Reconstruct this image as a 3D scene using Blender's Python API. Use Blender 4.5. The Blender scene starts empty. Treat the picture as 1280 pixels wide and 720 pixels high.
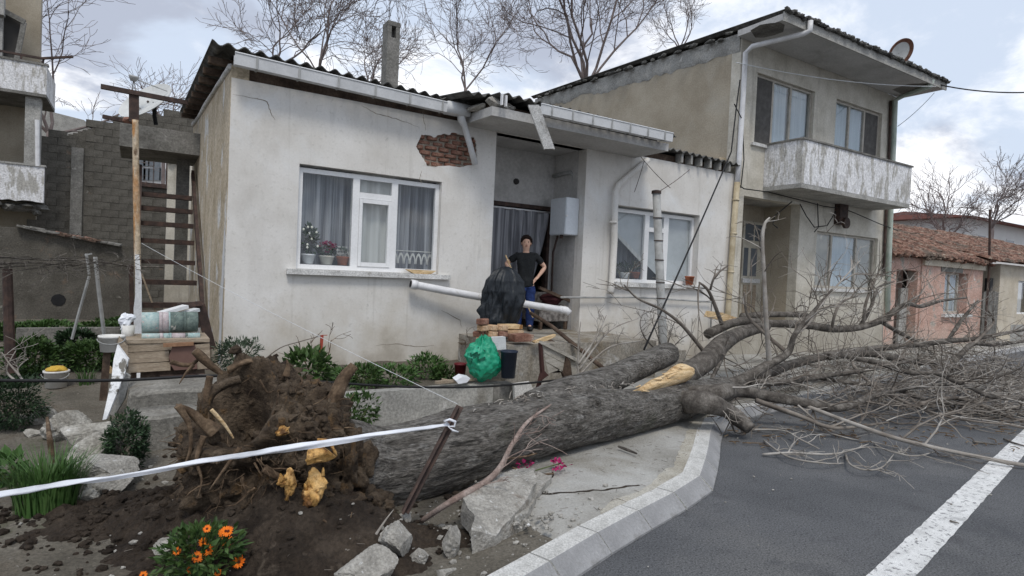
import bpy, bmesh, math, random
from math import sin, cos, pi, radians, sqrt
from mathutils import Vector, Matrix, noise as NZ

scene = bpy.context.scene
COL = scene.collection

# ------------------------------------------------------------------ camera
CAM_H = 1.65
FPX = 750.0                      # focal length in pixels of the 1280 wide photograph
PITCH, ROLL, YAW = radians(-1.41), radians(2.54), radians(32.0)


def ray(u, v):
    """direction through a photograph pixel; world X runs along the house fronts, Y away from the street"""
    a, b = (u - 640) / FPX, -(v - 360) / FPX
    x = a * cos(ROLL) - b * sin(ROLL)
    zu = a * sin(ROLL) + b * cos(ROLL)
    y = cos(PITCH) - zu * sin(PITCH)
    z = sin(PITCH) + zu * cos(PITCH)
    return Vector((x * cos(YAW) + y * sin(YAW), -x * sin(YAW) + y * cos(YAW), z))


EYE = Vector((0, 0, CAM_H))


def P(u, v, X=None, Y=None, Z=None):
    """measured point: where the sight line of a photo pixel meets a known plane of the place"""
    d = ray(u, v)
    if X is not None:
        return EYE + d * (X / d.x)
    if Y is not None:
        return EYE + d * (Y / d.y)
    return EYE + d * ((Z - CAM_H) / d.z)


cam = bpy.data.cameras.new('camera')
cam.sensor_width = 36
cam.lens = FPX / 1280 * 36
cam.clip_end = 2000
camo = bpy.data.objects.new('camera', cam)
COL.objects.link(camo)
fw = ray(640, 360).normalized()
rt = (ray(740, 360) - ray(540, 360)).normalized()
up = rt.cross(fw).normalized()
camo.matrix_world = Matrix(((rt.x, up.x, -fw.x, 0), (rt.y, up.y, -fw.y, 0), (rt.z, up.z, -fw.z, CAM_H), (0, 0, 0, 1)))
scene.camera = camo

# ------------------------------------------------------------------ sky and sun
SUN_EL, SUN_AZ = radians(58), radians(203)      # azimuth measured from +Y towards +X
sd = Vector((sin(SUN_AZ) * cos(SUN_EL), cos(SUN_AZ) * cos(SUN_EL), sin(SUN_EL)))
w = bpy.data.worlds.new('World')
scene.world = w
w.use_nodes = True
nt = w.node_tree
nt.nodes.clear()


def wn(t, **k):
    n = nt.nodes.new(t)
    for a, b in k.items():
        setattr(n, a, b)
    return n


sky = wn('ShaderNodeTexSky', sky_type='NISHITA', sun_disc=False)
sky.sun_elevation, sky.sun_rotation = SUN_EL, SUN_AZ
sky.air_density, sky.dust_density = 1.2, 2.0
tc = wn('ShaderNodeTexCoord')
sep = wn('ShaderNodeSeparateXYZ')
nt.links.new(tc.outputs['Generated'], sep.inputs[0])
addz = wn('ShaderNodeMath', operation='ADD')
mx = wn('ShaderNodeMath', operation='MAXIMUM')
nt.links.new(sep.outputs['Z'], mx.inputs[0]); mx.inputs[1].default_value = 0.0
nt.links.new(mx.outputs[0], addz.inputs[0]); addz.inputs[1].default_value = 0.32
dx, dy = wn('ShaderNodeMath', operation='DIVIDE'), wn('ShaderNodeMath', operation='DIVIDE')
nt.links.new(sep.outputs['X'], dx.inputs[0]); nt.links.new(addz.outputs[0], dx.inputs[1])
nt.links.new(sep.outputs['Y'], dy.inputs[0]); nt.links.new(addz.outputs[0], dy.inputs[1])
cmb = wn('ShaderNodeCombineXYZ')
nt.links.new(dx.outputs[0], cmb.inputs[0]); nt.links.new(dy.outputs[0], cmb.inputs[1])


def cloud(scale, detail, lo, hi, off, rough=.55, dist=.3):
    mp = wn('ShaderNodeMapping')
    mp.inputs['Location'].default_value = off
    mp.inputs['Scale'].default_value = (1, 1.25, 1)
    nt.links.new(cmb.outputs[0], mp.inputs[0])
    n = wn('ShaderNodeTexNoise')
    n.inputs['Scale'].default_value = scale
    n.inputs['Detail'].default_value = detail
    n.inputs['Roughness'].default_value = rough
    n.inputs['Distortion'].default_value = dist
    nt.links.new(mp.outputs[0], n.inputs['Vector'])
    r = wn('ShaderNodeMapRange', interpolation_type='SMOOTHSTEP')
    r.inputs['From Min'].default_value = lo
    r.inputs['From Max'].default_value = hi
    nt.links.new(n.outputs['Fac'], r.inputs['Value'])
    return r.outputs[0]


def mixc(f, a, b):
    m = wn('ShaderNodeMix', data_type='RGBA')
    if isinstance(f, float):
        m.inputs[0].default_value = f
    else:
        nt.links.new(f, m.inputs[0])
    for i, c in ((6, a), (7, b)):
        if isinstance(c, tuple):
            m.inputs[i].default_value = (*c, 1)
        else:
            nt.links.new(c, m.inputs[i])
    return m.outputs[2]


veil = mixc(0.90, sky.outputs[0], (5.6, 6.35, 7.6))                       # thin overcast over the blue
grey = mixc(cloud(1.2, 6, .50, .60, (3.1, 1.7, 0)), veil, (4.0, 4.4, 5.35))   # darker blue grey cloud
white = mixc(cloud(1.9, 8, .47, .66, (.4, 6.2, 2), .6), grey, (9.5, 9.6, 9.9))  # brighter cloud
bg = wn('ShaderNodeBackground')
bg.inputs['Strength'].default_value = 0.112
nt.links.new(white, bg.inputs['Color'])
ow = wn('ShaderNodeOutputWorld')
nt.links.new(bg.outputs[0], ow.inputs[0])

sun = bpy.data.lights.new('sun', 'SUN')
sun.energy = 1.5
sun.angle = radians(15)
sun.color = (1.0, .95, .87)
so = bpy.data.objects.new('sun', sun)
COL.objects.link(so)
so.rotation_euler = sd.to_track_quat('Z', 'Y').to_euler()
so.location = (0, -5, 12)

vs = scene.view_settings
vs.view_transform = 'Standard'
vs.look = 'None'
vs.gamma = 1
vs.exposure = 0.18
vs.use_curve_mapping = False

# ------------------------------------------------------------------ helpers
ORI = {}


class MB:
    def __init__(s):
        s.v, s.f = [], []

    def add(s, vs_, fs):
        o = len(s.v)
        s.v += [tuple(p) for p in vs_]
        s.f += [tuple(i + o for i in f) for f in fs]
        return s

    def quad(s, *p):
        return s.add(p, [tuple(range(len(p)))])

    def box(s, x0, x1, y0, y1, z0, z1):
        return s.add([(x0, y0, z0), (x1, y0, z0), (x1, y1, z0), (x0, y1, z0), (x0, y0, z1), (x1, y0, z1), (x1, y1, z1), (x0, y1, z1)],
                     [(3, 2, 1, 0), (4, 5, 6, 7), (0, 1, 5, 4), (1, 2, 6, 5), (2, 3, 7, 6), (3, 0, 4, 7)])

    def beam(s, a, b, wd, ht, upv=(0, 0, 1)):
        a, b = Vector(a), Vector(b)
        d = (b - a).normalized()
        u = Vector(upv)
        r = d.cross(u)
        if r.length < 1e-4:
            r = d.cross(Vector((1, 0, 0)))
        r.normalize()
        u = r.cross(d)
        r, u = r * wd / 2, u * ht / 2
        q = [a - r - u, a + r - u, a + r + u, a - r + u, b - r - u, b + r - u, b + r + u, b - r + u]
        return s.add(q, [(0, 1, 2, 3), (7, 6, 5, 4), (4, 5, 1, 0), (5, 6, 2, 1), (6, 7, 3, 2), (7, 4, 0, 3)])

    def prism(s, poly, ext):
        n = len(poly)
        poly = [Vector(p) for p in poly]
        ext = Vector(ext)
        s.add(poly + [p + ext for p in poly],
              [tuple(range(n))[::-1], tuple(range(n, 2 * n))] + [(i, (i + 1) % n, n + (i + 1) % n, n + i) for i in range(n)])
        return s

    def tube(s, pts, rad, n=8, cap=True, wob=0.0, seed=0):
        pts = [Vector(p) for p in pts]
        m = len(pts)
        if not hasattr(rad, '__len__'):
            rad = [rad] * m
        o = len(s.v)
        t0 = (pts[1] - pts[0]).normalized()
        ref = Vector((0, 0, 1)) if abs(t0.z) < .9 else Vector((1, 0, 0))
        r = t0.cross(ref).normalized()
        for i in range(m):
            t = (pts[min(i + 1, m - 1)] - pts[max(i - 1, 0)])
            if t.length < 1e-9:
                t = t0
            t.normalize()
            r = (r - t * r.dot(t))
            if r.length < 1e-6:
                r = t.orthogonal()
            r.normalize()
            b = t.cross(r)
            for k in range(n):
                a = 2 * pi * k / n
                d = r * cos(a) + b * sin(a)
                rr = rad[i]
                if wob:
                    rr *= 1 + wob * NZ.noise((pts[i] + d * rr) * (1.1 / max(rad[0], .01)) + Vector((seed, 0, 0)))
                s.v.append(tuple(pts[i] + d * rr))
        for i in range(m - 1):
            for k in range(n):
                a, b_ = o + i * n + k, o + i * n + (k + 1) % n
                s.f.append((a, b_, b_ + n, a + n))
        if cap:
            s.f.append(tuple(o + k for k in range(n))[::-1])
            s.f.append(tuple(o + (m - 1) * n + k for k in range(n)))
        return s

    def lathe(s, prof, c, n=16, ax=None):
        """prof: list of (radius, height) about the axis ax through c"""
        c = Vector(c)
        ax = Vector(ax or (0, 0, 1)).normalized()
        r = ax.orthogonal().normalized()
        b = ax.cross(r)
        o = len(s.v)
        for (rr, h) in prof:
            for k in range(n):
                a = 2 * pi * k / n
                s.v.append(tuple(c + ax * h + (r * cos(a) + b * sin(a)) * rr))
        for i in range(len(prof) - 1):
            for k in range(n):
                a, b_ = o + i * n + k, o + i * n + (k + 1) % n
                s.f.append((a, b_, b_ + n, a + n))
        s.f.append(tuple(o + k for k in range(n))[::-1])
        s.f.append(tuple(o + (len(prof) - 1) * n + k for k in range(n)))
        return s

    def grid(s, fn, nu, nv, keep=None):
        o = len(s.v)
        for j in range(nv + 1):
            for i in range(nu + 1):
                s.v.append(tuple(fn(i / nu, j / nv)))
        for j in range(nv):
            for i in range(nu):
                a = o + j * (nu + 1) + i
                if keep is None or keep(i / nu, j / nv):
                    s.f.append((a, a + 1, a + nu + 2, a + nu + 1))
        return s

    def rock(s, c, rad, seed=0, sub=2, amp=.25, freq=1.3, rot=0, cuts=0, flat=None):
        bm = bmesh.new()
        bmesh.ops.create_icosphere(bm, subdivisions=sub, radius=1)
        rg = random.Random(seed)
        pl = []
        for _ in range(cuts):
            n = Vector((rg.uniform(-1, 1), rg.uniform(-1, 1), rg.uniform(-.6, 1))).normalized()
            pl.append((n, rg.uniform(.5, .78)))
        off = Vector((seed * 3.17, seed * 1.3, 0))
        R = Matrix.Rotation(rot, 3, 'Z')
        vv = []
        for v in bm.verts:
            p = v.co.copy()
            p *= 1 + amp * NZ.noise(p * freq + off) + amp * .4 * NZ.noise(p * freq * 2.7 + off) + amp * .2 * NZ.noise(p * freq * 6 + off)
            det = (.022 * NZ.noise(p * 9 + off) + .016 * NZ.noise(p * 19 + off) + .012 * NZ.noise(p * 37 + off)) if sub > 3 else 0
            for n, d in pl:
                e = p.dot(n) - d
                if e > 0:
                    p -= n * e * .93
            p *= 1 + det * 1.6
            p = R @ Vector((p.x * rad[0], p.y * rad[1], p.z * rad[2]))
            vv.append(p + Vector(c))
        s.add(vv, [tuple(x.index for x in f.verts) for f in bm.faces])
        bm.free()
        return s

    def leaf(s, c, d, nrm, ln, wd):
        c, d = Vector(c), Vector(d)
        sd_ = d.cross(nrm)
        if sd_.length < 1e-5:
            sd_ = d.orthogonal()
        sd_ = sd_.normalized() * wd / 2
        d = d * ln
        dn = Vector(nrm) * ln * .12
        return s.add([c, c + d * .45 + sd_, c + d - dn, c + d * .45 - sd_], [(0, 1, 2, 3)])


def props(o, label=None, cat=None, group=None, kind=None):
    if label:
        o['label'] = label
    if cat:
        o['category'] = cat
    if group:
        o['group'] = group
    if kind:
        o['kind'] = kind
    return o


def thing(name, label, cat, loc=(0, 0, 0), group=None, kind=None):
    o = bpy.data.objects.new(name, None)
    o.empty_display_size = .1
    COL.objects.link(o)
    o.location = loc
    ORI[o.name] = Vector(loc)
    return props(o, label, cat, group, kind)


def mesh_of(name, mb, m, org, smooth):
    me = bpy.data.meshes.new(name)
    ox, oy, oz = org
    me.from_pydata([(x - ox, y - oy, z - oz) for x, y, z in mb.v], [], mb.f)
    if m is not None:
        me.materials.append(m)
    if smooth:
        me.polygons.foreach_set('use_smooth', [True] * len(me.polygons))
    me.update()
    return me


def part(name, mb, m, parent, smooth=False, label=None, kind=None):
    org = ORI[parent.name]
    me = mesh_of(name, mb, m, org, smooth)
    o = bpy.data.objects.new(name, me)
    COL.objects.link(o)
    o.parent = parent
    ORI[o.name] = org.copy()
    if label:
        o['label'] = label
    if kind:
        o['kind'] = kind
    return o


def pieces(name, mb, m, parent, smooth=False, label=None):
    """link every loose piece of mb as a part of its own"""
    par = list(range(len(mb.v)))

    def find(i):
        while par[i] != i:
            par[i] = par[par[i]]
            i = par[i]
        return i
    for f in mb.f:
        a = find(f[0])
        for i in f[1:]:
            par[find(i)] = a
    isl = {}
    for f in mb.f:
        isl.setdefault(find(f[0]), []).append(f)
    out = []
    for fs in isl.values():
        ids = sorted({i for f in fs for i in f})
        ix = {i: k for k, i in enumerate(ids)}
        p = MB()
        p.v = [mb.v[i] for i in ids]
        p.f = [tuple(ix[i] for i in f) for f in fs]
        out.append(part(name, p, m, parent, smooth, label))
    return out


def inst(name, me, parent, loc, rot=(0, 0, 0), scl=(1, 1, 1)):
    """one more piece sharing mesh data; loc is a world point"""
    o = bpy.data.objects.new(name, me)
    COL.objects.link(o)
    if parent is not None:
        o.parent = parent
        o.location = Vector(loc) - ORI[parent.name]
    else:
        o.location = loc
    o.rotation_euler = rot
    o.scale = scl
    return o


def solo(name, mb, m, label=None, cat=None, loc=(0, 0, 0), group=None, kind=None, smooth=False):
    me = mesh_of(name, mb, m, loc, smooth)
    o = bpy.data.objects.new(name, me)
    COL.objects.link(o)
    o.location = loc
    ORI[o.name] = Vector(loc)
    return props(o, label, cat, group, kind)


# ------------------------------------------------------------------ materials
def mat(name, cols, scale=4.0, detail=6, rough=.85, bump=.25, bscale=30.0, patches=(), spec=.25, metal=0.0,
        stretch=(1, 1, 1), bstretch=None, lo=.33, hi=.67, bdist=.02, fine=None):
    """cols: colours blended by noise; patches: (colour, scale, lo, hi, stretch) shapes of other colour over it,
    or ('z', colour, z0, z1) dirt up to a height with an uneven edge"""
    m = bpy.data.materials.new(name)
    m.use_nodes = True
    t = m.node_tree
    t.nodes.clear()
    N = t.nodes.new
    L = t.links.new
    tc = N('ShaderNodeTexCoord')

    def mapped(st):
        mp = N('ShaderNodeMapping')
        mp.inputs['Scale'].default_value = st
        L(tc.outputs['Object'], mp.inputs[0])
        return mp.outputs[0]

    def nz(sc, de, st=(1, 1, 1), ro=.6, dis=0.0):
        n = N('ShaderNodeTexNoise')
        n.inputs['Scale'].default_value = sc
        n.inputs['Detail'].default_value = de
        n.inputs['Roughness'].default_value = ro
        n.inputs['Distortion'].default_value = dis
        L(mapped(st), n.inputs['Vector'])
        return n.outputs['Fac']

    r = N('ShaderNodeValToRGB')
    el = r.color_ramp.elements
    while len(el) < len(cols):
        el.new(.5)
    for i, c in enumerate(cols):
        el[i].position = lo + (hi - lo) * i / max(1, len(cols) - 1)
        el[i].color = (*c, 1)
    L(nz(scale, detail, stretch), r.inputs[0])
    c = r.outputs[0]

    def mix(fac, a, b):
        q = N('ShaderNodeMix')
        q.data_type = 'RGBA'
        L(fac, q.inputs[0])
        L(a, q.inputs[6])
        if isinstance(b, tuple):
            q.inputs[7].default_value = (*b, 1)
        else:
            L(b, q.inputs[7])
        return q.outputs[2]

    for p in patches:
        if p[0] == 'z':
            sp = N('ShaderNodeSeparateXYZ')
            L(tc.outputs['Object'], sp.inputs[0])
            ma = N('ShaderNodeMath')
            ma.operation = 'MULTIPLY_ADD'
            L(nz(2.2, 7), ma.inputs[0])
            ma.inputs[1].default_value = -(abs(p[3] - p[2]) * 2.2)
            L(sp.outputs['Z'], ma.inputs[2])
            mr = N('ShaderNodeMapRange')
            mr.inputs['From Min'].default_value = p[2] - abs(p[3] - p[2]) * 1.1
            mr.inputs['From Max'].default_value = p[3] - abs(p[3] - p[2]) * 1.1
            mr.inputs['To Min'].default_value = p[4] if len(p) > 4 else 1.0
            mr.inputs['To Max'].default_value = 0.0
            L(ma.outputs[0], mr.inputs['Value'])
            c = mix(mr.outputs[0], c, p[1])
        else:
            mr = N('ShaderNodeMapRange')
            mr.inputs['From Min'].default_value = p[2]
            mr.inputs['From Max'].default_value = p[3]
            if len(p) > 5:
                mr.inputs['To Max'].default_value = p[5]
            L(nz(p[1], 7, p[4] if len(p) > 4 else (1, 1, 1), .62, .4), mr.inputs['Value'])
            c = mix(mr.outputs[0], c, p[0])
    if fine is None:
        fine = (bscale * 1.3, .06 if bump < .15 else .14 if bump < .38 else .34) if bump else None
    if fine:      # grain: small lighter and darker specks
        mr = N('ShaderNodeMapRange')
        mr.inputs['From Min'].default_value = .32
        mr.inputs['From Max'].default_value = .68
        mr.inputs['To Min'].default_value = 1 - fine[1]
        mr.inputs['To Max'].default_value = 1 + fine[1]
        L(nz(fine[0], 5, bstretch or (1, 1, 1), .7), mr.inputs['Value'])
        q = N('ShaderNodeMix')
        q.data_type = 'RGBA'
        q.blend_type = 'MULTIPLY'
        q.inputs[0].default_value = 1
        L(c, q.inputs[6])
        L(mr.outputs[0], q.inputs[7])
        c = q.outputs[2]
    b = N('ShaderNodeBsdfPrincipled')
    L(c, b.inputs['Base Color'])
    b.inputs['Roughness'].default_value = rough
    b.inputs['Metallic'].default_value = metal
    b.inputs['Specular IOR Level'].default_value = spec
    if bump:
        bp = N('ShaderNodeBump')
        bp.inputs['Strength'].default_value = bump
        bp.inputs['Distance'].default_value = bdist
        L(nz(bscale, 8, bstretch or (1, 1, 1), .65), bp.inputs['Height'])
        L(bp.outputs[0], b.inputs['Normal'])
    o = N('ShaderNodeOutputMaterial')
    L(b.outputs[0], o.inputs[0])
    return m


def glass_mat(name, tint=(.95, .965, .97), refl=.6):
    m = bpy.data.materials.new(name)
    m.use_nodes = True
    t = m.node_tree
    t.nodes.clear()
    N, L = t.nodes.new, t.links.new
    tr, gl = N('ShaderNodeBsdfTransparent'), N('ShaderNodeBsdfGlossy')
    tr.inputs[0].default_value = (*tint, 1)
    gl.inputs['Roughness'].default_value = .03
    fr = N('ShaderNodeFresnel')
    fr.inputs['IOR'].default_value = 1.55
    mu = N('ShaderNodeMath')
    mu.operation = 'MULTIPLY_ADD'
    mu.inputs[1].default_value = 1.2
    mu.inputs[2].default_value = .04 * refl
    L(fr.outputs[0], mu.inputs[0])
    ge = N('ShaderNodeNewGeometry')      # only the outer face of a pane mirrors
    iv = N('ShaderNodeMath')
    iv.operation = 'SUBTRACT'
    iv.inputs[0].default_value = 1
    L(ge.outputs['Backfacing'], iv.inputs[1])
    m2 = N('ShaderNodeMath')
    m2.operation = 'MULTIPLY'
    L(mu.outputs[0], m2.inputs[0])
    L(iv.outputs[0], m2.inputs[1])
    mx_ = N('ShaderNodeMixShader')
    L(m2.outputs[0], mx_.inputs[0])
    L(tr.outputs[0], mx_.inputs[1])
    L(gl.outputs[0], mx_.inputs[2])
    o = N('ShaderNodeOutputMaterial')
    L(mx_.outputs[0], o.inputs[0])
    return m


def g3(v, t=0):      # grey with a slight warm (+) or cool (-) tint
    return (v * (1 + t), v, v * (1 - t))


def leafmat(name, a, b, c=None):
    return mat(name, [a, b, c or b], scale=14, detail=3, rough=.55, bump=0, spec=.35, lo=.3, hi=.7)


M = {}
M['plaster'] = mat('white_plaster', [(.61, .585, .545), (.68, .66, .625), (.73, .713, .685)], 1.3, 8, .9, .22, 9,
                   [((.50, .475, .44), 1.3, .54, .80, (1, 1, .6), .7), ((.44, .43, .41), 3.2, .62, .76, (1.6, 1.6, .3), .45), ((.36, .35, .33), 9, .66, .71, (1, 1, 1), .5), ((.40, .375, .335), 2.0, .58, .74, (5, 5, .13), .5), ((.52, .50, .46), 18, .56, .64, (1, 1, 1), .4),
                    ((.73, .73, .72), .9, .56, .70), ('z', (.47, .42, .34), .25, 1.15, .8), ('z', (.24, .22, .195), -.15, .55, .85)], bdist=.012, fine=(34, .045))
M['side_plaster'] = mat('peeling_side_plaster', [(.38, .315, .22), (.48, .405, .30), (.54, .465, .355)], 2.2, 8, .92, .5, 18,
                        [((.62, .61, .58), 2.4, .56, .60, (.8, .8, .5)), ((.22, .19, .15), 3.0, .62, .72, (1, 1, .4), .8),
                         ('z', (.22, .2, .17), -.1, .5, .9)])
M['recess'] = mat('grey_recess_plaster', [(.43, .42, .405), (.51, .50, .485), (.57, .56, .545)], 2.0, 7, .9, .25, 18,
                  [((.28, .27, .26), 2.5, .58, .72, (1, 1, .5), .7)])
M['landing'] = mat('stained_landing_concrete', [(.20, .18, .15), (.285, .262, .225), (.36, .34, .305)], 2.6, 9, .94, .6, 26, [((.17, .135, .09), 2.0, .52, .66, (1.4, 1.4, .5), .85), ((.45, .44, .42), 4, .62, .7)])
M['concrete'] = mat('concrete', [(.26, .255, .24), (.34, .335, .315), (.42, .41, .385)], 3.0, 8, .93, .5, 24,
                    [((.18, .165, .14), 2.0, .58, .74, (1, 1, 1), .8), ((.5, .49, .47), 5, .64, .7)])
M['dark_concrete'] = mat('old_dark_concrete', [(.12, .115, .105), (.18, .175, .16), (.24, .23, .215)], 3.0, 8, .95, .55, 22,
                         [((.30, .29, .27), 4, .62, .7)])
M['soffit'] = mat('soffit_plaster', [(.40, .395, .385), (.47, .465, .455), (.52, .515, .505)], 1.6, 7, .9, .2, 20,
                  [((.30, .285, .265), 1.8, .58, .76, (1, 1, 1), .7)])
M['h2_front'] = mat('stained_cream_plaster', [(.44, .41, .345), (.56, .53, .46), (.64, .61, .545)], 1.8, 8, .9, .35, 18,
                    [((.30, .275, .235), 2.2, .56, .74, (2.2, 2.2, .3), .75), ((.24, .225, .2), 1.2, .62, .76, (1, 1, 1), .6),
                     ('z', (.33, .30, .25), .4, 1.5, .7)])
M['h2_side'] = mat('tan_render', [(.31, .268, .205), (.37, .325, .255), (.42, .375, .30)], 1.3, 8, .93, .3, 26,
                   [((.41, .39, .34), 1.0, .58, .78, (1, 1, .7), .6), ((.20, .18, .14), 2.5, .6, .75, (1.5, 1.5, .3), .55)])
M['balcony'] = mat('peeling_balcony_paint', [(.62, .615, .62), (.70, .70, .71), (.74, .74, .75)], 3, 7, .85, .5, 20,
                   [((.34, .325, .29), 3.6, .51, .58, (1.5, 1.5, .45), .85), ((.44, .425, .39), 8, .54, .62, (2.0, 2.0, .4), .75),
                    ((.22, .20, .17), 2.6, .62, .70, (2, 2, .4), .6)])
M['gutter'] = mat('grey_white_gutter_pvc', [(.52, .53, .54), (.60, .61, .62), (.66, .67, .68)], 3, 6, .45, .05, 30,
                  [((.35, .33, .3), 4, .62, .76, (2, 2, .6), .6)], spec=.4)
M['roof_sheet'] = mat('weathered_fibre_sheet', [(.055, .054, .052), (.10, .098, .092), (.16, .155, .145)], 5, 7, .95, .4, 40,
                      [((.20, .20, .17), 7, .6, .68)])
M['upvc'] = mat('white_upvc', [(.74, .745, .75), (.79, .795, .80), (.81, .815, .82)], 4, 4, .35, .03, 30, [((.6, .58, .55), 6, .64, .78, (1, 1, 1), .5)], spec=.5)
M['sill'] = mat('old_white_sill', [(.48, .475, .46), (.62, .615, .60), (.68, .675, .66)], 6, 8, .8, .4, 40, [((.28, .26, .23), 7, .58, .68, (1, 1, 1), .8)])
M['curtain'] = mat('net_curtain', [(.13, .134, .15), (.24, .245, .265), (.42, .425, .45)], 7, 3, .9, 0, stretch=(2.2, 1, .05), lo=.38, hi=.62)  # upright streaks paint light and shade of the folds, in all three curtains
M['curtain_white'] = mat('white_curtain', [(.46, .455, .43), (.56, .555, .53), (.64, .635, .61)], 7, 3, .9, 0, stretch=(2, 1, .05))
M['curtain_blue'] = mat('pale_blue_curtain', [(.42, .49, .54), (.50, .57, .62), (.56, .63, .68)], 7, 3, .8, 0, stretch=(2, 1, .05))
M['blind'] = mat('grey_blind', [(.46, .475, .48), (.52, .535, .54), (.56, .575, .58)], 3, 4, .8, 0)
M['blind_tan'] = mat('tan_blind', [(.33, .31, .27), (.39, .37, .325), (.44, .42, .37)], 3, 4, .8, 0)
M['screen'] = mat('dark_insect_screen', [(.075, .072, .068), (.095, .09, .085), (.12, .115, .11)], 8, 4, .8, .1, 200)
M['room'] = mat('dark_room', [(.05, .048, .046), (.07, .066, .062)], 2, 3, .9, 0)  # coloured dark to stand for unlit interiors
M['glass'] = glass_mat('window_glass')
M['brick'] = mat('old_red_brick', [(.13, .062, .045), (.21, .105, .075), (.30, .175, .13)], 7, 7, .93, .6, 40, [((.42, .36, .3), 6, .6, .7, (1, 1, 1), .6), ((.07, .05, .04), 4, .62, .72, (1, 1, 1), .7)])
M['mortar'] = mat('crumbling_mortar', [(.20, .165, .13), (.30, .26, .21), (.36, .32, .27)], 12, 7, .95, .7, 50)
M['wood'] = mat('weathered_wood', [(.24, .19, .14), (.34, .275, .205), (.42, .35, .27)], 5, 8, .85, .4, 20, [((.12, .09, .06), 6, .6, .72, (1, 1, 1), .6)],
                stretch=(1, 6, 6), bstretch=(1, 9, 9))
M['wood_v'] = mat('raw_yellow_wood', [(.44, .29, .14), (.66, .48, .27), (.78, .62, .40)], 9, 8, .8, .6, 26, [((.28, .14, .05), 6, .57, .68)], stretch=(.5, 4, 4), bstretch=(.6, 7, 7))
M['wood_dark'] = mat('dark_brown_wood', [(.045, .030, .022), (.085, .058, .042), (.13, .095, .07)], 6, 7, .8, .4, 24)
M['orange_wood'] = mat('torn_orange_root_wood', [(.30, .15, .045), (.54, .31, .10), (.70, .47, .21)], 9, 7, .6, .5, 30, [((.10, .05, .02), 6, .56, .63), ((.22, .10, .03), 16, .54, .63, (1, 1, .3), .8)], lo=.3, hi=.66)
M['steel_dark'] = mat('rusty_dark_steel', [(.035, .024, .021), (.06, .04, .034), (.10, .06, .046)], 10, 7, .7, .25, 60, spec=.3)
M['sand'] = mat('washed_sand', [(.31, .285, .235), (.39, .365, .31), (.46, .44, .39)], 5, 8, .95, .6, 60)
M['black'] = mat('black_rubber', [(.012, .012, .013), (.02, .02, .021)], 10, 3, .6, .05, 50)
M['white_paint'] = mat('flaking_white_paint', [(.62, .63, .64), (.72, .73, .74), (.76, .77, .78)], 6, 6, .7, .3, 30, [((.16, .15, .13), 5, .57, .61, (1, 1, .6))])
M['pvc'] = mat('white_pvc_pipe', [(.60, .60, .61), (.70, .70, .71), (.74, .74, .75)], 5, 5, .4, .03, 30, [((.42, .39, .34), 6, .6, .75, (1, 1, 1), .6)], spec=.5)
M['yellow_pipe'] = mat('yellowed_pipe', [(.37, .305, .20), (.46, .39, .27), (.56, .50, .37)], 5, 6, .5, .05, 30, [((.2, .14, .07), 6, .6, .7, (1, 1, .4), .7)])
M['grey_metal'] = mat('grey_painted_metal', [(.27, .275, .27), (.35, .355, .35), (.42, .425, .42)], 7, 6, .6, .1, 40, [((.16, .11, .08), 8, .62, .7, (1, 1, .4), .7)])
M['boiler'] = mat('boiler_white_enamel', [(.60, .64, .68), (.66, .70, .74), (.70, .74, .78)], 2, 4, .35, .02, 20, spec=.5)
M['terracotta'] = mat('terracotta_pot', [(.24, .075, .04), (.34, .115, .06), (.40, .15, .085)], 9, 5, .75, .1, 40)
M['white_pot'] = mat('white_plastic_pot', [(.60, .61, .62), (.68, .69, .7), (.72, .73, .74)], 6, 4, .5, .05, 40)
M['asphalt'] = mat('asphalt', [(.090, .093, .099), (.114, .117, .123), (.140, .142, .147)], .9, 9, .88, .9, 150,
                   [((.165, .163, .16), .35, .47, .66, (1, 1, 1), .75), ((.066, .07, .078), 1.4, .58, .7, (1, 1, 1), .6),
                    ((.27, .27, .27), 55, .65, .70, (1, 1, 1), .6), ((.025, .027, .03), 60, .57, .65, (1, 1, 1), .8), ((.075, .075, .08), 3.5, .57, .66, (1, 1, 1), .5)], bdist=.012, fine=(90, .6))
M['line'] = mat('worn_road_paint', [(.55, .55, .54), (.68, .68, .67), (.74, .74, .73)], 8, 8, .8, .5, 150, [((.16, .16, .165), 26, .56, .62, (1, 1, 1), .85), ((.3, .3, .3), 5, .54, .68, (1, 1, 1), .6)])
M['kerb_top'] = mat('kerb_concrete', [(.42, .415, .395), (.52, .515, .495), (.58, .575, .555)], 5, 8, .9, .4, 70, [((.26, .24, .20), 5, .55, .68, (1, 1, 1), .7), ((.16, .14, .11), 18, .62, .69, (1, 1, 1), .7)])
M['kerb_face'] = mat('kerb_face_concrete', [(.225, .225, .228), (.275, .275, .278), (.315, .315, .318)], 4, 7, .9, .35, 60, [((.15, .145, .135), 4, .54, .68, (1, 1, 1), .75), ((.40, .40, .40), 12, .63, .69, (1, 1, 1), .5)])
M['pavement'] = mat('cracked_concrete_pavement', [(.25, .24, .215), (.33, .32, .295), (.41, .405, .385)], 1.6, 9, .95, .8, 45,
                    [((.20, .18, .14), 1.1, .52, .7, (1, 1, 1), .75), ((.50, .50, .49), 30, .65, .70, (1, 1, 1), .4), ((.15, .14, .12), 22, .66, .72, (1, 1, 1), .4), ((.40, .36, .28), .8, .56, .68, (1, 1, 1), .5)], bdist=.015, fine=(60, .16))
M['yard'] = mat('trodden_yard_dirt', [(.088, .078, .062), (.135, .121, .098), (.185, .168, .141)], 1.5, 9, .96, .8, 40,
                [((.11, .085, .06), 1.3, .54, .68, (1, 1, 1), .85), ((.36, .34, .31), 38, .665, .70), ((.07, .08, .035), 2.2, .60, .70, (1, 1, 1), .6)], bdist=.03)
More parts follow.
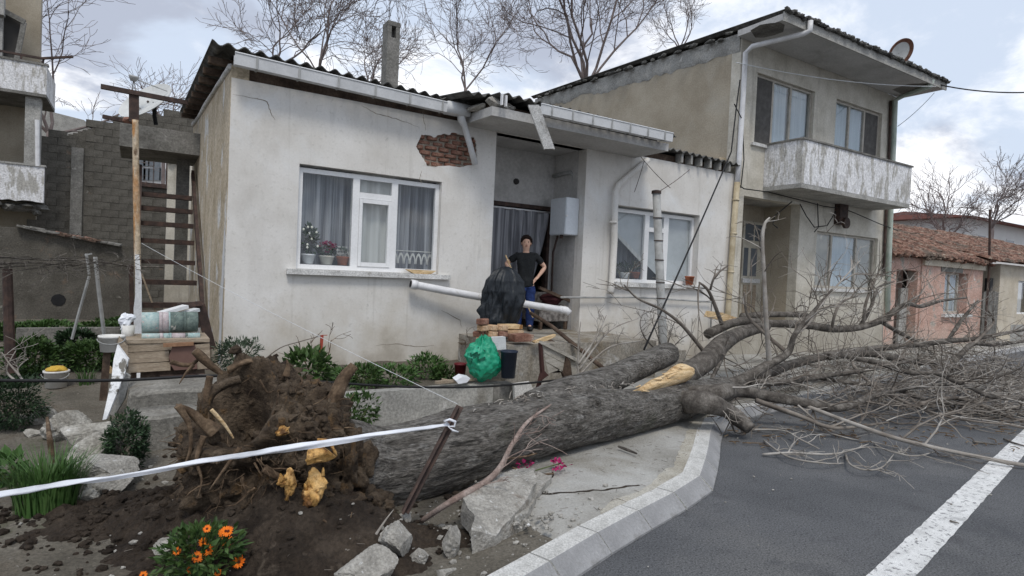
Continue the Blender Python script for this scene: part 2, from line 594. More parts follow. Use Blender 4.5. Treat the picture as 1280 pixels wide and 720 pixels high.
M['soil'] = mat('fresh_dark_soil', [(.026, .019, .014), (.047, .035, .026), (.078, .060, .045)], 5, 10, .97, 1.0, 30,
                [((.12, .096, .074), 9, .60, .68, (1, 1, 1), .8), ((.018, .013, .010), 3, .60, .7)], bdist=.05)
M['root_soil'] = mat('soil_clinging_to_roots', [(.048, .034, .023), (.096, .070, .048), (.165, .126, .089)], 6, 10, .97, 1.0, 34,
                     [((.17, .10, .045), 7, .58, .66, (1, 1, 1), .7), ((.022, .014, .01), 3.4, .58, .68)], bdist=.05)
M['root'] = mat('root_bark', [(.055, .036, .022), (.115, .078, .05), (.21, .15, .098)], 9, 8, .9, .6, 40)
M['bark'] = mat('grey_bark', [(.082, .074, .065), (.15, .139, .125), (.23, .217, .198)], 8, 9, .93, 1.0, 15,
                [((.27, .262, .247), 9, .57, .66, (.7, 1.8, 1.8), .7), ((.045, .041, .037), 13, .56, .63, (.5, 2.0, 2.0), .85), ((.36, .355, .34), 40, .62, .69, (.8, 1.4, 1.4), .6), ((.10, .11, .075), 1.6, .60, .72, (1, 1, 1), .5)],
                stretch=(.6, 1.8, 1.8), bstretch=(.5, 2.0, 2.0), bdist=.07, fine=(42, .65))
M['limb'] = mat('limb_bark', [(.050, .043, .037), (.105, .093, .081), (.19, .174, .155)], 9, 8, .9, .7, 40)
M['twig'] = mat('twig_bark', [(.085, .070, .057), (.165, .142, .121), (.27, .243, .212)], 3, 5, .85, .2, 60)
M['pale_twig'] = mat('pale_twig_bark', [(.19, .165, .14), (.31, .285, .255), (.43, .41, .38)], 4, 5, .8, .2, 60)
M['far_twig'] = mat('bare_tree_bark', [(.14, .11, .103), (.19, .156, .148), (.24, .203, .194)], 2, 4, .9, .1, 20)
M['rock'] = mat('pale_limestone', [(.24, .225, .195), (.35, .335, .30), (.44, .425, .39)], 5, 9, .93, .7, 30, [((.15, .13, .105), 4, .57, .7, (1, 1, 1), .8), ((.55, .54, .52), 12, .62, .68)])
M['rubble'] = mat('broken_concrete', [(.24, .228, .205), (.335, .32, .29), (.42, .405, .375)], 8, 9, .95, .8, 45, [((.19, .16, .13), 5, .58, .68, (1, 1, 1), .8), ((.55, .55, .54), 24, .62, .67)])
M['tape'] = mat('white_barrier_tape', [(.72, .74, .79), (.78, .80, .85)], 6, 4, .35, .25, 14, spec=.5, fine=(20, .04))
M['tarp'] = mat('black_plastic_sheet', [(.007, .010, .014), (.012, .016, .021)], 5, 5, .42, .5, 9, spec=.4, bdist=.03)
M['green_bag'] = mat('green_plastic_bag', [(.005, .26, .13), (.012, .36, .20), (.05, .46, .29)], 7, 6, .38, .35, 10, spec=.4, bdist=.02)
for n_ in M['green_bag'].node_tree.nodes:
    if n_.type == 'BSDF_PRINCIPLED':
        n_.inputs['Transmission Weight'].default_value = .25
        n_.inputs['Roughness'].default_value = .42
M['blue_bucket'] = mat('navy_bucket', [(.018, .026, .045), (.026, .036, .06)], 5, 4, .45, .05, 30)
M['red_pot'] = mat('dark_red_plastic', [(.10, .012, .016), (.15, .02, .025)], 6, 4, .5, .05, 30)
M['bucket'] = mat('white_plastic_bucket', [(.62, .61, .58), (.70, .69, .66), (.74, .73, .70)], 5, 5, .5, .05, 30, [((.4, .36, .3), 5, .6, .74, (1, 1, 1), .6)])
M['yellow_cloth'] = mat('yellow_rag', [(.50, .30, .04), (.62, .42, .08)], 8, 4, .8, .3, 30)
M['box_white'] = mat('styrofoam', [(.55, .57, .58), (.64, .66, .67)], 10, 4, .8, .2, 60)
M['tile'] = mat('old_roof_tile', [(.10, .052, .038), (.19, .10, .072), (.29, .185, .14)], 6, 7, .93, .5, 30, [((.12, .10, .08), 1.2, .50, .60, (1, 1, 1), .85), ((.34, .27, .21), 5, .57, .66), ((.06, .045, .035), 3, .60, .66)], lo=.4, hi=.6)
M['pink'] = mat('pink_plaster', [(.42, .27, .215), (.50, .33, .27), (.55, .39, .33)], 2, 8, .92, .4, 22, [((.36, .33, .29), 1.9, .58, .63), ((.62, .58, .53), 2.6, .63, .67), ('z', (.45, .37, .31), .1, .7, .7)])
M['cream'] = mat('cream_plaster', [(.46, .40, .31), (.54, .48, .385), (.58, .525, .44)], 2, 8, .92, .3, 22, [((.34, .3, .24), 1.6, .6, .72, (1, 1, 1), .7)])
M['far_white'] = mat('far_white_wall', [(.62, .61, .60), (.68, .67, .66)], 1, 5, .9, 0)
M['far_glass'] = mat('dark_far_window', [(.10, .115, .13), (.15, .165, .18)], 2, 3, .2, 0, spec=.5)
M['far_red'] = mat('far_red_roof', [(.20, .085, .07), (.27, .12, .10)], 1.4, 5, .85, .1, 8)
M['block'] = mat('cinder_block', [(.092, .086, .074), (.115, .107, .092), (.14, .131, .114)], 4, 8, .96, .7, 40, [((.075, .068, .056), 2, .56, .7, (1, 1, 1), .8)])
M['ruin_render'] = mat('rough_ruin_render', [(.075, .069, .058), (.105, .097, .083), (.14, .13, .112)], 2.4, 9, .96, .8, 26, [((.20, .14, .10), 2.2, .60, .68, (1, 1, 1), .6), ((.25, .24, .21), 4, .64, .7)])
M['rust'] = mat('rust', [(.10, .045, .03), (.16, .075, .05), (.22, .12, .085)], 9, 7, .9, .3, 40)
M['dish'] = mat('white_dish', [(.50, .51, .50), (.58, .59, .58), (.62, .63, .62)], 4, 5, .6, .05, 20, [((.3, .28, .25), 5, .62, .72, (1, 1, 1), .6)])
M['skin'] = mat('skin', [(.60, .37, .27), (.68, .44, .33)], 8, 3, .6, .05, 60)
M['shirt'] = mat('black_tshirt', [(.014, .016, .018), (.024, .026, .028)], 8, 5, .9, .4, 30)
M['trousers'] = mat('blue_tracksuit_trousers', [(.012, .028, .10), (.02, .042, .15)], 8, 4, .7, .4, 30)
M['hair'] = mat('dark_brown_hair', [(.012, .007, .006), (.03, .017, .013)], 30, 4, .6, .6, 80)
M['shoe'] = mat('dark_shoe', [(.02, .02, .022), (.035, .035, .037)], 8, 3, .6, 0)
M['sofa'] = mat('grey_patterned_upholstery', [(.10, .092, .085), (.19, .175, .165), (.27, .255, .24)], 14, 5, .95, .3, 60, lo=.4, hi=.6)
M['maroon'] = mat('maroon_cushion', [(.035, .010, .012), (.06, .018, .02)], 7, 4, .9, .3, 30)
M['leaf'] = leafmat('garden_leaf', (.025, .055, .014), (.045, .09, .022), (.075, .125, .035))
M['leaf_dark'] = leafmat('dark_leaf', (.014, .032, .014), (.024, .05, .02), (.04, .075, .03))
M['leaf_bluish'] = leafmat('grey_green_leaf', (.035, .055, .035), (.055, .085, .05), (.09, .125, .075))
M['grass'] = leafmat('grass_blade', (.035, .085, .02), (.055, .12, .028), (.085, .15, .045))
M['orange_petal'] = mat('orange_petal', [(.75, .14, .008), (.85, .22, .015)], 30, 3, .6, 0)
M['petal_core'] = mat('dark_flower_centre', [(.06, .012, .006), (.10, .02, .01)], 30, 3, .8, 0)
M['magenta'] = mat('magenta_petal', [(.28, .012, .08), (.42, .03, .15)], 20, 3, .7, 0)
M['pink_petal'] = mat('deep_pink_petal', [(.20, .008, .05), (.32, .02, .10)], 20, 3, .7, 0)
M['stem'] = mat('green_stem', [(.05, .08, .02), (.09, .11, .04)], 10, 3, .8, 0)
M['white_petal'] = mat('white_petal', [(.7, .7, .65), (.75, .74, .6)], 20, 3, .7, 0)

# ------------------------------------------------------------------ ground, road, pavement, kerb
KP = [(-30, -7.96), (1.93, 2.58), (2.45, 2.76), (2.94, 2.91), (3.41, 3.04), (3.85, 3.20), (4.24, 3.48), (4.63, 3.77), (5.05, 4.10), (5.5, 4.42),
      (6.0, 4.66), (7.0, 4.83), (12.84, 5.72), (14.4, 6.02), (18, 6.58), (23.2, 7.25), (60, 12.2)]


def kerb_y(x):
    for (a, b), (c, d) in zip(KP, KP[1:]):
        if x <= c:
            return b + (d - b) * (x - a) / (c - a)
    return KP[-1][1]


def lerp(a, b, t):
    return a + (b - a) * t


def table(v, tb):
    if v <= tb[0][0]:
        return tb[0][1]
    for (a, b), (c, d) in zip(tb, tb[1:]):
        if v <= c:
            return lerp(b, d, (v - a) / (c - a))
    return tb[-1][1]


def fbm(x, y, s, o=4):
    a, t = 1.0, 0.0
    for k in range(o):
        t += a * NZ.noise(Vector((x * s, y * s, k * 7.3)))
        s *= 2.1
        a *= .5
    return t


def smo(v, a, b):
    t = max(0, min(1, (v - a) / (b - a)))
    return t * t * (3 - 2 * t)


def pit(x, y):
    """the ground drops towards the bed wall behind the trunk"""
    return .30 * smo(x, 1.2, 2.0) * (1 - smo(x, 4.05, 4.7)) * smo(y, 4.8, 5.7)


def yard_h(x, y):
    z = table(y, [(1, .01), (3, .03), (4, .04), (6, .09), (8, .16), (12, .24), (16, .20), (20, .12)])
    z += .035 * fbm(x, y, .9) + .012 * fbm(x, y, 5, 3)
    return max(z, -.02) - pit(x, y)


mb = MB()
mb.quad((-500, -500, -.45), (500, -500, -.45), (500, 500, -.45), (-500, 500, -.45))
solo('ground', mb, M['yard'], kind='structure')
mb = MB()
mb.quad(*([(-30, -40, 0), (60, -40, 0)] + [(x, y + .06, 0) for x, y in KP[::-1]]))
solo('road', mb, M['asphalt'], kind='structure')
mb = MB()
pts = [(-3, 1.78 - .19 * 6.6 - .02), (3.6, 1.775), (9.35, 2.87), (20, 4.75), (60, 10.9)]
for (a, b), (c, d) in zip(pts, pts[1:]):
    n = max(2, int((c - a) / .07))
    for i in range(n):
        e = []
        for f in (i / n, (i + 1) / n):
            x, y = lerp(a, c, f), lerp(b, d, f)
            w0 = .007 * NZ.noise(Vector((x * 9, 0, 0))) + .004 * NZ.noise(Vector((x * 31, 2, 0)))
            w1 = .007 * NZ.noise(Vector((x * 9, 7, 0))) + .004 * NZ.noise(Vector((x * 31, 5, 0)))
            e.append(((x + .035, y - .185 + w0, .004), (x, y + w1, .004)))
        mb.quad(e[0][0], e[1][0], e[1][1], e[0][1])
solo('road_line', mb, M['line'], kind='structure')

mb = MB()
mb.grid(lambda s, t: (lerp(-9, 3.2, s), lerp(-1, 22, t), yard_h(lerp(-9, 3.2, s), lerp(-1, 22, t))), 110, 210,
        keep=lambda s, t: lerp(-1, 22, t) > kerb_y(lerp(-9, 3.2, s)) + .02 and not (lerp(-9, 3.2, s) > 1.3 and lerp(-1, 22, t) > 8.2) and not (lerp(-9, 3.2, s) > 2.6))
solo('yard_ground', mb, M['yard'], kind='structure', smooth=True)


def ground_at(u, v):
    """where a sight line first meets the yard"""
    d = ray(u, v)
    t = 1.5
    while t < 30:
        q = EYE + d * t
        if q.z < yard_h(q.x, q.y):
            return Vector((q.x, q.y, yard_h(q.x, q.y)))
        t += .01
    return EYE + d * t


def pav_h(x, y):
    k = kerb_y(x)
    t = max(0, min(1, (y - k) / 3.2))
    return .094 - pit(x, y) + .13 * t * t * smo(x, 4.05, 4.7) + .010 * fbm(x, y, 1.3) * min(1, (y - k - .1) * 3) + .004 * fbm(x, y, 9, 2)


mb = MB()


def pv(s, t):
    x = lerp(2.05, 13, s)
    k = kerb_y(x) + .125
    y = lerp(k, 8.02, t)
    e = .28 * NZ.noise(Vector((0, y * 1.3, 4))) + .1 * NZ.noise(Vector((0, y * 5, 4)))
    x2 = x + e * max(0, 1 - s * 14)
    return (x2, y, pav_h(x, y) - .16 * max(0, 1 - s * 40) ** 2)


mb.grid(pv, 110, 48)
mb.grid(lambda s, t: (lerp(13, 60, s), lerp(kerb_y(lerp(13, 60, s)) + .125, kerb_y(lerp(13, 60, s)) + 2.4, t), .094 + .03 * t), 30, 3)
solo('pavement', mb, M['pavement'], kind='structure', smooth=True)
mb = MB()
for k in range(70):      # sand washed up against the inside of the kerb
    a, b = lerp(2.6, 5.9, k / 70), lerp(2.6, 5.9, (k + 1) / 70)
    e = []
    for x in (a, b):
        wv = .10 + .16 * max(0, NZ.noise(Vector((x * 1.7, 3, 0))) + .35) + .05 * NZ.noise(Vector((x * 9, 1, 0)))
        wv *= sin(pi * (x - 2.6) / 3.3) ** .5 if 2.6 < x < 5.9 else .02
        y0 = kerb_y(x) + .137
        e.append([(x, y0 + wv * f, pav_h(x, y0 + wv * f) + .007 * (1 - f) + .002) for f in (0, .35, .7, 1)])
    for j in range(3):
        mb.quad(e[0][j], e[1][j], e[1][j + 1], e[0][j + 1])
solo('sand_drift', mb, M['sand'], kind='structure', smooth=True)
# cracks across the pavement: narrow recessed-looking earth lines in the joints of the slabs
mb = MB()
for a, b in (((675, 616), (750, 613)), ((640, 640), (676, 616)), ((676, 616), (692, 590)), ((750, 613), (800, 606))):
    pa, pb = P(*a, Z=.1), P(*b, Z=.1)
    n = 9
    prev = None
    for i in range(n + 1):
        q = pa.lerp(pb, i / n)
        q = Vector((q.x + .02 * NZ.noise(q * 9), q.y + .03 * NZ.noise(q * 11 + Vector((3, 0, 0))), 0))
        q.z = pav_h(q.x, q.y) + .004
        wv = .008 + .010 * abs(NZ.noise(q * 13))
        cur = (q - Vector((0, wv, 0)), q + Vector((0, wv, 0)))
        if prev:
            mb.quad(prev[0], cur[0], cur[1], prev[1])
        prev = cur
solo('pavement_crack', mb, M['soil'], kind='structure')

kerb = thing('kerb', None, None, (1.93, 2.58, 0), kind='structure')
sec = [(.135, .103), (0, .103), (-.012, .097), (-.105, .012), (-.105, -.1), (.135, -.1)]
L2 = .2435
me = bpy.data.meshes.new('kerb_stone')
vv = [(-L2, n, z) for n, z in sec] + [(L2, n, z) for n, z in sec]
ff = [(i, (i + 1) % 6, 6 + (i + 1) % 6, 6 + i) for i in range(6)] + [(5, 4, 3, 2, 1, 0), (6, 7, 8, 9, 10, 11)]
me.from_pydata(vv, [], ff)
me.materials.append(M['kerb_top'])
me.materials.append(M['kerb_face'])
for i, p in enumerate(me.polygons):
    p.material_index = 1 if i in (1, 2, 3) else 0
bm = bmesh.new(); bm.from_mesh(me); bmesh.ops.recalc_face_normals(bm, faces=bm.faces); bm.to_mesh(me); bm.free()
rg = random.Random(4)
# walk along the kerb line half a metre at a time
xs = -2.0
cur = Vector((xs, kerb_y(xs)))
anchor = Vector((1.93, 2.58))
dst = (anchor - cur).length
cur = anchor + (cur - anchor).normalized() * (round(dst / .5) * .5)
while cur.x < 24:
    x = cur.x
    lo, hi = x, x + .5
    for _ in range(30):
        mid = (lo + hi) / 2
        if (Vector((mid, kerb_y(mid))) - cur).length < .5:
            lo = mid
        else:
            hi = mid
    nx = Vector((lo, kerb_y(lo)))
    c = (cur + nx) / 2
    a = math.atan2(nx.y - cur.y, nx.x - cur.x)
    inst('kerb_stone', me, kerb, (c.x, c.y, rg.uniform(-.004, .004)), (rg.uniform(-.01, .01), 0, a + rg.uniform(-.006, .006)))
    cur = nx

# ------------------------------------------------------------------ white single-storey house


def wall(mb, x0, x1, z0, z1, y, th, holes, ztop=None):
    xs = sorted(set([x0, x1] + [h[0] for h in holes] + [h[1] for h in holes]))
    zs = sorted(set([z0, z1] + [h[2] for h in holes] + [h[3] for h in holes]))

    def inh(a, b):
        return any(h[0] < a < h[1] and h[2] < b < h[3] for h in holes)
    for i in range(len(xs) - 1):
        for j in range(len(zs) - 1):
            a, b, c, d = xs[i], xs[i + 1], zs[j], zs[j + 1]
            if inh((a + b) / 2, (c + d) / 2):
                continue
            mb.quad((a, y, c), (b, y, c), (b, y, d), (a, y, d))
            mb.quad((b, y + th, c), (a, y + th, c), (a, y + th, d), (b, y + th, d))
    for h in holes:
        a, b, c, d = h[:4]
        mb.quad((a, y, c), (a, y, d), (a, y + th, d), (a, y + th, c))
        mb.quad((b, y, c), (b, y + th, c), (b, y + th, d), (b, y, d))
        mb.quad((a, y, c), (a, y + th, c), (b, y + th, c), (b, y, c))
        mb.quad((a, y, d), (b, y, d), (b, y + th, d), (a, y + th, d))
    mb.quad((x0, y, z0), (x0, y, z1), (x0, y + th, z1), (x0, y + th, z0))
    mb.quad((x1, y, z0), (x1, y + th, z0), (x1, y + th, z1), (x1, y, z1))
    mb.quad((x0, y, z1), (x1, y, z1), (x1, y + th, z1), (x0, y + th, z1))
    return mb


def curtain_sheet(x0, x1, z0, z1, y, folds=.14, amp=.03, seed=0, lean=0.0):
    n = max(8, int((x1 - x0) / folds * 6))
    mb = MB()
    rg = random.Random(seed)
    ph = rg.uniform(0, 6)

    def fn(s, t):
        x = lerp(x0, x1, s)
        k = (x - x0) / folds * 2 * pi
        yy = y + amp * sin(k + ph + 1.2 * sin(k * .31 + seed)) + .3 * amp * sin(k * 2.3)
        return (x + lean * (1 - t), yy, lerp(z0, z1, t))
    mb.grid(fn, n, 3)
    return mb


H1 = thing('white_house', 'white plastered single-storey house with corrugated roof behind the fallen tree', 'house', (5.5, 8, 0))
WIN1 = (1.72, 3.72, 1.585, 2.93)
WIN2 = (7.12, 9.22, 1.575, 2.93)
PATCH = (3.18, 4.36, 3.13, 3.72)
mb = wall(MB(), .90, 10.17, -.15, 3.85, 8.0, .22, [WIN1, (4.60, 6.37, .70, 3.80), WIN2, PATCH])
part('front_wall', mb, M['plaster'], H1)
# ragged plaster edge round the fallen patch
outl = [(520, 183), (523, 177), (527, 168), (536, 169), (543, 172), (548, 169), (556, 167), (561, 169), (566, 165.5), (575, 168), (584, 170), (593, 172), (596, 181),
        (596, 194), (594, 206), (586, 206.5), (575, 209), (562, 207), (549, 207.5), (539, 211), (533, 206), (529, 198), (524, 191)]
fine_o = []
for (a, b), (c, d) in zip(outl, outl[1:] + outl[:1]):      # ragged in between
    for f in (0, .25, .5, .75):
        j = 1.3 if f else 0
        fine_o.append((lerp(a, c, f) + j * NZ.noise(Vector((a * 3.1, f * 9, b))), lerp(b, d, f) + j * NZ.noise(Vector((b * 2.7, f * 7, a)))))
inner = [P(u, v, Y=8.0) for u, v in fine_o]
pc = Vector((3.78, 8, 3.42))
mb = MB()
rg = random.Random(3)
ring_o, ring_i = [], []
for q in inner:
    d = q - pc
    t = min((PATCH[1] - pc.x) / d.x if d.x > 0 else (PATCH[0] - pc.x) / d.x, (PATCH[3] - pc.z) / d.z if d.z > 0 else (PATCH[2] - pc.z) / d.z)
    ring_o.append(pc + d * t)
    ring_i.append(q)
corners = [Vector((x, 8, z)) for x in PATCH[:2] for z in PATCH[2:]]
for i in range(len(inner)):
    j = (i + 1) % len(inner)
    a, b, c, d = ring_o[i], ring_o[j], ring_i[j], ring_i[i]
    poly = [a]
    for k in corners:   # include a rectangle corner that lies between two neighbours
        if abs(a.x - b.x) > 1e-4 and abs(a.z - b.z) > 1e-4 and ((abs(a.x - k.x) < 1e-3 and abs(b.z - k.z) < 1e-3) or (abs(a.z - k.z) < 1e-3 and abs(b.x - k.x) < 1e-3)):
            poly.append(k)
    poly += [b, c, d]
    mb.quad(*[p - Vector((0, .001, 0)) for p in poly])
    e = Vector((0, .035, 0))
    mb.quad(d, c, c + e, d + e)
part('broken_plaster_edge', mb, M['plaster'], H1)
mb = MB().box(PATCH[0] + .002, PATCH[1] - .002, 8.06, 8.2, PATCH[2] + .002, PATCH[3] - .002)
mt = part('mortar_bed', mb, M['mortar'], H1)
bme = mesh_of('brick', MB().rock((0, 0, 0), (.118, .045, .040), 5, 2, .10, 2.0, 0, 0), M['brick'], (0, 0, 0), False)
mbk = MB().box(-.095, .095, -.045, .045, -.030, .030)
bme = mesh_of('brick', mbk, M['brick'], (0, 0, 0), False)
bm = bmesh.new(); bm.from_mesh(bme)
bmesh.ops.bevel(bm, geom=bm.edges[:], offset=.009, segments=1, affect='EDGES')
bm.to_mesh(bme); bm.free()
for row in range(8):
    z = 3.18 + row * .072
    for k in range(7):
        x = 3.24 + k * .205 + (.1 if row % 2 else 0)
        if x > 4.3 or z > 3.69:
            continue
        inst('brick', bme, H1, (x + rg.uniform(-.008, .008), 8.072 + rg.uniform(-.018, .024), z + rg.uniform(-.006, .006)), (rg.uniform(-.08, .08), rg.uniform(-.05, .05), rg.uniform(-.09, .09)), (rg.uniform(.72, 1.02), 1, rg.uniform(.75, 1.08)))
# cracks in the plaster: thin dark slits that follow the wall face
for tr in ([(291, 118), (318, 123), (334, 127), (339, 143), (345, 151)], [(528, 140), (530, 152), (533, 166)], [(527, 213), (525, 222), (528, 231)], [(552, 388), (575, 400), (577, 412)], [(452, 132), (470, 142), (500, 150), (527, 160)], [(470, 432), (498, 430), (520, 434), (548, 431)]):
    mb = MB()
    prev = None
    sp_ = []
    for (a, b), (c, d) in zip(tr, tr[1:]):
        for f in range(6):
            sp_.append((lerp(a, c, f / 6), lerp(b, d, f / 6)))
    for i, (u, v) in enumerate(sp_):
        q = P(u + 1.2 * NZ.noise(Vector((i * .7, u, 0))), v + 1.5 * NZ.noise(Vector((i * .7, 3, v))), Y=7.9985)
        wv = .0035 * sin(pi * (i + .5) / len(sp_)) + .001
        cur = (q - Vector((wv, 0, wv)), q + Vector((wv, 0, wv)))
        if prev:
            mb.quad(prev[0], cur[0], cur[1], prev[1])
        prev = cur
    part('plaster_crack', mb, M['mortar'], H1)
# side and rear walls
mb = MB().prism([(.896, 8.004, -.15), (.896, 14.0, -.1), (.896, 14.0, 4.42), (.896, 8.004, 4.0)], (.2, 0, 0))
part('side_wall', mb, M['side_plaster'], H1)
mb = MB()
mb.tube([(.89, 8.02, 3.98), (.885, 9.5, 4.09), (.88, 11, 4.17), (.89, 12.5, 4.27), (.885, 14, 4.39)], .035, 8, wob=.5)
part('plaster_lip', mb, M['sill'], H1, True)
mb = MB().box(1.1, 9.96, 13.8, 14.0, 0, 4.3)
mb.box(9.97, 10.165, 8.225, 13.8, 0, 4.2)
pieces('rear_wall', mb, M['side_plaster'], H1)
mb = MB()
for (x, z, r1) in ((.897, 1.9, 1), (.897, 3.2, 2)):
    pass
# white painted strip down the house corner
mb = MB().quad((.894, 8.42, .35), (.894, 8.14, .35), (.894, 8.10, 1.3), (.894, 8.12, 2.0), (.894, 8.2, 2.05), (.894, 8.30, 1.5))
part('paint_strip', mb, M['upvc'], H1)

# recess
RB = 8.92
dl, dr = P(617, 247, Y=RB), P(688, 262, Y=RB)
DZ = P(655, 255, Y=RB).z
DX1 = dr.x
mb = MB()
wall(mb, 4.40, 6.56, .6, 3.99, RB, .15, [(4.75, DX1, .72, DZ)])
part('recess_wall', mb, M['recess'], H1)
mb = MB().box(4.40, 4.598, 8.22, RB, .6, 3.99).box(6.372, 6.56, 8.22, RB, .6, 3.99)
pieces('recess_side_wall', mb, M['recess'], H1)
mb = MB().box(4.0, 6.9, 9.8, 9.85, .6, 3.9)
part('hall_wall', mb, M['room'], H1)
mb = MB()
mb.box(4.75, DX1, RB - .02, RB + .10, DZ - .07, DZ)
mb.box(4.75, 4.81, RB - .02, RB + .10, .72, DZ - .07).box(DX1 - .06, DX1, RB - .02, RB + .10, .72, DZ - .07)
dfr = pieces('door_frame', mb, M['steel_dark'], H1)
# curtain in the doorway, swept aside at the right
mb = MB()


def cfn(s, t):
    x = lerp(4.82, DX1 - .07, s)
    pull = (1 - t) ** 1.3 * max(0, s - .25) * .75
    k = s * 38
    return (x - pull, RB - .05 + .045 * sin(k + 1.1 * sin(k * .3)), lerp(.78, DZ - .12, t))


mb.grid(cfn, 90, 10)
part('door_curtain', mb, M['curtain'], H1, True)
mb = MB().tube([(4.80, RB - .05, DZ - .11), (DX1 - .05, RB - .05, DZ - .11)], .016, 8)
part('curtain_rail', mb, M['upvc'], H1, True)
q = P(645, 227, Y=RB)
mb = MB().lathe([(.055, 0), (.05, .03), (.02, .05)], (q.x, RB, q.z), 12, (0, -1, 0))
part('vent_hole_cover', mb, M['room'], H1, True)

# porch floor and landing are part of the house
mb = MB().box(4.602, 6.368, 8.05, RB - .002, .3, .715)
mb.box(4.10, 6.80, 6.62, 7.998, 0, .712)
pieces('porch_floor', mb, M['landing'], H1)
mb = MB().box(6.80, 7.9, 7.0, 7.997, 0, .48).box(7.9, 8.6, 7.1, 7.997, 0, .30)
pieces('porch_step', mb, M['landing'], H1)
# plinth smear and step to the right
SL = 3.80
mb = MB()
sl = [(4.06, 7.22), (7.47, 7.22), (7.47, 7.998), (4.0, 7.998)]
mb.prism([(x, y, SL) for x, y in sl], (0, 0, .125))
mb.box(4.602, 6.368, 8.05, RB - .003, SL, 3.92)
pieces('porch_canopy', mb, M['soffit'], H1)
mb = MB()
mb.rock((4.16, 7.33, 4.0), (.15, .13, .085), 7, 3, .35, 1.6, .4, 4)
mb.rock((4.02, 7.62, 3.97), (.12, .2, .07), 9, 3, .35, 1.6, .2, 4)
mb.rock((4.36, 7.36, 3.99), (.13, .1, .06), 11, 3, .35, 1.6, .2, 4)
pieces('broken_masonry', mb, M['rubble'], H1)


# corrugated sheets
def corrugated(x0, x1, y0, y1, zf, slope, amp=.026, per=.177, zx=0.0, ph=0.0, th=.012):
    mb = MB()
    n = int((x1 - x0) / per * 8)

    def fn(dz):
        def g(s, t):
            x, y = lerp(x0, x1, s), lerp(y0, y1, t)
            return (x, y, zf + zx * (x - x0) + slope * (y - y0) + amp * cos(2 * pi * (x - x0) / per + ph) + dz)
        return g
    mb.grid(fn(0), n, 6)
    mb.grid(fn(-th), n, 6)
    for s in range(n):
        a, b = s / n, (s + 1) / n
        mb.quad(fn(-th)(a, 0), fn(-th)(b, 0), fn(0)(b, 0), fn(0)(a, 0))
    for t in range(6):
        a, b = t / 6, (t + 1) / 6
        mb.quad(fn(-th)(0, a), fn(-th)(0, b), fn(0)(0, b), fn(0)(0, a))
    return mb


roofs = [(.66, 4.20, 7.80, 14.3, 4.165, .078, -.026), (4.12, 7.55, 7.13, 14.3, 4.10, .078, -.01), (7.45, 10.16, 7.86, 14.3, 4.06, .085, -.015)]
for i, (x0, x1, y0, y1, zf, sl_, zx) in enumerate(roofs):
    part('roof_sheet', corrugated(x0, x1, y0, y1, zf, sl_, zx=zx, ph=i * 1.3), M['roof_sheet'], H1, True)
# loose bent sheet over the corner of the porch
mb = corrugated(0, .95, 0, .7, 0, .10, .026, .177)
R = Matrix.Rotation(radians(-7), 3, 'Y') @ Matrix.Rotation(radians(9), 3, 'Z')
mb.v = [tuple(R @ Vector(p) + Vector((3.72, 7.28, 4.06))) for p in mb.v]
part('loose_roof_sheet', mb, M['roof_sheet'], H1, True, label='bent loose corrugated sheet at the porch corner')
# rafters, and dark beams added to stand for the shaded gap under the roof
mb = MB()
for k in range(9):
    y = 8.3 + k * .7
    mb.box(.67, 1.2, y, y + .07, 4.03 + .078 * (y - 7.9), 4.11 + .078 * (y - 7.9))
mb.box(.92, 4.0, 8.03, 8.15, 3.852, 4.06)
mb.box(7.5, 10.1, 8.06, 8.15, 3.852, 3.98)
mb.box(4.1, 7.4, 7.42, 7.5, 3.927, 4.02)
pieces('rafter_and_gap_beam', mb, M['wood_dark'], H1)
mb = MB()
for u in range(850, 912, 12):
    q = P(u, 205, Y=7.93)
    mb.box(q.x, q.x + .05, 7.9, 8.05, 3.852, 4.02)
pieces('rafter_end', mb, M['concrete'], H1)


# gutters
def gutter(a, b, wd=.11, ht=.135):
    """box gutter with a rolled lip from a to b (points on the top front edge)"""
    a, b = Vector(a), Vector(b)
    d = (b - a).normalized()
    bk = Vector((-d.y, d.x, 0))
    mb = MB()
    prof = [(0, 0), (.004, -.03), (.014, -ht), (wd, -ht), (wd, -.01), (wd - .01, -.01), (wd - .01, -ht + .01), (.022, -ht + .01), (.012, -.01), (.012, 0)]
    pa = [a + bk * x + Vector((0, 0, z)) for x, z in prof]
    mb.prism(pa, b - a)
    mb.tube([a + bk * .004, b + bk * .004], .012, 6)
    return mb


def brackets(a, b, n, par, off=0, ht=.135):
    a, b = Vector(a), Vector(b)
    for k in range(n):
        q = a.lerp(b, (k + .5 + off) / n)
        mb = MB()
        mb.box(q.x - .012, q.x + .012, q.y - .006, q.y + .001, q.z - ht - .006, q.z + .012)
        mb.box(q.x - .012, q.x + .012, q.y + .001, q.y + .12, q.z - ht - .008, q.z - ht - .001)
        part('gutter_bracket', mb, M['grey_metal'], par)


ga, gb = P(294, 65, Y=7.72), P(573, 131, Y=7.72)
gt = part('gutter', gutter(ga, gb), M['gutter'], H1)
brackets(ga, gb, 6, H1)
ga, gb = P(677, 129.5, Y=7.02), P(842, 166.6, Y=7.02)
part('gutter', gutter(ga, gb), M['gutter'], H1)
brackets(ga, gb, 7, H1)
# gutter outlet and its broken downpipe
q0, q1 = P(577, 133, Y=7.75), P(578, 152, Y=7.78)
mb = MB().box(P(560, 130, Y=7.71).x, P(588, 137, Y=7.71).x, 7.70, 7.86, P(575, 143, Y=7.71).z, P(575, 129, Y=7.71).z)
mb.tube([P(576, 140, Y=7.78), P(577, 150, Y=7.79), P(580, 156, Y=7.83), P(586, 176, Y=7.86), P(594, 206, Y=7.88)], [.058, .058, .048, .045, .045], 12)
part('downpipe', mb, M['gutter'], H1, True)
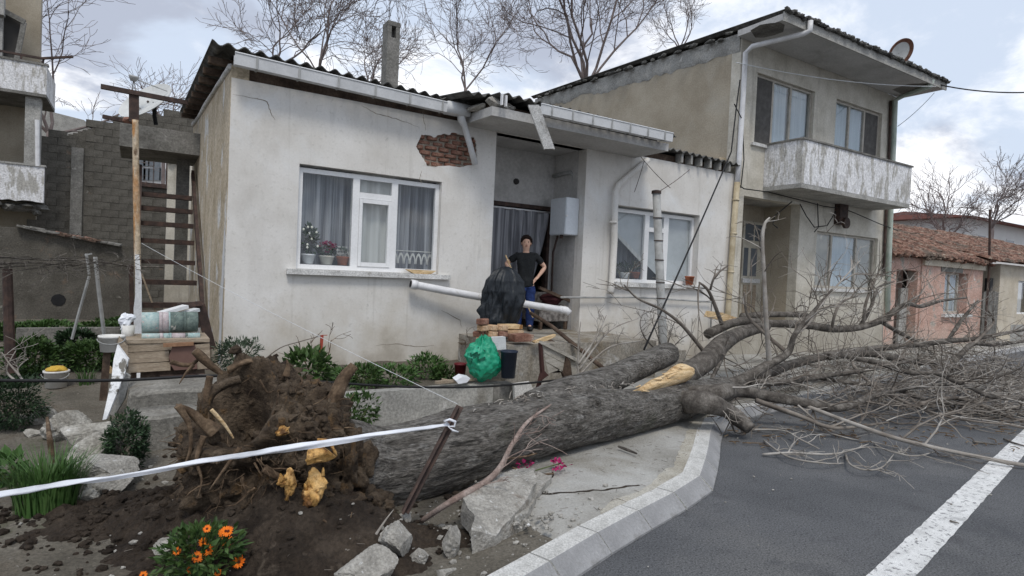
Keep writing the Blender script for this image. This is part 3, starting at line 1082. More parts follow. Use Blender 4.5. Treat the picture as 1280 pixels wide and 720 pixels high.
# loose gutter length hanging from the porch edge
a, b = P(667, 131, Y=6.96), P(687, 186, Y=6.94)
d = (b - a).normalized()
rv = rt
mb = MB()
cw = .075
mb.prism([a - rv * cw + fw * .0, a + rv * cw, a + rv * cw + fw * .09, a + rv * (cw - .012) + fw * .09, a + rv * (cw - .012) + fw * .012, a - rv * (cw - .012) + fw * .012, a - rv * (cw - .012) + fw * .09, a - rv * cw + fw * .09], b - a)
part('hanging_gutter', mb, M['sill'], H1, label='loose gutter length hanging from the porch edge')
mb = MB()
for u, v in ((628, 120), (633, 122)):
    a = P(u, v, Y=7.1)
    mb.box(a.x - .012, a.x + .012, 7.09, 7.13, a.z - .12, a.z + .03)
pieces('gutter_hook', mb, M['pvc'], H1)

# chimney
q = P(482, 108, Y=9.5)
cx0, cz0 = q.x, q.z - .25
cx1, cz1 = cx0 + .21, P(489, 26, Y=9.5).z
mb = MB()
mb.box(cx0, cx1, 9.5, 9.74, cz0, cz1 - .26)
mb.box(cx0, cx0 + .065, 9.5, 9.74, cz1 - .26, cz1 - .07).box(cx1 - .065, cx1, 9.5, 9.74, cz1 - .26, cz1 - .07)
mb.box(cx0 - .002, cx1 + .002, 9.495, 9.745, cz1 - .07, cz1)
part('chimney', mb, M['dark_concrete'], H1)

# gas pipe along the wall
za = P(700, 369.5, Y=7.9).z
mb = MB().tube([(5.9, 7.92, za - .03), (7.6, 7.92, za), (9.6, 7.93, za - .06), (9.62, 7.93, .6)], .017, 8)
part('gas_pipe', mb, M['grey_metal'], H1, True)
# downpipe with a slanted neck left of the second window
mb = MB().tube([P(810, 200, Y=7.95), P(790, 216, Y=7.92), P(773, 231, Y=7.9), P(769, 240, Y=7.9), P(768, 300, Y=7.9), P(765, 355, Y=7.9), P(763, 366, Y=7.86)], [.05, .05, .05, .055, .058, .058, .062], 12)
for v in (278, 352):
    q = P(766.5, v, Y=7.9)
    mb.lathe([(.066, -.02), (.066, .02)], q, 12)
part('downpipe', mb, M['plaster'], H1, True)


def window(parent, x0, x1, z0, z1, y, frame_m, bars, panes, name='window', fw_=.06, dp=.06):
    """bars: boxes (xa,xb,za,zb) inside the frame; panes: (xa,xb,za,zb)"""
    mb = MB()
    mb.box(x0, x1, y, y + dp, z1 - fw_, z1).box(x0, x1, y, y + dp, z0, z0 + fw_)
    mb.box(x0, x0 + fw_, y, y + dp, z0 + fw_, z1 - fw_).box(x1 - fw_, x1, y, y + dp, z0 + fw_, z1 - fw_)
    f = part(name, mb, frame_m, parent)
    for b in bars:
        pro = b[4] if len(b) > 4 else 0
        m2 = MB().box(b[0], b[1], y + .003 - pro, y + dp - .003, b[2], b[3])
        part('mullion', m2, frame_m, f)
    for p in panes:
        m2 = MB().box(p[0], p[1], y + .028, y + .033, p[2], p[3])
        part('pane', m2, M['glass'], f)
    return f


Yw = 8.07


def wx(u, v, y=Yw):
    return P(u, v, Y=y).x


x_a, x_b, x_c, x_d = wx(440.5, 260), wx(449, 260), wx(489, 265), wx(496.7, 265)
zt0, zt1 = P(470, 247, Y=Yw).z, P(470, 254, Y=Yw).z
f1 = window(H1, WIN1[0] + .003, WIN1[1] - .003, WIN1[2] + .003, WIN1[3] - .035, Yw, M['upvc'],
            [(x_a, x_b, WIN1[2] + .063, WIN1[3] - .095), (x_c, x_d, WIN1[2] + .063, WIN1[3] - .095), (x_b + .001, x_c - .001, zt0 - .03, zt0 + .05),
             (x_b + .002, x_b + .045, WIN1[2] + .068, zt0 - .035, .015), (x_c - .045, x_c - .002, WIN1[2] + .068, zt0 - .035, .015),
             (x_b + .047, x_c - .047, WIN1[2] + .068, WIN1[2] + .125, .015), (x_b + .047, x_c - .047, zt0 - .09, zt0 - .035, .015)],
            [(WIN1[0] + .06, x_a, WIN1[2] + .06, WIN1[3] - .09), (x_b, x_c, zt0 + .05, WIN1[3] - .09), (x_b + .045, x_c - .045, WIN1[2] + .12, zt0 - .085), (x_d, WIN1[1] - .06, WIN1[2] + .06, WIN1[3] - .09)])
part('curtain', curtain_sheet(WIN1[0] - .02, x_a + .06, 1.5, 2.99, 8.30, .19, .055, 1), M['curtain'], f1, True)
part('curtain', curtain_sheet(x_c, WIN1[1] + .1, 1.5, 2.99, 8.29, .17, .055, 2), M['curtain'], f1, True)
part('curtain', curtain_sheet(x_a + .02, x_d + .02, 1.5, 2.99, 8.20, .24, .02, 3), M['curtain_white'], f1, True)
# lace hems
mb = MB()
for (a, b, yy) in ((WIN1[0] + .45, x_a, 8.225), (x_d, WIN1[1], 8.215)):
    n = 7
    for k in range(n):
        cx = lerp(a, b, (k + .5) / n)
        for q in range(8):
            a0, a1 = pi * q / 8, pi * (q + 1) / 8
            mb.quad((cx + .05 * cos(a0), yy, 1.72 + .16 * sin(a0)), (cx + .05 * cos(a1), yy, 1.72 + .16 * sin(a1)), (cx + .03 * cos(a1), yy, 1.72 + .12 * sin(a1)), (cx + .03 * cos(a0), yy, 1.72 + .12 * sin(a0)))
    mb.quad((a, yy, 1.90), (b, yy, 1.90), (b, yy, 1.912), (a, yy, 1.912))
part('lace_hem', mb, M['curtain_white'], f1)
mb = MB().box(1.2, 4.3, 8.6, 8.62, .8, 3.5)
part('dark_backdrop', mb, M['room'], H1)  # dark sheet added so that no light shows behind the window
# sills
sa, sb = P(359, 341, Y=7.93), P(563, 349, Y=7.93)
mb = MB().box(sa.x, sb.x, 7.92, 8.067, 1.515, 1.583)
sm = part('window_sill', mb, M['sill'], H1)

u2 = [(772, 776), ]
y2 = 8.13
a1, a2 = wx(805.5, 300, y2), wx(811, 300, y2)
b1, b2 = wx(829, 305, y2), wx(835, 305, y2)
r1 = wx(864, 310, y2) + .05
t0, t1 = P(820, 287, Y=y2).z, P(820, 291, Y=y2).z
f2 = window(H1, WIN2[0] + .003, WIN2[1] - .003, WIN2[2] + .003, WIN2[3] - .04, y2, M['upvc'],
            [(a1, a2, WIN2[2] + .063, WIN2[3] - .10), (b1, b2, WIN2[2] + .063, WIN2[3] - .10), (a2 + .001, b1 - .001, t0 - .05, t0 + .03), (b2 + .001, WIN2[1] - .065, WIN2[2] + .065, WIN2[2] + .07)],
            [(WIN2[0] + .06, a1, WIN2[2] + .06, WIN2[3] - .10), (a2, b1, t0 + .03, WIN2[3] - .1), (a2, b1, WIN2[2] + .06, t0 - .05), (b2, WIN2[1] - .06, WIN2[2] + .06, WIN2[3] - .1)])
mb = MB().box(b1 - .05, WIN2[1] + .02, 8.20, 8.21, 1.5, 3.0)
part('blind', mb, M['blind'], f2)
mb = MB()
mb.prism([(WIN2[0] - .05, 8.22, 2.98), (WIN2[0] - .05, 8.22, 2.62), (WIN2[0] + .35, 8.22, 2.35), (a1 + .05, 8.22, 2.0), (b1 - .06, 8.22, 1.75), (b1 - .06, 8.22, 2.98)], (0, .01, 0))
part('drawn_blind', mb, M['blind'], f2)
mb = MB().beam((WIN2[0] - .03, 8.205, 2.58), (a1 + .06, 8.205, 1.96), .02, .07)
part('blind_rod', mb, M['curtain_white'], f2)
part('curtain', curtain_sheet(WIN2[0], a2 + .3, 1.5, 2.62, 8.45, .13, .02, 5), M['curtain'], f2, True)
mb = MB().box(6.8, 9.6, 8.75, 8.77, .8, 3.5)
part('dark_backdrop', mb, M['room'], H1)
mb = MB().box(P(764, 357, Y=7.93).x, P(881, 360, Y=7.93).x, 7.92, 8.127, 1.50, 1.573)
part('window_sill', mb, M['sill'], H1)

# ------------------------------------------------------------------ two-storey house
H2 = thing('two_storey_house', 'stained cream two-storey house with a concrete balcony right of the white house', 'house', (13.2, 8, 0))
SZ = 6.57
G = (13.15, 15.80, 1.63, 2.93)
W1 = (10.73, 12.77, 4.56, 6.01)
W2 = (13.63, 15.66, 4.56, 6.03)
RC = (10.50, 12.46, .72, 3.45)
part('front_wall', wall(MB(), 10.18, 16.32, -.15, SZ, 8.0, .22, [G, W1, W2, RC]), M['h2_front'], H2)
mb = MB().prism([(10.18, 8.222, -.15), (10.18, 15.4, -.15), (10.18, 15.4, SZ + .39), (10.18, 8.222, SZ + .09)], (.2, 0, 0))
part('side_wall', mb, M['h2_side'], H2)
mb = MB().prism([(16.12, 8.222, -.15), (16.12, 15.4, -.15), (16.12, 15.4, 6.9), (16.12, 8.222, SZ)], (.2, 0, 0))
mb.box(10.39, 16.11, 15.2, 15.4, 0, 6.85)
pieces('rear_wall', mb, M['h2_side'], H2)
# rough band of broken render under the roof edge
mb = MB()


def band(s, t):
    y = lerp(8.02, 15.4, s)
    z = SZ + .10 + .041 * (y - 8)
    d = .36 + .22 * NZ.noise(Vector((y * .8, 3, 0))) + .10 * NZ.noise(Vector((y * 4, 9, 0)))
    return (10.150 + .014 * NZ.noise(Vector((y * 6, t * 3, 0))) + (.026 if t > .9 else 0), y, z - d * t)


mb.grid(band, 130, 5)
part('broken_render_band', mb, M['concrete'], H2, True)
# eave slab and roof
mb = MB()
mb.prism([(10.04, 7.0, SZ), (16.5, 7.0, SZ), (16.5, 7.997, SZ), (10.04, 7.997, SZ)], (0, 0, .12))
part('eave_slab', mb, M['soffit'], H2)
mb = MB().box(10.03, 16.51, 6.97, 6.998, SZ - .03, SZ + .145)
part('eave_fascia', mb, M['concrete'], H2)
mb = MB()
hole = [(938, 38), (950, 31), (962, 29), (975, 28), (981, 31), (979, 40), (968, 44), (955, 47), (944, 47)]
pl = [P(u, v, Z=SZ - .003) for u, v in hole]
mb.quad(*pl)
pl = [P(u, v, Z=SZ - .003) for u, v in [(1115, 112), (1135, 105), (1163, 104), (1150, 112), (1128, 118)]]
mb.quad(*pl)
pieces('broken_soffit', mb, M['dark_concrete'], H2)
mb = corrugated(10.06, 16.56, 6.90, 15.5, SZ + .175, .036, .026, .21)
part('roof_sheet', mb, M['roof_sheet'], H2, True)
rg = random.Random(12)
mb = MB()
for k in range(60):
    x = lerp(10.0, 16.5, (k + .5) / 60)
    mb.rock((x, 6.93 + rg.uniform(-.015, .02), SZ + .17 + rg.uniform(-.03, .03)), (.07, .05, rg.uniform(.03, .055)), k, 1, .4)
part('roof_edge_tiles', mb, M['roof_sheet'], H2, kind='stuff')
mb = MB()
for k in range(26):
    y = lerp(8.1, 15.3, (k + rg.random()) / 26)
    mb.rock((10.06 + rg.uniform(-.03, .05), y, SZ + .041 * (y - 8) + .10 + rg.uniform(-.03, .05)), (.06, rg.uniform(.06, .16), rg.uniform(.03, .06)), k + 90, 1, .4)
part('verge_tiles', mb, M['roof_sheet'], H2, kind='stuff')
# recess with the front door
RY = 8.9
mb = MB().box(10.3, 12.459, RY, RY + .1, .6, 3.5)
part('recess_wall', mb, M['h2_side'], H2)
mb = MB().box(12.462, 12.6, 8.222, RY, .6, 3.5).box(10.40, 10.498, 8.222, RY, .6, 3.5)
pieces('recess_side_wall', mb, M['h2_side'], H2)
part('recess_ceiling', MB().box(10.5, 12.458, 8.05, RY - .003, 3.453, 3.56), M['concrete'], H2)
mb = MB().box(10.5, 12.458, 8.05, RY - .003, .3, .716)
part('recess_floor', mb, M['concrete'], H2)
M['door'] = mat('cream_door_paint', [(.42, .385, .31), (.50, .465, .385), (.55, .52, .445)], 6, 6, .7, .2, 30, [((.26, .22, .16), 5, .6, .74, (1, 1, .4), .7)])
d0, d1 = P(926.5, 320, Y=RY).x, P(956, 320, Y=RY).x
zt = P(938, 277, Y=RY).z
zm = P(938, 303, Y=RY).z
mb = MB().box(d0, d1, RY - .03, RY - .002, .72, zt)
dr_ = part('door', mb, M['door'], H2)
xm = (d0 + d1) / 2 - .05
mb = MB()
mb.box(d0 + .06, xm - .02, RY - .036, RY - .031, zm + .04, zt - .06).box(xm + .03, d1 - .12, RY - .036, RY - .031, zm + .04, zt - .06)
zl, zh = P(935, 345, Y=RY).z, P(935, 310, Y=RY).z
mb.box(d0 + .05, d0 + .2, RY - .036, RY - .031, zl, zh).box(d0 + .30, d0 + .52, RY - .036, RY - .031, zl, zh)
pieces('door_glass', mb, M['far_glass'], dr_)
mb = MB().box(d0, d0 + .62, RY - .08, RY - .031, zl - .16, zl - .06)
part('letter_ledge', mb, M['sill'], dr_)
mb = MB()
for k in range(3):
    mb.box(d0 + .08 + k * .17, d0 + .2 + k * .17, RY - .045, RY - .031, .85, zl - .2)
pieces('door_panel', mb, M['wood'], dr_)
M['alu'] = mat('tan_aluminium_frame', [(.36, .33, .285), (.43, .40, .35), (.48, .45, .40)], 6, 5, .6, .05, 30)


def h2win(box, us, vmid, fills, y=8.07):
    x0, x1, z0, z1 = box
    xs = [P(u, vmid, Y=y).x for u in us]
    bars = [(x - .03, x + .03, z0 + .052, z1 - .052) for x in xs]
    ed = [x0 + .05] + [v for x in xs for v in (x - .03, x + .03)] + [x1 - .05]
    pn = [(ed[2 * i], ed[2 * i + 1], z0 + .05, z1 - .05) for i in range(len(xs) + 1)]
    f = window(H2, x0 + .004, x1 - .004, z0 + .004, z1 - .004, y, M['alu'], bars, pn, fw_=.05)
    for (a, b, c, d), k in zip(pn, fills):
        if k == 'screen':
            part('insect_screen', MB().box(a, b, y + .01, y + .018, c, d), M['screen'], f)
        elif k in ('blind', 'blind_tan'):
            part('blind', MB().box(a - .02, b + .02, y + .06, y + .07, c - .05, d + .05), M[k], f)
        else:
            part('curtain', curtain_sheet(a - .05, b + .05, c - .05, d + .05, y + .08, .22, .02, int(a * 7)), M[k], f, True)
    return f


h2win(W1, (965.5, 988), 135, ('screen', 'curtain_blue', 'curtain_blue'))
h2win(W2, (1061, 1080), 160, ('curtain_blue', 'curtain_blue', 'screen'))
h2win(G, (1038.5, 1069.5), 325, ('blind_tan', 'curtain_blue', 'blind_tan'))
mb = MB().box(13.05, 15.98, 7.93, 8.06, 1.555, 1.628)
part('window_sill', mb, M['sill'], H2)
mb = MB().box(10.62, 12.85, 7.94, 8.06, 4.50, 4.558).box(13.55, 15.75, 7.94, 8.06, 4.50, 4.558)
pieces('window_sill', mb, M['sill'], H2)
mb = MB().box(10.4, 16.1, 8.7, 8.72, 3.8, 6.3).box(12.62, 16.1, 8.7, 8.72, .8, 3.4)
pieces('dark_backdrop', mb, M['room'], H2)  # dark sheets added behind the panes in place of the unlit rooms
# balcony
bx0, bx1, by = 11.10, 15.42, 7.14
BA = part('balcony', MB().box(bx0, bx1, by, 7.998, 3.60, 3.74), M['concrete'], H2)
mb = MB().box(bx0 - .002, bx1 + .002, by - .003, by + .11, 3.60 + .09, 4.555)
mb.box(bx0 - .001, bx0 + .11, by + .11, 7.997, 3.69, 4.554).box(bx1 - .11, bx1 + .001, by + .11, 7.997, 3.69, 4.554)
part('parapet', mb, M['balcony'], BA)
mb = MB().box(bx0 - .03, bx1 + .03, by - .03, by + .14, 4.556, 4.592).box(bx0 - .03, bx0 + .14, by + .14, 7.99, 4.556, 4.592).box(bx1 - .14, bx1 + .03, by + .14, 7.99, 4.556, 4.592)
part('parapet_cap', mb, M['dark_concrete'], BA)
# pipes
mb = MB().tube([P(1013, 26, Y=6.9), P(1012.5, 38, Y=6.9), P(1005, 42, Y=7.0), P(940, 58, Y=7.75), P(932, 66, Y=7.9), P(929, 120, Y=7.92), P(924, 200, Y=7.92), P(921, 232, Y=7.92)], .05, 12)
part('downpipe', mb, M['pvc'], H2, True)
mb = MB().tube([P(921.5, 228, Y=7.92), P(916, 300, Y=7.92), P(910, 392, Y=7.92), P(909, 410, Y=7.92)], .058, 12)
for v in (250, 292, 340):
    q = P(921.5 + (v - 228) * -.0702, v, Y=7.92)
    mb.lathe([(.068, -.02), (.068, .02)], q, 12)
part('lower_downpipe', mb, M['yellow_pipe'], H2, True)
M['pale_green'] = mat('pale_green_pipe', [(.36, .43, .37), (.45, .51, .45), (.5, .55, .5)], 6, 5, .6, .05, 30, [((.25, .2, .15), 4, .6, .72, (1, 1, .4), .8)])
mb = MB().tube([P(1165, 100, Y=7.0), P(1162, 108, Y=7.02), P(1130, 119, Y=7.8), P(1119, 126, Y=7.93), P(1117, 180, Y=7.93), P(1112, 300, Y=7.93), P(1109, 400, Y=7.93)], .06, 10)
part('downpipe', mb, M['pale_green'], H2, True)
mb = MB().tube([P(1113.5, 126, Y=7.95), P(1112, 180, Y=7.95), P(1106, 300, Y=7.95), P(1104, 345, Y=7.95)], .035, 8)
part('cable_duct', mb, M['steel_dark'], H2, True)
# meter box and wires under the balcony
q = P(1053, 268, Y=7.9)
mb = MB().box(q.x - .17, q.x + .17, 7.86, 7.997, q.z - .24, q.z + .24)
mb.lathe([(.13, 0), (.13, .06)], (q.x + .05, 7.86, q.z - .2), 12, (0, -1, 0))
part('meter_box', mb, M['steel_dark'], H2)


def sag(a, b, s, n=14):
    a, b = Vector(a), Vector(b)
    return [a.lerp(b, i / n) - Vector((0, 0, s * 4 * (i / n) * (1 - i / n))) for i in range(n + 1)]


def trace(pts, y):
    return [P(u, v, Y=y) for u, v in pts]


mb = MB()
for pts in ([(922, 230), (930, 236), (960, 240), (1000, 250), (1030, 258), (1045, 260)], [(1047, 258), (1070, 267), (1100, 280), (1122, 288)],
            [(990, 252), (978, 262), (968, 270), (966, 280), (972, 285)], [(1000, 255), (1008, 270), (1018, 284), (1034, 282), (1045, 264)], [(918, 130), (928, 150), (930, 200), (926, 235)], [(1022, 254), (1023, 284), (1018, 290)],
            [(1050, 275), (1054, 283), (1060, 278), (1057, 268)]):
    mb.tube(trace(pts, 7.9), .012, 5)
pieces('wall_cable', mb, M['black'], H2)
mb = MB().tube(sag(P(920, 78, Y=7.9), P(1170, 108, Y=6.95), .12), .009, 5)
part('eave_cable', mb, M['box_white'], H2)
q = P(967, 262, Y=8)
# rusty dish on the roof
q = P(1126, 66, Y=8.2)
a = (rt * .80 + up * .52).normalized()
vd = ray(1126, 66).normalized()
n0 = -vd * .75 + vd.cross(a) * .45
n_ = (n0 - a * n0.dot(a)).normalized()
c_ = n_.cross(a)


def dish_mesh(q, a, c, n, ra, rc, dep, r0=0.0, r1=1.0, th=.012):
    mb = MB()

    def fn(o):
        def g(s, t):
            r = lerp(r0, r1, t)
            k = 2 * pi * s
            return q + a * (ra * r * cos(k)) + c * (rc * r * sin(k)) + n * (dep * (r * r - 1) + o)
        return g
    mb.grid(fn(0), 40, 6).grid(fn(-th), 40, 6)
    for k in range(40):
        mb.quad(fn(0)(k / 40, 1), fn(0)((k + 1) / 40, 1), fn(-th)((k + 1) / 40, 1), fn(-th)(k / 40, 1))
    return mb


D2 = thing('satellite_dish', 'rusty rimmed satellite dish on the two-storey roof edge', 'satellite dish', q)
part('reflector', dish_mesh(q, a, c_, n_, .40, .34, .06, 0, .76), M['dish'], D2, True)
part('rusty_rim', dish_mesh(q + n_ * .004, a, c_, n_, .40, .34, .06, .74, 1.0, .02), M['rust'], D2, True)
mb = MB().tube([q - n_ * .07, q - n_ * .2 - up * .1, (q.x + .05, q.y + .2, SZ + .2)], .025, 6)
part('mount', mb, M['steel_dark'], D2)

# power line leaving to the right, cable hanging down to the fallen tree
mb = MB().tube(sag(P(1174, 106, Y=7.0), P(1330, 112, Y=5.0), .12), .016, 5)
solo('power_line', mb, M['black'], 'black power line leaving the two-storey eave to the right', 'cable', P(1174, 106, Y=7.0))
mb = MB().tube(sag(P(1168, 116, Y=7.6), P(1122, 158, Y=7.9), .05), .007, 4)
solo('loop_wire', mb, M['black'], 'short thin wire drooping from the eave corner against the sky', 'wire', P(1168, 116, Y=7.6))
a, b = P(914, 190, Y=7.8), P(805, 437, Y=5.9)
mb = MB().tube([P(925, 100, Y=7.85), P(921, 130, Y=7.8)] + sag(a, b, .03), .014, 6)
solo('hanging_cable', mb, M['black'], 'black cable hanging diagonally past the second window to the trunk', 'cable', b, smooth=True)
for p0, p1, lb in (((838, 235), (801, 196), 'thin wire running left from the grey post top to the canopy end'), ((826, 238), (862, 212), 'thin wire running right from the grey post top to the wall'),
                   ((793, 240), (805, 202), 'thin wire hanging beside the slanted downpipe neck')):
    solo('thin_wire', MB().tube(sag(P(*p0, Y=7.6), P(*p1, Y=7.75), .02), .006, 4), M['steel_dark'], lb, 'wire', P(*p0, Y=7.6))

# ------------------------------------------------------------------ pink cottage and neighbours
PC = thing('pink_cottage', 'peeling pink cottage with a worn red tiled roof beyond the two-storey house', 'cottage', (20, 8.3, 0))
PY = 8.25


def px(u, v):
    return P(u, v, Y=PY)


x0, x1, x2 = 16.36, px(1150, 380).x, px(1226.5, 380).x
ze = px(1150, 322).z
wl, wr = px(1180, 370).x, px(1209, 370).x
wz0, wz1 = px(1195, 392).z, px(1195, 341).z
part('front_wall', wall(MB(), x1, x2, -.1, ze, PY, .3, [(wl, wr, wz0, wz1)]), M['pink'], PC)
od0, od1 = px(1120, 380).x, px(1149, 380).x
odz = px(1130, 337).z
part('entry_wall', wall(MB(), x0, x1 - .004, -.1, ze - .02, PY + .03, .28, [(od0, od1 - .1, -.05, odz)]), M['pink'], PC)
part('inner_wall', MB().box(x0, x1 + .5, PY + 1.3, PY + 1.35, 0, ze), M['brick'], PC)
mb = MB().box(od0 + .75, od1 - .12, PY + .25, PY + .32, 0, odz - .5)
part('grey_door', mb, M['concrete'], PC)
mb = MB().box(px(1176, 340).x, px(1203, 340).x, PY - .02, PY + .05, wz1 + .002, wz1 + .22)
part('lintel', mb, M['dark_concrete'], PC)
mb = MB().box(wl - .1, wr + .2, PY - .1, PY + .1, wz0 - .1, wz0 - .003)
part('window_sill', mb, M['sill'], PC)
f = window(PC, wl + .005, wr - .35, wz0 + .005, wz1 - .005, PY + .12, M['leaf_bluish'] if False else M['alu'], [((wl + wr - .35) / 2 - .03, (wl + wr - .35) / 2 + .03, wz0 + .07, wz1 - .07)],
           [(wl + .06, wr - .4, wz0 + .06, wz1 - .06)])
part('curtain', curtain_sheet(wl, wr, wz0, wz1, PY + .28, .3, .02, 3), M['curtain_blue'], f, True)
part('dark_backdrop', MB().box(wl - .5, wr + .5, PY + .9, PY + .92, wz0 - .2, wz1 + .2), M['room'], PC)
part('end_wall', MB().box(x2 - .3, x2 - .002, PY + .302, 12, -.1, ze), M['pink'], PC)


def tiled_roof(x0, x1, y0, y1, z0, z1, hip0=0.0, hip1=0.0, cw=.24, rl=.36, seed=0):
    """rows of half-round clay tiles, each its own piece of geometry"""
    mb = MB()
    rg = random.Random(seed)
    n = int((x1 - x0) / cw)
    rows = int(sqrt((y1 - y0) ** 2 + (z1 - z0) ** 2) / rl)
    for j in range(rows):
        t = j / rows
        t2 = (j + 1.15) / rows
        for i in range(n):
            x = x0 + (i + .5) * cw
            if x < x0 + hip0 * t or x > x1 - hip1 * t:
                continue
            ya, yb = lerp(y0, y1, t), lerp(y0, y1, t2)
            za, zb = lerp(z0, z1, t) + rg.uniform(-.02, .05), lerp(z0, z1, t2) + rg.uniform(-.03, .02)
            sx = rg.uniform(-.03, .03)
            v = []
            for (yy, zz, rr) in ((ya, za, .125), (yb, zb, .105)):
                for k in range(5):
                    a = pi * k / 4
                    v.append((x + sx + rr * cos(a), yy, zz + rr * .75 * sin(a)))
            mb.add(v, [(k, k + 1, k + 6, k + 5) for k in range(4)] + [(4, 3, 2, 1, 0)])
    return mb


RZ = P(1192, 293, Y=11.4).z
part('roof_tile', tiled_roof(x0 - .1, x2 + .3, PY - .22, 11.4, ze + .02, RZ, 2.5, 1.5, seed=3), M['tile'], PC, kind='stuff')
mb = MB().quad((x0 - .1, PY - .2, ze - .01), (x2 + .3, PY - .2, ze - .01), (x2 - 1.2, 11.4, RZ - .04), (x0 + 2.4, 11.4, RZ - .04))
mb.quad((x0 - .1, PY - .2, ze - .01), (x0 + 2.4, 11.4, RZ - .04), (x0 - .1, 14, ze - .01))
mb.quad((x2 + .3, PY - .2, ze - .01), (x2 + .3, 14, ze - .01), (x2 - 1.2, 11.4, RZ - .04))
part('roof_deck', mb, M['tile'], PC)
mb = MB()
rg = random.Random(8)
for k in range(34):
    x = lerp(x0, x2 + .2, (k + rg.random()) / 34)
    mb.rock((x, PY - .16 + rg.uniform(-.05, .05), ze + .02 + rg.uniform(-.06, .05)), (.12, .09, .05), k, 1, .5)
part('eave_rubble', mb, M['tile'], PC, kind='stuff')
part('cornice', MB().box(x1, x2 + .02, PY - .07, PY - .002, ze - .2, ze - .02), M['cream'], PC)

mb = MB().box(px(1227, 330).x, 25.8, 9.2, 9.4, 0, ze)
solo('garden_wall', mb, M['boiler'], 'bluish set back wall between the pink and cream cottages', 'wall', (px(1227, 330).x, 9.2, 0))
GT = thing('plank_gate', 'dark grey plank gate between the pink and cream cottages', 'gate', (px(1236, 400).x, PY, 0))
ga_, gb_ = px(1228, 390).x, px(1247, 390).x
gz = px(1237, 365).z
for k in range(7):
    a = lerp(ga_, gb_, k / 7)
    part('plank', MB().box(a + .01, lerp(ga_, gb_, (k + 1) / 7) - .01, PY, PY + .04, .05, gz + (.03 if k % 2 else 0)), M['dark_concrete'], GT)
part('rail', MB().box(ga_, gb_, PY + .041, PY + .09, .5, .6).box(ga_, gb_, PY + .041, PY + .09, gz - .4, gz - .3), M['wood_dark'], GT)
part('post', MB().box(px(1243, 345).x, px(1246.5, 345).x, PY + .1, PY + .25, 0, px(1245, 348).z), M['black'], GT)

CC = thing('cream_cottage', 'cream rendered cottage with tiled roof at the right edge', 'cottage', (28, 8.3, 0))
c0 = px(1248, 380).x
zc = px(1262, 331).z
w0, w1 = px(1272, 370).x, px(1290, 370).x
z0_, z1_ = px(1276, 393).z, px(1276, 351).z
part('front_wall', wall(MB(), c0, 36, -.1, zc, PY, .3, [(w0, w1, z0_, z1_)]), M['cream'], CC)
part('end_wall', MB().box(c0 + .003, c0 + .3, PY + .302, 13, -.1, zc), M['cream'], CC)
f = window(CC, w0 + .005, w1 - .005, z0_ + .005, z1_ - .005, PY + .1, M['upvc'], [], [(w0 + .06, w1 - .06, z0_ + .06, z1_ - .06)])
part('dark_backdrop', MB().box(w0 - .3, w1 + .3, PY + .8, PY + .82, z0_ - .2, z1_ + .2), M['room'], CC)
part('base_patch', MB().box(px(1263, 410).x, 36, PY - .012, PY - .003, 0, z0_ - .35), M['concrete'], CC)
rz2 = P(1262, 304, Y=12.5).z
part('roof_tile', tiled_roof(c0 - 1.6, 36, PY - .3, 12.5, zc + .05, rz2, 0, 0, seed=5), M['tile'], CC, kind='stuff')
part('roof_deck', MB().quad((c0 - 1.6, PY - .28, zc + .02), (36, PY - .28, zc + .02), (36, 12.5, rz2 - .03), (c0 - 1.6, 12.5, rz2 - .03)).quad((c0 - 1.6, 12.5, rz2 - .03), (36, 12.5, rz2 - .03), (36, 15, zc), (c0 - 1.6, 15, zc)), M['tile'], CC)
a, b = P(1236.5, 335, Y=8.1), P(1237.5, 262, Y=8.1)
mb = MB().tube([(a.x, a.y, 0), a, b], .035, 6)
solo('antenna_mast', mb, M['steel_dark'], 'thin dark mast standing before the pink cottage roof', 'mast', (a.x, a.y, 0))
a, b = P(1119.5, 372, Y=7.95), P(1126, 372, Y=7.95)


def far_house(name, label, u0, u1, vt, vb, Y, wallm, roofm, over=1.2, roof_v=None, wins=0):
    a, b = P(u0, vb, Y=Y), P(u1, vb, Y=Y)
    zt_ = P((u0 + u1) / 2, vt, Y=Y).z
    t = thing(name, label, 'house', (a.x, Y, 0))
    W_ = b.x - a.x
    part('wall', MB().box(a.x, b.x, Y, Y + 8, -.1, zt_), wallm, t)
    zr = P((u0 + u1) / 2, roof_v, Y=Y).z if roof_v else zt_ + 1.5
    mb = MB()
    mb.prism([(a.x - over, Y - over, zt_ + .002), (a.x - over, Y + 4, zr), (a.x - over, Y + 9, zt_ + .002)], (W_ + 2 * over, 0, 0))
    part('roof', mb, roofm, t)
    for k in range(wins):
        x = lerp(a.x, b.x, (k + .5) / wins)
        f = part('window', MB().box(x - .8, x + .8, Y - .05, Y - .003, zt_ - 2.6, zt_ - 1.1), M['far_white'], t)
        part('pane', MB().box(x - .7, x + .7, Y - .06, Y - .051, zt_ - 2.5, zt_ - 1.2), M['far_glass'], f)
    return t


far_house('far_house', 'distant white house with red roof rising behind the tiled cottages', 1206, 1310, 282, 300, 21, M['far_white'], M['far_red'], 1.0, 272, 3)
far_house('far_house', 'distant low white house with red roof beside the balcony house pipe', 1121, 1188, 299, 312, 17, M['far_white'], M['far_red'], .6, 295, 2)

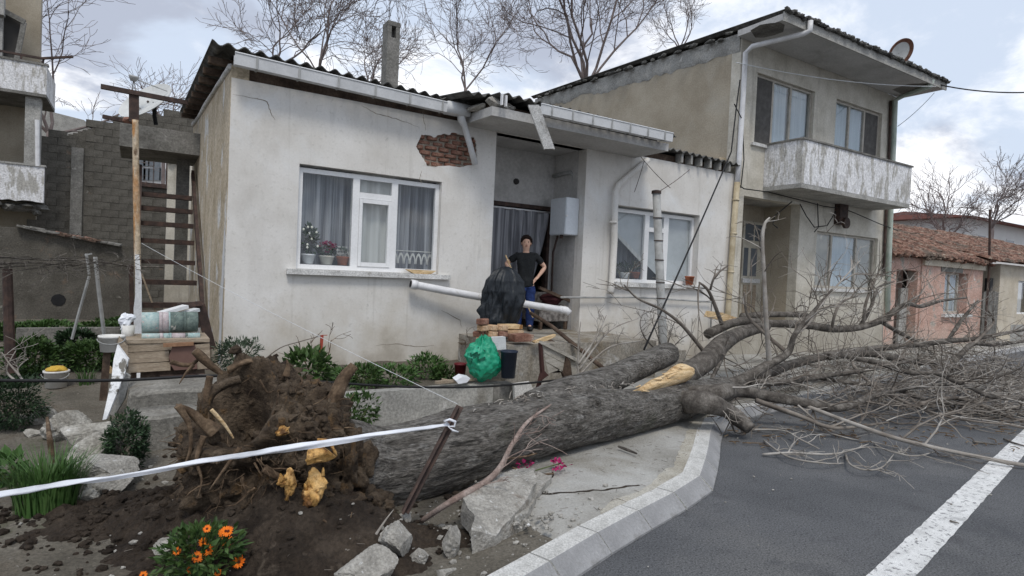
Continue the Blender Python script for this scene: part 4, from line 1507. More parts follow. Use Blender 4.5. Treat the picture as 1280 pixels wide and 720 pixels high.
# ------------------------------------------------------------------ left edge: balcony building and ruin
BY = 18.8
LB = thing('balcony_building', 'weathered building with two concrete balconies at the left edge', 'building', (-4, BY, 0))
xr = P(57, 150, Y=BY).x
zA0, zA1 = P(55, 119, Y=BY).z, P(55, 82, Y=BY).z
zB0, zB1 = P(55, 258, Y=BY).z, P(55, 209, Y=BY).z
part('wall', MB().box(-9, xr - .35, 20.6, 20.9, 0, 9.2), M['h2_side'], LB)
up_ = part('balcony', MB().box(-9, xr, BY, 20.6, zA0 - .05, zA0 + .12), M['dark_concrete'], LB)
part('parapet', MB().box(-9, xr + .003, BY - .003, BY + .12, zA0 + .02, zA1).box(xr - .12, xr + .002, BY + .12, 20.6, zA0 + .02, zA1 - .002), M['balcony'], up_)
part('parapet_cap', MB().box(-9, xr + .03, BY - .03, BY + .15, zA1 + .001, zA1 + .05), M['dark_concrete'], up_)
zr_ = P(50, 72, Y=BY).z
mb = MB().beam((-9, BY + .05, zr_), (xr - .05, BY + .05, zr_), .05, .05)
for k in range(9):
    x = xr - .08 - k * .42
    mb.box(x - .02, x + .02, BY + .03, BY + .07, zA1 + .05, zr_)
mb.beam(P(52, 73, Y=BY), P(91, 71, Y=BY - .3), .05, .05)
part('railing', mb, M['steel_dark'], up_)
lo_ = part('balcony', MB().box(-9, xr - .1, BY + .05, 20.6, zB0 + .1, zB0 + .26), M['dark_concrete'], LB)
mb = MB()
n = 26
for k in range(n):
    a, b = lerp(-5.5, xr, k / n), lerp(-5.5, xr, (k + 1) / n)
    za, zb = [zB0 + .12 + .14 * NZ.noise(Vector((q * 1.3, 5, 0))) + .07 * NZ.noise(Vector((q * 5, 5, 0))) for q in (a, b)]
    mb.prism([(a, BY - .003, za), (b, BY - .003, zb), (b, BY - .003, zB1), (a, BY - .003, zB1)], (0, .12, 0))
mb.box(-9, -5.5, BY - .003, BY + .117, zB0, zB1)
part('parapet', mb, M['balcony'], lo_)
part('parapet_cap', MB().box(-9, xr + .03, BY - .03, BY + .15, zB1 + .001, zB1 + .045), M['concrete'], lo_)
mb = MB()
rg = random.Random(2)
for k in range(14):
    mb.rock((rg.uniform(-4.2, xr - .1), BY + rg.uniform(0, .5), zB0 + rg.uniform(-.12, .08)), (rg.uniform(.1, .3), .2, rg.uniform(.06, .12)), k, 2, .5)
part('broken_slab_edge', mb, M['dark_concrete'], lo_)
x = P(41, 180, Y=BY + .2).x
part('column', MB().box(x - .16, x + .14, BY + .15, BY + .45, zB1 - .4, zA0 - .05), M['concrete'], LB)
part('white_pipe', MB().tube([P(46.5, 150, Y=BY), P(47, 208, Y=BY)], .05, 8), M['pvc'], LB)
a, b, c = P(0, 12, Y=BY + .6), P(29, 28, Y=BY + .6), P(20, 76, Y=BY + .6)
part('doorway', MB().prism([(-5, BY + .7, c.z - .3), (c.x, BY + .7, c.z - .3), (b.x, BY + .7, b.z), (a.x, BY + .7, a.z), (-5, BY + .7, a.z + .2)], (0, .1, 0)), M['room'], LB)
part('awning_edge', MB().beam(P(-30, -5, Y=BY + .55), P(31, 28, Y=BY + .55), .09, .12).beam(P(30, 28, Y=BY + .56), P(21, 74, Y=BY + .56), .08, .1), M['dark_concrete'], LB)
part('upper_post', MB().box(P(0, 5, Y=BY + .6).x - .5, P(5, 5, Y=BY + .6).x, BY + .5, BY + .65, zA1, 9.4), M['concrete'], LB)
part('roof_overhang', MB().box(-9, P(8, 5, Y=BY + .6).x, BY + .3, BY + .499, P(5, 14, Y=BY).z, 9.4), M['concrete'], LB)

# ruin of grey blocks
RU = thing('ruined_block_wall', 'roofless grey cinder block gable wall behind the steel stairs', 'wall', (-.6, 20, 0))
top = [(44, 178), (52, 172), (62, 172), (75, 164), (92, 160), (97, 158), (120, 152), (150, 147), (190, 142), (225, 134), (240, 132)]
rx0, rx1 = P(46, 250, Y=20).x, P(209, 250, Y=20).x


def ruin_top(x):
    prev = None
    for u, v in top:
        q = P(u, v, Y=20)
        if prev is not None and x <= q.x:
            return lerp(prev.z, q.z, (x - prev.x) / (q.x - prev.x))
        prev = q
    return prev.z


hx0, hx1, hz0, hz1 = P(172, 210, Y=20).x, P(207.5, 210, Y=20).x, P(190, 229, Y=20).z, P(190, 190, Y=20).z
bl = MB().box(-.1965, .1965, -.09, .09, -.0965, .0965)
bme2 = mesh_of('cinder_block', bl, M['block'], (0, 0, 0), False)
bm = bmesh.new(); bm.from_mesh(bme2)
bmesh.ops.bevel(bm, geom=bm.edges[:], offset=.005, segments=1, affect='EDGES')
bm.to_mesh(bme2); bm.free()
bme3 = bme2.copy()
bme3.materials.clear()
bme3.materials.append(mat('darker_cinder_block', [(.078, .072, .062), (.10, .093, .08), (.122, .114, .099)], 4, 8, .96, .7, 40))
rg = random.Random(6)
row = 0
z = .2
cnt = 0
while z < 6.2:
    x = rx0 + .2 - (.2 if row % 2 else 0)
    while x < rx1 + 1.2:
        inhole = hx0 - .17 < x < hx1 + .17 and hz0 - .08 < z < hz1 + .08
        pier = P(88, 250, Y=20).x - .1 < x < P(103, 250, Y=20).x + .1
        if z < ruin_top(x) - .03 and not inhole and x < (rx1 + .02 if z < hz1 - .1 else rx1 + 1.2) and not pier:
            inst('cinder_block', bme2 if rg.random() < .6 else bme3, RU, (x, 20.09 + rg.uniform(-.005, .005), z), (0, 0, rg.uniform(-.01, .01)), (1, 1, 1))
            cnt += 1
        x += .4
    z += .2
    row += 1
mb = MB()
n = 40
for k in range(n):
    a, b = lerp(rx0, rx1 + 1.2, k / n), lerp(rx0, rx1 + 1.2, (k + 1) / n)
    zz0 = .0
    if a > rx1:
        zz0 = hz1 - .1
    t = min(ruin_top(a), ruin_top(b)) - .12
    if hx0 < (a + b) / 2 < hx1:
        mb.box(a, b, 20.010, 20.16, 0, hz0).box(a, b, 20.010, 20.16, hz1, t)
    else:
        mb.box(a, b, 20.010, 20.16, zz0, t)
part('mortar_core', mb, M['ruin_render'], RU)
pa, pb = P(88, 250, Y=20).x, P(103, 250, Y=20).x
part('concrete_pier', MB().box(pa, pb, 19.95, 20.2, 0, ruin_top(pa) - .5), M['dark_concrete'], RU)
mb = MB().box(hx0, hx1 + .05, 19.9, 20.0, hz0 - .12, hz0).box(hx0 - .05, hx1 + .05, 19.93, 20.0, hz1, hz1 + .08).box(hx1, hx1 + .05, 19.92, 20.0, hz0, hz1)
xm = P(192, 210, Y=20).x
mb.box(xm - .01, xm + .01, 19.95, 19.99, hz0, hz1)
part('window_bars', mb, M['steel_dark'], RU)

mb = MB()
lw = [(-40, 279), (0, 283), (30, 285), (60, 292), (100, 299), (143, 307), (175, 309)]
LY = 16.4
pts = [P(u, v, Y=LY) for u, v in lw]
for a, b in zip(pts, pts[1:]):
    mb.prism([(a.x, LY, -.1), (b.x, LY, -.1), (b.x, LY, b.z), (a.x, LY, a.z)], (0, .3, 0))
LWT = thing('low_rubble_wall', 'low brown rubble wall topped with broken tiles at the left', 'wall', (-1, LY, 0))
part('wall', mb, M['ruin_render'], LWT)
rg = random.Random(5)
tme = mesh_of('coping_tile', MB().box(-.13, .13, -.2, .2, -.02, .02), M['tile'], (0, 0, 0), False)
tm2 = mesh_of('coping_tile', MB().box(-.13, .13, -.2, .2, -.02, .02), M['dark_concrete'], (0, 0, 0), False)
for k in range(16):
    t = k / 15
    q = P(lerp(30, 143, t), lerp(285.5, 306.5, t), Y=LY)
    inst('coping_tile', tme if 5 < k < 13 and rg.random() < .8 else tm2, LWT, (q.x, LY + .05, q.z + .03), (rg.uniform(-.1, .1), radians(9) + rg.uniform(-.12, .12), rg.uniform(-.2, .2)))
q = P(73, 375, Y=LY)
part('drain_hole', MB().lathe([(.14, -.01), (.13, .012)], (q.x, LY, q.z), 10, (0, -1, 0)), M['black'], LWT)
a, b = P(208.5, 260, Y=17.2), P(237, 260, Y=17.2)
PW = thing('plaster_pillar', 'pale plastered wall end seen through the steel stairs', 'wall', (a.x, 17.2, 0))
part('wall', MB().box(a.x, b.x + .4, 17.2, 17.5, -.1, P(225, 190, Y=17.2).z), M['h2_front'], PW)
part('broken_top', MB().beam(P(210, 203, Y=17.15), P(222, 192, Y=17.15), .1, .12).beam(P(222, 205, Y=17.15), P(227, 235, Y=17.15), .04, .05), M['dark_concrete'], PW)

FA = thing('far_apartment_block', 'distant white apartment block framed by the ruined wall opening', 'building', (0, 70, 0))
a, b = P(150, 210, Y=70), P(225, 210, Y=70)
part('wall', MB().box(a.x, b.x, 70, 80, 0, P(190, 178, Y=70).z), M['far_white'], FA)
for (u, v) in ((178, 200), (183, 200), (189, 200), (178, 218), (183, 218), (189, 218), (197, 203), (197, 218), (203, 218)):
    q = P(u, v, Y=69.9)
    f = part('window', MB().box(q.x - .26, q.x + .26, 69.85, 69.99, q.z - .6, q.z + .6), M['far_glass'], FA)
GH = thing('grey_shed', 'distant grey roof rising left of the ruined wall', 'building', (-7, 34, 0))
gp = [P(u, v, Y=34) for u, v in ((30, 185), (50, 132), (58, 138), (105, 150), (112, 156), (112, 185))]
part('wall', MB().prism([(p.x, 34, p.z) for p in gp] + [(gp[-1].x, 34, 0), (gp[0].x, 34, 0)], (0, 8, 0)), M['concrete'], GH)

# ------------------------------------------------------------------ bare trees behind the houses


def grow(mb, p, d, L, r, lv, rg, up_=.05, wild=.2, keep=.72, side=.7, rmin=.008, ang=.55):
    n = 4 if lv > 1 else 3
    pts, d = [p.copy()], d.copy()
    dirs = [d.copy()]
    for i in range(n):
        d = (d + Vector((rg.gauss(0, wild), rg.gauss(0, wild), rg.gauss(0, wild) + up_))).normalized()
        p = p + d * (L / n)
        pts.append(p)
        dirs.append(d.copy())
    r1 = max(rmin, r * .62)
    mb.tube(pts, [lerp(r, r1, i / n) for i in range(n + 1)], 6 if lv >= 4 else (4 if lv >= 2 else 3), cap=False)
    if lv <= 0:
        return

    def kid(i, a, Lk, rk):
        q = dirs[i]
        o = q.orthogonal().normalized()
        o = Matrix.Rotation(rg.uniform(0, 2 * pi), 3, q) @ o
        nd = (q * cos(a) + o * sin(a)).normalized()
        grow(mb, pts[i], nd, Lk, max(rmin, rk), lv - 1, rg, up_, wild, keep, side, rmin, ang)
    for s in range(2):
        kid(n, rg.uniform(.25, ang), L * rg.uniform(.9, 1.1) * keep, r1 * .85)
    for i in range(1, n):
        if rg.random() < side:
            kid(i, rg.uniform(.5, .95), L * rg.uniform(.45, .75), r * .42)


def bare_tree(label, u, v, Y, H, stems, seed, r0, lv=4, spread=.55, group='bare trees behind the houses', lean=0.0, m='far_twig', rmin=.0075):
    c = P(u, v, Y=Y)
    rg = random.Random(seed)
    t = thing('bare_tree', label, 'tree', (c.x, Y, 0), group)
    mb = MB().tube([(c.x, Y, 0), (c.x + .05, Y, c.z * .5), c], [r0 * 1.25, r0 * 1.1, r0], 10)
    part('trunk', mb, M[m], t, True)
    mb = MB()
    for k in range(stems):
        a = 2 * pi * k / stems + rg.uniform(-.5, .5)
        sp = spread * rg.uniform(.5, 1.15)
        d = Vector((cos(a) * sp + lean, sin(a) * sp * .8, 1)).normalized()
        grow(mb, c - Vector((0, 0, .1)), d, H * .36 * rg.uniform(.85, 1.15), r0 * (.58 if stems < 5 else .38), lv, rg, rmin=rmin)
    part('crown', mb, M[m], t)
    return t


bare_tree('large bare tree spreading wide above the porch roof', 733, 108, 25, 13.0, 7, 21, .21, 5, .75, rmin=.009)
bare_tree('slender bare tree between the chimney and the porch', 582, 110, 24, 6.5, 3, 5, .075, 4, .45)
bare_tree('bushy reddish bare tree left of the chimney', 398, 90, 22, 6.6, 6, 31, .085, 4, .42)
bare_tree('thin bare tree directly behind the chimney', 462, 115, 25, 5.2, 3, 8, .065, 4, .5)
bare_tree('small bare tree over the left end of the white house roof', 345, 85, 23, 4.3, 3, 14, .07, 4, .7)
bare_tree('low bare tree above the ruined wall next to the satellite dish', 205, 150, 30, 3.4, 3, 17, .07, 3, .9)
bare_tree('bare tree showing beneath the upper balcony at left', 62, 165, 27, 6.6, 4, 23, .10, 4, 1.15)
bare_tree('bare tree just right of the large spreading one above the tan gable', 850, 60, 30, 5.2, 4, 41, .09, 4, .8)
bare_tree('dark bare tree behind the tiled cottage close to the balcony', 1182, 300, 17, 4.5, 4, 52, .13, 4, .9, rmin=.010)
bare_tree('dark bare tree behind the thin mast at right', 1240, 285, 17, 5.2, 5, 57, .13, 4, .8, rmin=.010)

# ------------------------------------------------------------------ the fallen tree
FT = thing('fallen_tree', 'huge uprooted grey tree lying across the pavement into the road', 'tree', (3.4, 4.5, 0))


def depth_of(q):
    return q.x * sin(YAW) + q.y * cos(YAW)


st = [(640, 538, 39), (720, 521, 36), (790, 514, 27), (860, 499, 22), (905, 487, 16)]
ctr = []
for u, v, h in st:
    lo, hi = 3.2, 8.0
    for _ in range(40):
        y = (lo + hi) / 2
        q = P(u, v, Y=y)
        r = h * depth_of(q) / FPX
        if q.z - r > .10:
            lo = y
        else:
            hi = y
    ctr.append((q, r))
# root end, lifted a little off the ground
d0 = ctr[0][0] - ctr[1][0]
head = []
for u, v, h, dy in ((425, 590, 66, .13), (470, 588, 54, .10), (515, 577, 48.5, .06), (575, 557, 45, .02)):
    y = ctr[0][0].y + dy + (u - 640) * .0012
    q = P(u, v, Y=y)
    head.append((q, h * depth_of(q) / FPX))
axis = head + ctr


def smooth_path(pts, n):
    """Catmull-Rom through points of any dimension"""
    out = []
    m = len(pts)
    for k in range(n + 1):
        t = k / n * (m - 1)
        i = min(int(t), m - 2)
        f = t - i
        p0, p1, p2, p3 = pts[max(i - 1, 0)], pts[i], pts[i + 1], pts[min(i + 2, m - 1)]
        out.append(tuple(.5 * (2 * b + (c - a) * f + (2 * a - 5 * b + 4 * c - d) * f * f + (3 * b - a - 3 * c + d) * f ** 3) for a, b, c, d in zip(p0, p1, p2, p3)))
    return out


def bark_tube(path, n_ring, n_side, amp=.05, seed=0, endcap=True):
    """path: (x,y,z,r); a trunk with ridged bark in the mesh"""
    sp = smooth_path(path, n_ring)
    mb = MB()
    ref = None
    pts = [Vector(p[:3]) for p in sp]
    L = 0
    for i, p in enumerate(sp):
        t = (pts[min(i + 1, n_ring)] - pts[max(i - 1, 0)]).normalized()
        if ref is None:
            ref = t.cross(Vector((0, 0, 1))).normalized()
        ref = (ref - t * ref.dot(t)).normalized()
        b = t.cross(ref)
        if i:
            L += (pts[i] - pts[i - 1]).length
        for k in range(n_side):
            a = 2 * pi * k / n_side
            dv = ref * cos(a) + b * sin(a)
            r = p[3]
            big = NZ.noise(Vector((cos(a) * 1.2, sin(a) * 1.2, L * .9 + seed)))
            fine = NZ.noise(Vector((cos(a) * 9, sin(a) * 9, L * 3.2 + seed)))
            fine2 = NZ.noise(Vector((cos(a) * 20, sin(a) * 20, L * 7 + seed)))
            r *= 1 + amp * (1.6 * big) + amp * .75 * fine + amp * .5 * fine2 + amp * 1.1 * max(0, abs(NZ.noise(Vector((cos(a) * 3.2, sin(a) * 3.2, L * 1.6 + seed + 40)))) - .28)
            mb.v.append(tuple(pts[i] + dv * r))
    for i in range(n_ring):
        for k in range(n_side):
            a, c = i * n_side + k, i * n_side + (k + 1) % n_side
            mb.f.append((a, c, c + n_side, a + n_side))
    if endcap:
        mb.f.append(tuple(range(n_side))[::-1])
        mb.f.append(tuple(n_ring * n_side + k for k in range(n_side)))
    return mb


part('trunk', bark_tube([(q.x, q.y, q.z, r) for q, r in axis], 230, 110, .06, 3), M['bark'], FT, True)


def Yax(u):
    """depth of the trunk axis at an image column"""
    return table(u, sorted([(a, q.y) for a, (q, r) in zip((425, 470, 515, 575, 640, 720, 790, 860, 905), axis)]))


def limb_path(spec):
    out = []
    for (u, v, k, d, r) in spec:
        q = P(u, v, Y=d) if k == 'Y' else P(u, v, Z=d)
        out.append((q.x, q.y, q.z, r))
    return out


ul = []
for u, v, h, dy in ((668, 520, 30, 0), (700, 503, 27, .10), (735, 487, 22, .2), (767, 473, 17.5, .30), (802, 457, 15.5, .38), (836, 441.5, 14, .45)):
    q = P(u, v, Y=Yax(u) + dy)
    ul.append((q.x, q.y, q.z, h * depth_of(q) / FPX))
part('broken_limb', bark_tube(ul, 50, 40, .05, 8), M['bark'], FT, True, label='thick limb snapped off short on top of the trunk')
# knots where branches were lost
for u, v, s in ((602, 548, .05), (668, 530, .038), (742, 506, .045), (545, 588, .035), (805, 503, .03)):
    r_ = table(u, sorted([(a, r) for a, (q, r) in zip((425, 470, 515, 575, 640, 720, 790, 860, 905), axis)]))
    c = P(u, v, Y=Yax(u) - r_ * .93)
    n_ = (EYE - c).normalized()
    n_ = (n_ + Vector((0, -.5, 0))).normalized()
    m2 = MB().lathe([(s * 1.7, -.03), (s * 1.35, .004), (s * 1.0, .016), (s * .7, .010), (s * .45, -.012), (s * .2, -.02)], c, 20, n_)
    m2.v = [tuple(Vector(p) + Vector((NZ.noise(Vector(p) * 30), NZ.noise(Vector(p) * 30 + Vector((4, 0, 0))), NZ.noise(Vector(p) * 30 + Vector((0, 4, 0))))) * s * .22) for p in m2.v]
    part('knot', m2, M['bark'], FT, True)
# splintered heartwood
mb = MB()
sp = []
for u, v, h in ((791, 490, 1.5), (803, 487, 4), (818, 481, 6.5), (834, 475.5, 8), (846, 469, 10.5), (856, 466, 10.5), (862, 465, 7)):
    q = P(u, v, Y=Yax(u) - .05)
    sp.append((q.x, q.y, q.z, h * depth_of(q) / FPX))
w_ = bark_tube(sp, 36, 22, .16, 5)
part('splintered_wood', w_, M['wood_v'], FT, True, label='bright torn yellow heartwood on the trunk')
mb = MB()
rg = random.Random(9)
for k in range(26):
    u = rg.uniform(800, 858)
    v = lerp(490, 462, (u - 795) / 65) + rg.uniform(-7, 5)
    a = P(u, v, Y=Yax(u) - .12 + rg.uniform(0, .1))
    b = a + Vector((rg.uniform(.05, .2) * rg.choice((-1, 1)), rg.uniform(-.05, .02), rg.uniform(-.03, .05)))
    mb.tube([a, b], [.012, .003], 4)
part('wood_splinters', mb, M['wood_v'], FT, kind='stuff')

A5 = Yax(905)
LIMBS = [
    # u, v, kind, depth, radius
    [(838, 484, 'Y', Yax(838) + .12, .15), (856, 470, 'Y', 5.25, .15), (880, 452, 'Y', 5.5, .145), (903, 430, 'Y', 5.8, .125), (930, 415, 'Y', 6.05, .10), (958, 408, 'Y', 6.3, .08)],
    [(884, 418, 'Y', 6.3, .075), (922, 402, 'Y', 6.3, .065), (960, 404, 'Y', 6.3, .066), (1006, 406, 'Y', 6.25, .068), (1040, 411, 'Y', 6.2, .068), (1071, 410, 'Y', 6.1, .06), (1096, 403, 'Y', 6.0, .065), (1111, 397, 'Y', 5.9, .06)],
    [(927, 396, 'Y', 6.8, .06), (965, 393, 'Y', 6.8, .06), (1008, 394, 'Y', 6.75, .045)],
    [(900, 488, 'Y', 5.3, .13), (950, 470, 'Y', 5.35, .085), (993, 455, 'Y', 5.4, .07), (1037, 444, 'Y', 5.4, .062), (1082, 437, 'Y', 5.4, .056), (1123, 433, 'Y', 5.3, .05), (1155, 430, 'Y', 5.2, .045), (1186, 426, 'Y', 5.1, .05), (1221, 423, 'Y', 5.0, .04), (1285, 411, 'Y', 4.9, .03)],
    [(1037, 446, 'Y', 5.3, .055), (1082, 442, 'Y', 5.2, .055), (1113, 446, 'Y', 5.1, .055), (1144, 452, 'Y', 5.0, .052), (1169, 454, 'Y', 4.95, .05), (1186, 460, 'Y', 4.9, .055), (1190, 474, 'Y', 4.85, .05)],
    [(1186, 461, 'Y', 4.9, .05), (1202, 442, 'Y', 4.9, .045), (1217, 430, 'Y', 4.9, .04), (1242, 431, 'Y', 4.85, .035), (1290, 425, 'Y', 4.8, .03)],
    [(1217, 430, 'Y', 4.9, .03), (1232, 415, 'Y', 4.9, .025), (1242, 402, 'Y', 4.95, .022), (1235, 388, 'Y', 5.0, .015)],
    [(1186, 424, 'Y', 5.1, .035), (1202, 400, 'Y', 5.1, .03), (1222, 376, 'Y', 5.1, .022)],
    [(1108, 398, 'Y', 5.9, .05), (1118, 388, 'Y', 5.85, .045), (1134, 380, 'Y', 5.8, .04), (1152, 383, 'Y', 5.8, .035), (1177, 376, 'Y', 5.8, .03), (1208, 372, 'Y', 5.8, .022)],
    [(1104, 404, 'Y', 5.95, .045), (1123, 415, 'Y', 5.8, .04), (1148, 428, 'Y', 5.6, .03)],
    [(1060, 447, 'Z', .60, .04), (1096, 453, 'Z', .55, .036), (1134, 465, 'Z', .5, .034), (1169, 467, 'Z', .5, .032), (1190, 475, 'Z', .46, .03), (1217, 486, 'Z', .4, .028), (1240, 496, 'Z', .35, .025), (1290, 499, 'Z', .32, .02)],
    [(810, 503, 'Y', Yax(810), .06), (862, 495, 'Y', Yax(862), .12), (918, 479, 'Y', 5.1, .085), (960, 456, 'Y', 5.0, .06), (985, 441, 'Y', 4.95, .045), (994, 418, 'Y', 4.9, .035), (1015, 392, 'Y', 4.85, .028), (1040, 362, 'Y', 4.8, .018)],
    [(800, 506, 'Y', Yax(800), .07), (848, 498, 'Y', Yax(848) - .02, .125), (895, 491, 'Z', .45, .10), (926, 489, 'Z', .42, .075), (991, 501, 'Z', .32, .06), (1050, 510, 'Z', .25, .045), (1090, 496, 'Z', .30, .03), (1132, 486, 'Z', .30, .024), (1190, 480, 'Z', .28, .014)],
    [(985, 499, 'Z', .30, .024), (1076, 533, 'Z', .18, .022), (1139, 553, 'Z', .11, .021), (1247, 576, 'Z', .05, .02), (1300, 584, 'Z', .04, .018)],
    [(795, 513, 'Y', Yax(795), .07), (840, 504, 'Y', Yax(840) - .03, .12), (880, 503, 'Z', .40, .115), (905, 511, 'Z', .32, .085), (922, 522, 'Z', .22, .08), (938, 536, 'Z', .13, .065)],
    [(962, 458, 'Y', 5.0, .036), (957, 389, 'Y', 5.0, .030), (955, 345, 'Y', 5.0, .027), (953, 300, 'Y', 5.0, .022), (956, 280, 'Y', 5.0, .018), (962, 272, 'Y', 5.0, .01)],
    [(902, 405, 'Y', 5.8, .03), (887, 366, 'Y', 5.7, .022), (874, 353, 'Y', 5.7, .014)],
    [(888, 362, 'Y', 5.7, .018), (894, 345, 'Y', 5.6, .015), (910, 332, 'Y', 5.6, .01)],
    [(880, 440, 'Y', 5.6, .03), (853, 407, 'Y', 5.6, .024), (827, 387, 'Y', 5.6, .018), (797, 373, 'Y', 5.6, .014), (780, 356, 'Y', 5.6, .009)],
    [(915, 420, 'Y', 5.9, .04), (900, 452, 'Y', 5.5, .03), (888, 478, 'Y', 5.2, .025)],
    [(985, 442, 'Y', 5.0, .03), (960, 420, 'Y', 5.3, .025), (935, 395, 'Y', 5.5, .02), (930, 365, 'Y', 5.5, .012)],
    [(1040, 412, 'Y', 6.1, .03), (1043, 395, 'Y', 6.0, .026), (1052, 378, 'Y', 6.0, .022), (1072, 370, 'Y', 6.0, .012)],
    [(1075, 408, 'Y', 6.1, .035), (1088, 385, 'Y', 6.1, .03), (1098, 360, 'Y', 6.1, .025), (1118, 352, 'Y', 6.1, .012)],
    [(1079, 410, 'Y', 6.1, .03), (1082, 380, 'Y', 6.0, .026), (1094, 350, 'Y', 6.0, .02), (1103, 330, 'Y', 6.0, .010)],
    [(993, 419, 'Y', 4.9, .02), (1010, 405, 'Y', 4.85, .017), (1035, 370, 'Y', 4.8, .014), (1075, 326, 'Y', 4.8, .008)],
    [(1063, 438, 'Y', 5.3, .03), (1070, 462, 'Y', 5.0, .026), (1110, 492, 'Z', .25, .022), (1180, 520, 'Z', .12, .016), (1270, 532, 'Z', .06, .01)],
    [(1010, 470, 'Z', .35, .032), (1060, 478, 'Z', .30, .030), (1110, 483, 'Z', .28, .028), (1160, 500, 'Z', .2, .03), (1225, 507, 'Z', .14, .02), (1290, 512, 'Z', .1, .014)],
    [(930, 476, 'Y', 5.2, .055), (975, 478, 'Z', .36, .045), (1030, 470, 'Z', .4, .038), (1085, 462, 'Z', .42, .032), (1150, 448, 'Z', .5, .03)],
    [(945, 500, 'Z', .35, .03), (1000, 520, 'Z', .2, .026), (1045, 535, 'Z', .12, .02), (1110, 528, 'Z', .12, .012)],
    [(1150, 505, 'Z', .2, .03), (1200, 498, 'Z', .2, .028), (1262, 522, 'Z', .06, .02), (1300, 532, 'Z', .05, .016)],
]
limb_pts = []
for i, sp in enumerate(LIMBS):
    pth = limb_path(sp)
    big = pth[0][3] > .055
    mbt = bark_tube(pth, 10 * (len(pth) - 1), 14 if big else 8, .10 if big else .14, i * 3.3)
    part('limb', mbt, M['pale_twig'] if i in (13, 15, 24) else M['limb'] if pth[0][3] > .03 else M['twig'], FT, True)
    limb_pts.append(smooth_path(pth, 24))

# twigs growing from the limbs
tw, tw2 = MB(), MB()
rg = random.Random(77)


def floor_z(x, y):
    return .115 if y > kerb_y(x) else .012


def twig(mb, p, d, L, r, lv):
    n = 5
    pts = [p.copy()]
    for i in range(n):
        d = (d + Vector((rg.gauss(0, .24), rg.gauss(0, .24), rg.gauss(0, .18) - .02))).normalized()
        p = p + d * (L / n)
        f = floor_z(p.x, p.y)
        if p.z < f:
            p.z = f + rg.uniform(0, .02)
            d.z = abs(d.z) * .4
        if p.y > 7.7:
            p.y = 7.7
        pts.append(p.copy())
    mb.tube(pts, [max(.0028, r * (1 - .75 * i / n)) for i in range(n + 1)], 4 if r > .008 else 3, cap=False)
    if lv > 0:
        for _ in range(rg.choice((2, 3, 3))):
            i = rg.randint(1, n - 1)
            q = (pts[i + 1] - pts[i]).normalized()
            o = Matrix.Rotation(rg.uniform(0, 6.28), 3, q) @ q.orthogonal().normalized()
            a = rg.uniform(.4, .9)
            twig(mb, pts[i], q * cos(a) + o * sin(a), L * rg.uniform(.4, .65), r * .6, lv - 1)


for i, pl in enumerate(limb_pts):
    r0 = pl[0][3]
    ln = sum((Vector(a[:3]) - Vector(b[:3])).length for a, b in zip(pl, pl[1:]))
    if i in (0, 2, 13, 14):
        dens = .9
    elif pl[12][0] < 7.2:
        dens = 2.6
    else:
        dens = 4.6
    if i in (15, 18):
        dens = 1.6
    for _ in range(int(ln * dens) + 1):
        k = rg.randint(6, 23)
        p = Vector(pl[k][:3])
        t = (Vector(pl[k + 1][:3]) - Vector(pl[k - 1][:3])).normalized()
        o = Matrix.Rotation(rg.uniform(0, 6.28), 3, t) @ t.orthogonal().normalized()
        a = rg.uniform(.4, 1.0)
        d = t * cos(a) + o * sin(a)
        if i in (1, 8, 20, 21, 22, 23) and rg.random() < .6:
            d = (d + Vector((0, 0, 1.2))).normalized()
        twig(tw if rg.random() < .68 else tw2, p, d, rg.uniform(.35, 1.15), rg.uniform(.007, .014), rg.choice((0, 1, 1, 2)))
# the crown that broke up on the road
for _ in range(470):
    t = rg.random() ** .75
    x = lerp(6.3, 15.5, t)
    yf = table(x, [(6, 4.35), (8, 3.55), (10, 3.15), (12, 3.2), (16, 4.2)])
    y = lerp(yf, 6.0, rg.random() ** 1.25)
    f = floor_z(x, y)
    edge = (y - yf) / 2.4
    z = f + rg.uniform(.0, .10 + .42 * min(1, max(0, edge)))
    a = rg.gauss(0, .5) + .05
    if rg.random() < .25:
        a += pi
    d = Vector((cos(a), sin(a) * .8, rg.uniform(-.12, .22))).normalized()
    twig(tw if rg.random() < .60 else tw2, Vector((x, y, z)), d, rg.uniform(.5, 1.7), rg.uniform(.005, .013), rg.choice((0, 1, 1, 2)))
part('twigs', tw, M['twig'], FT, kind='stuff')
part('pale_twigs', tw2, M['pale_twig'], FT, kind='stuff')
# dry leaves and bark crumbs under the crown
lv = MB()
for _ in range(320):
    x = lerp(5.6, 14, rg.random() ** 1.2)
    yf = table(x, [(5.6, 4.2), (6, 4.2), (8, 3.2), (10, 2.8), (12, 2.9), (16, 4.0)])
    y = lerp(yf, 5.4, rg.random() ** 1.4)
    p = Vector((x, y, floor_z(x, y) + .006))
    a = rg.uniform(0, 6.28)
    lv.leaf(p, Vector((cos(a), sin(a), rg.uniform(0, .4))).normalized(), Vector((rg.gauss(0, .3), rg.gauss(0, .3), 1)), rg.uniform(.03, .07), rg.uniform(.02, .04))
for _ in range(190):      # snapped bits of twig strewn over the road
    x = lerp(5.2, 13, rg.random() ** 1.3)
    y = table(x, [(5, 4.0), (6, 3.9), (8, 3.0), (10, 2.6), (13, 2.7)]) + rg.gauss(.15, .35)
    z = floor_z(x, y)
    a, L = rg.gauss(.1, .8), rg.choice((.05, .08, .12, .2))
    b = Vector((x, y, z + .008))
    lv.tube([b, b + Vector((cos(a) * L * .5, sin(a) * L * .5, .008)), b + Vector((cos(a + .3) * L, sin(a + .3) * L, 0))], [.006, .005, .003], 4)
part('dry_leaves', lv, mat('dry_leaf', [(.06, .038, .022), (.13, .085, .05), (.20, .15, .095)], 9, 3, .9, 0), FT, kind='stuff')

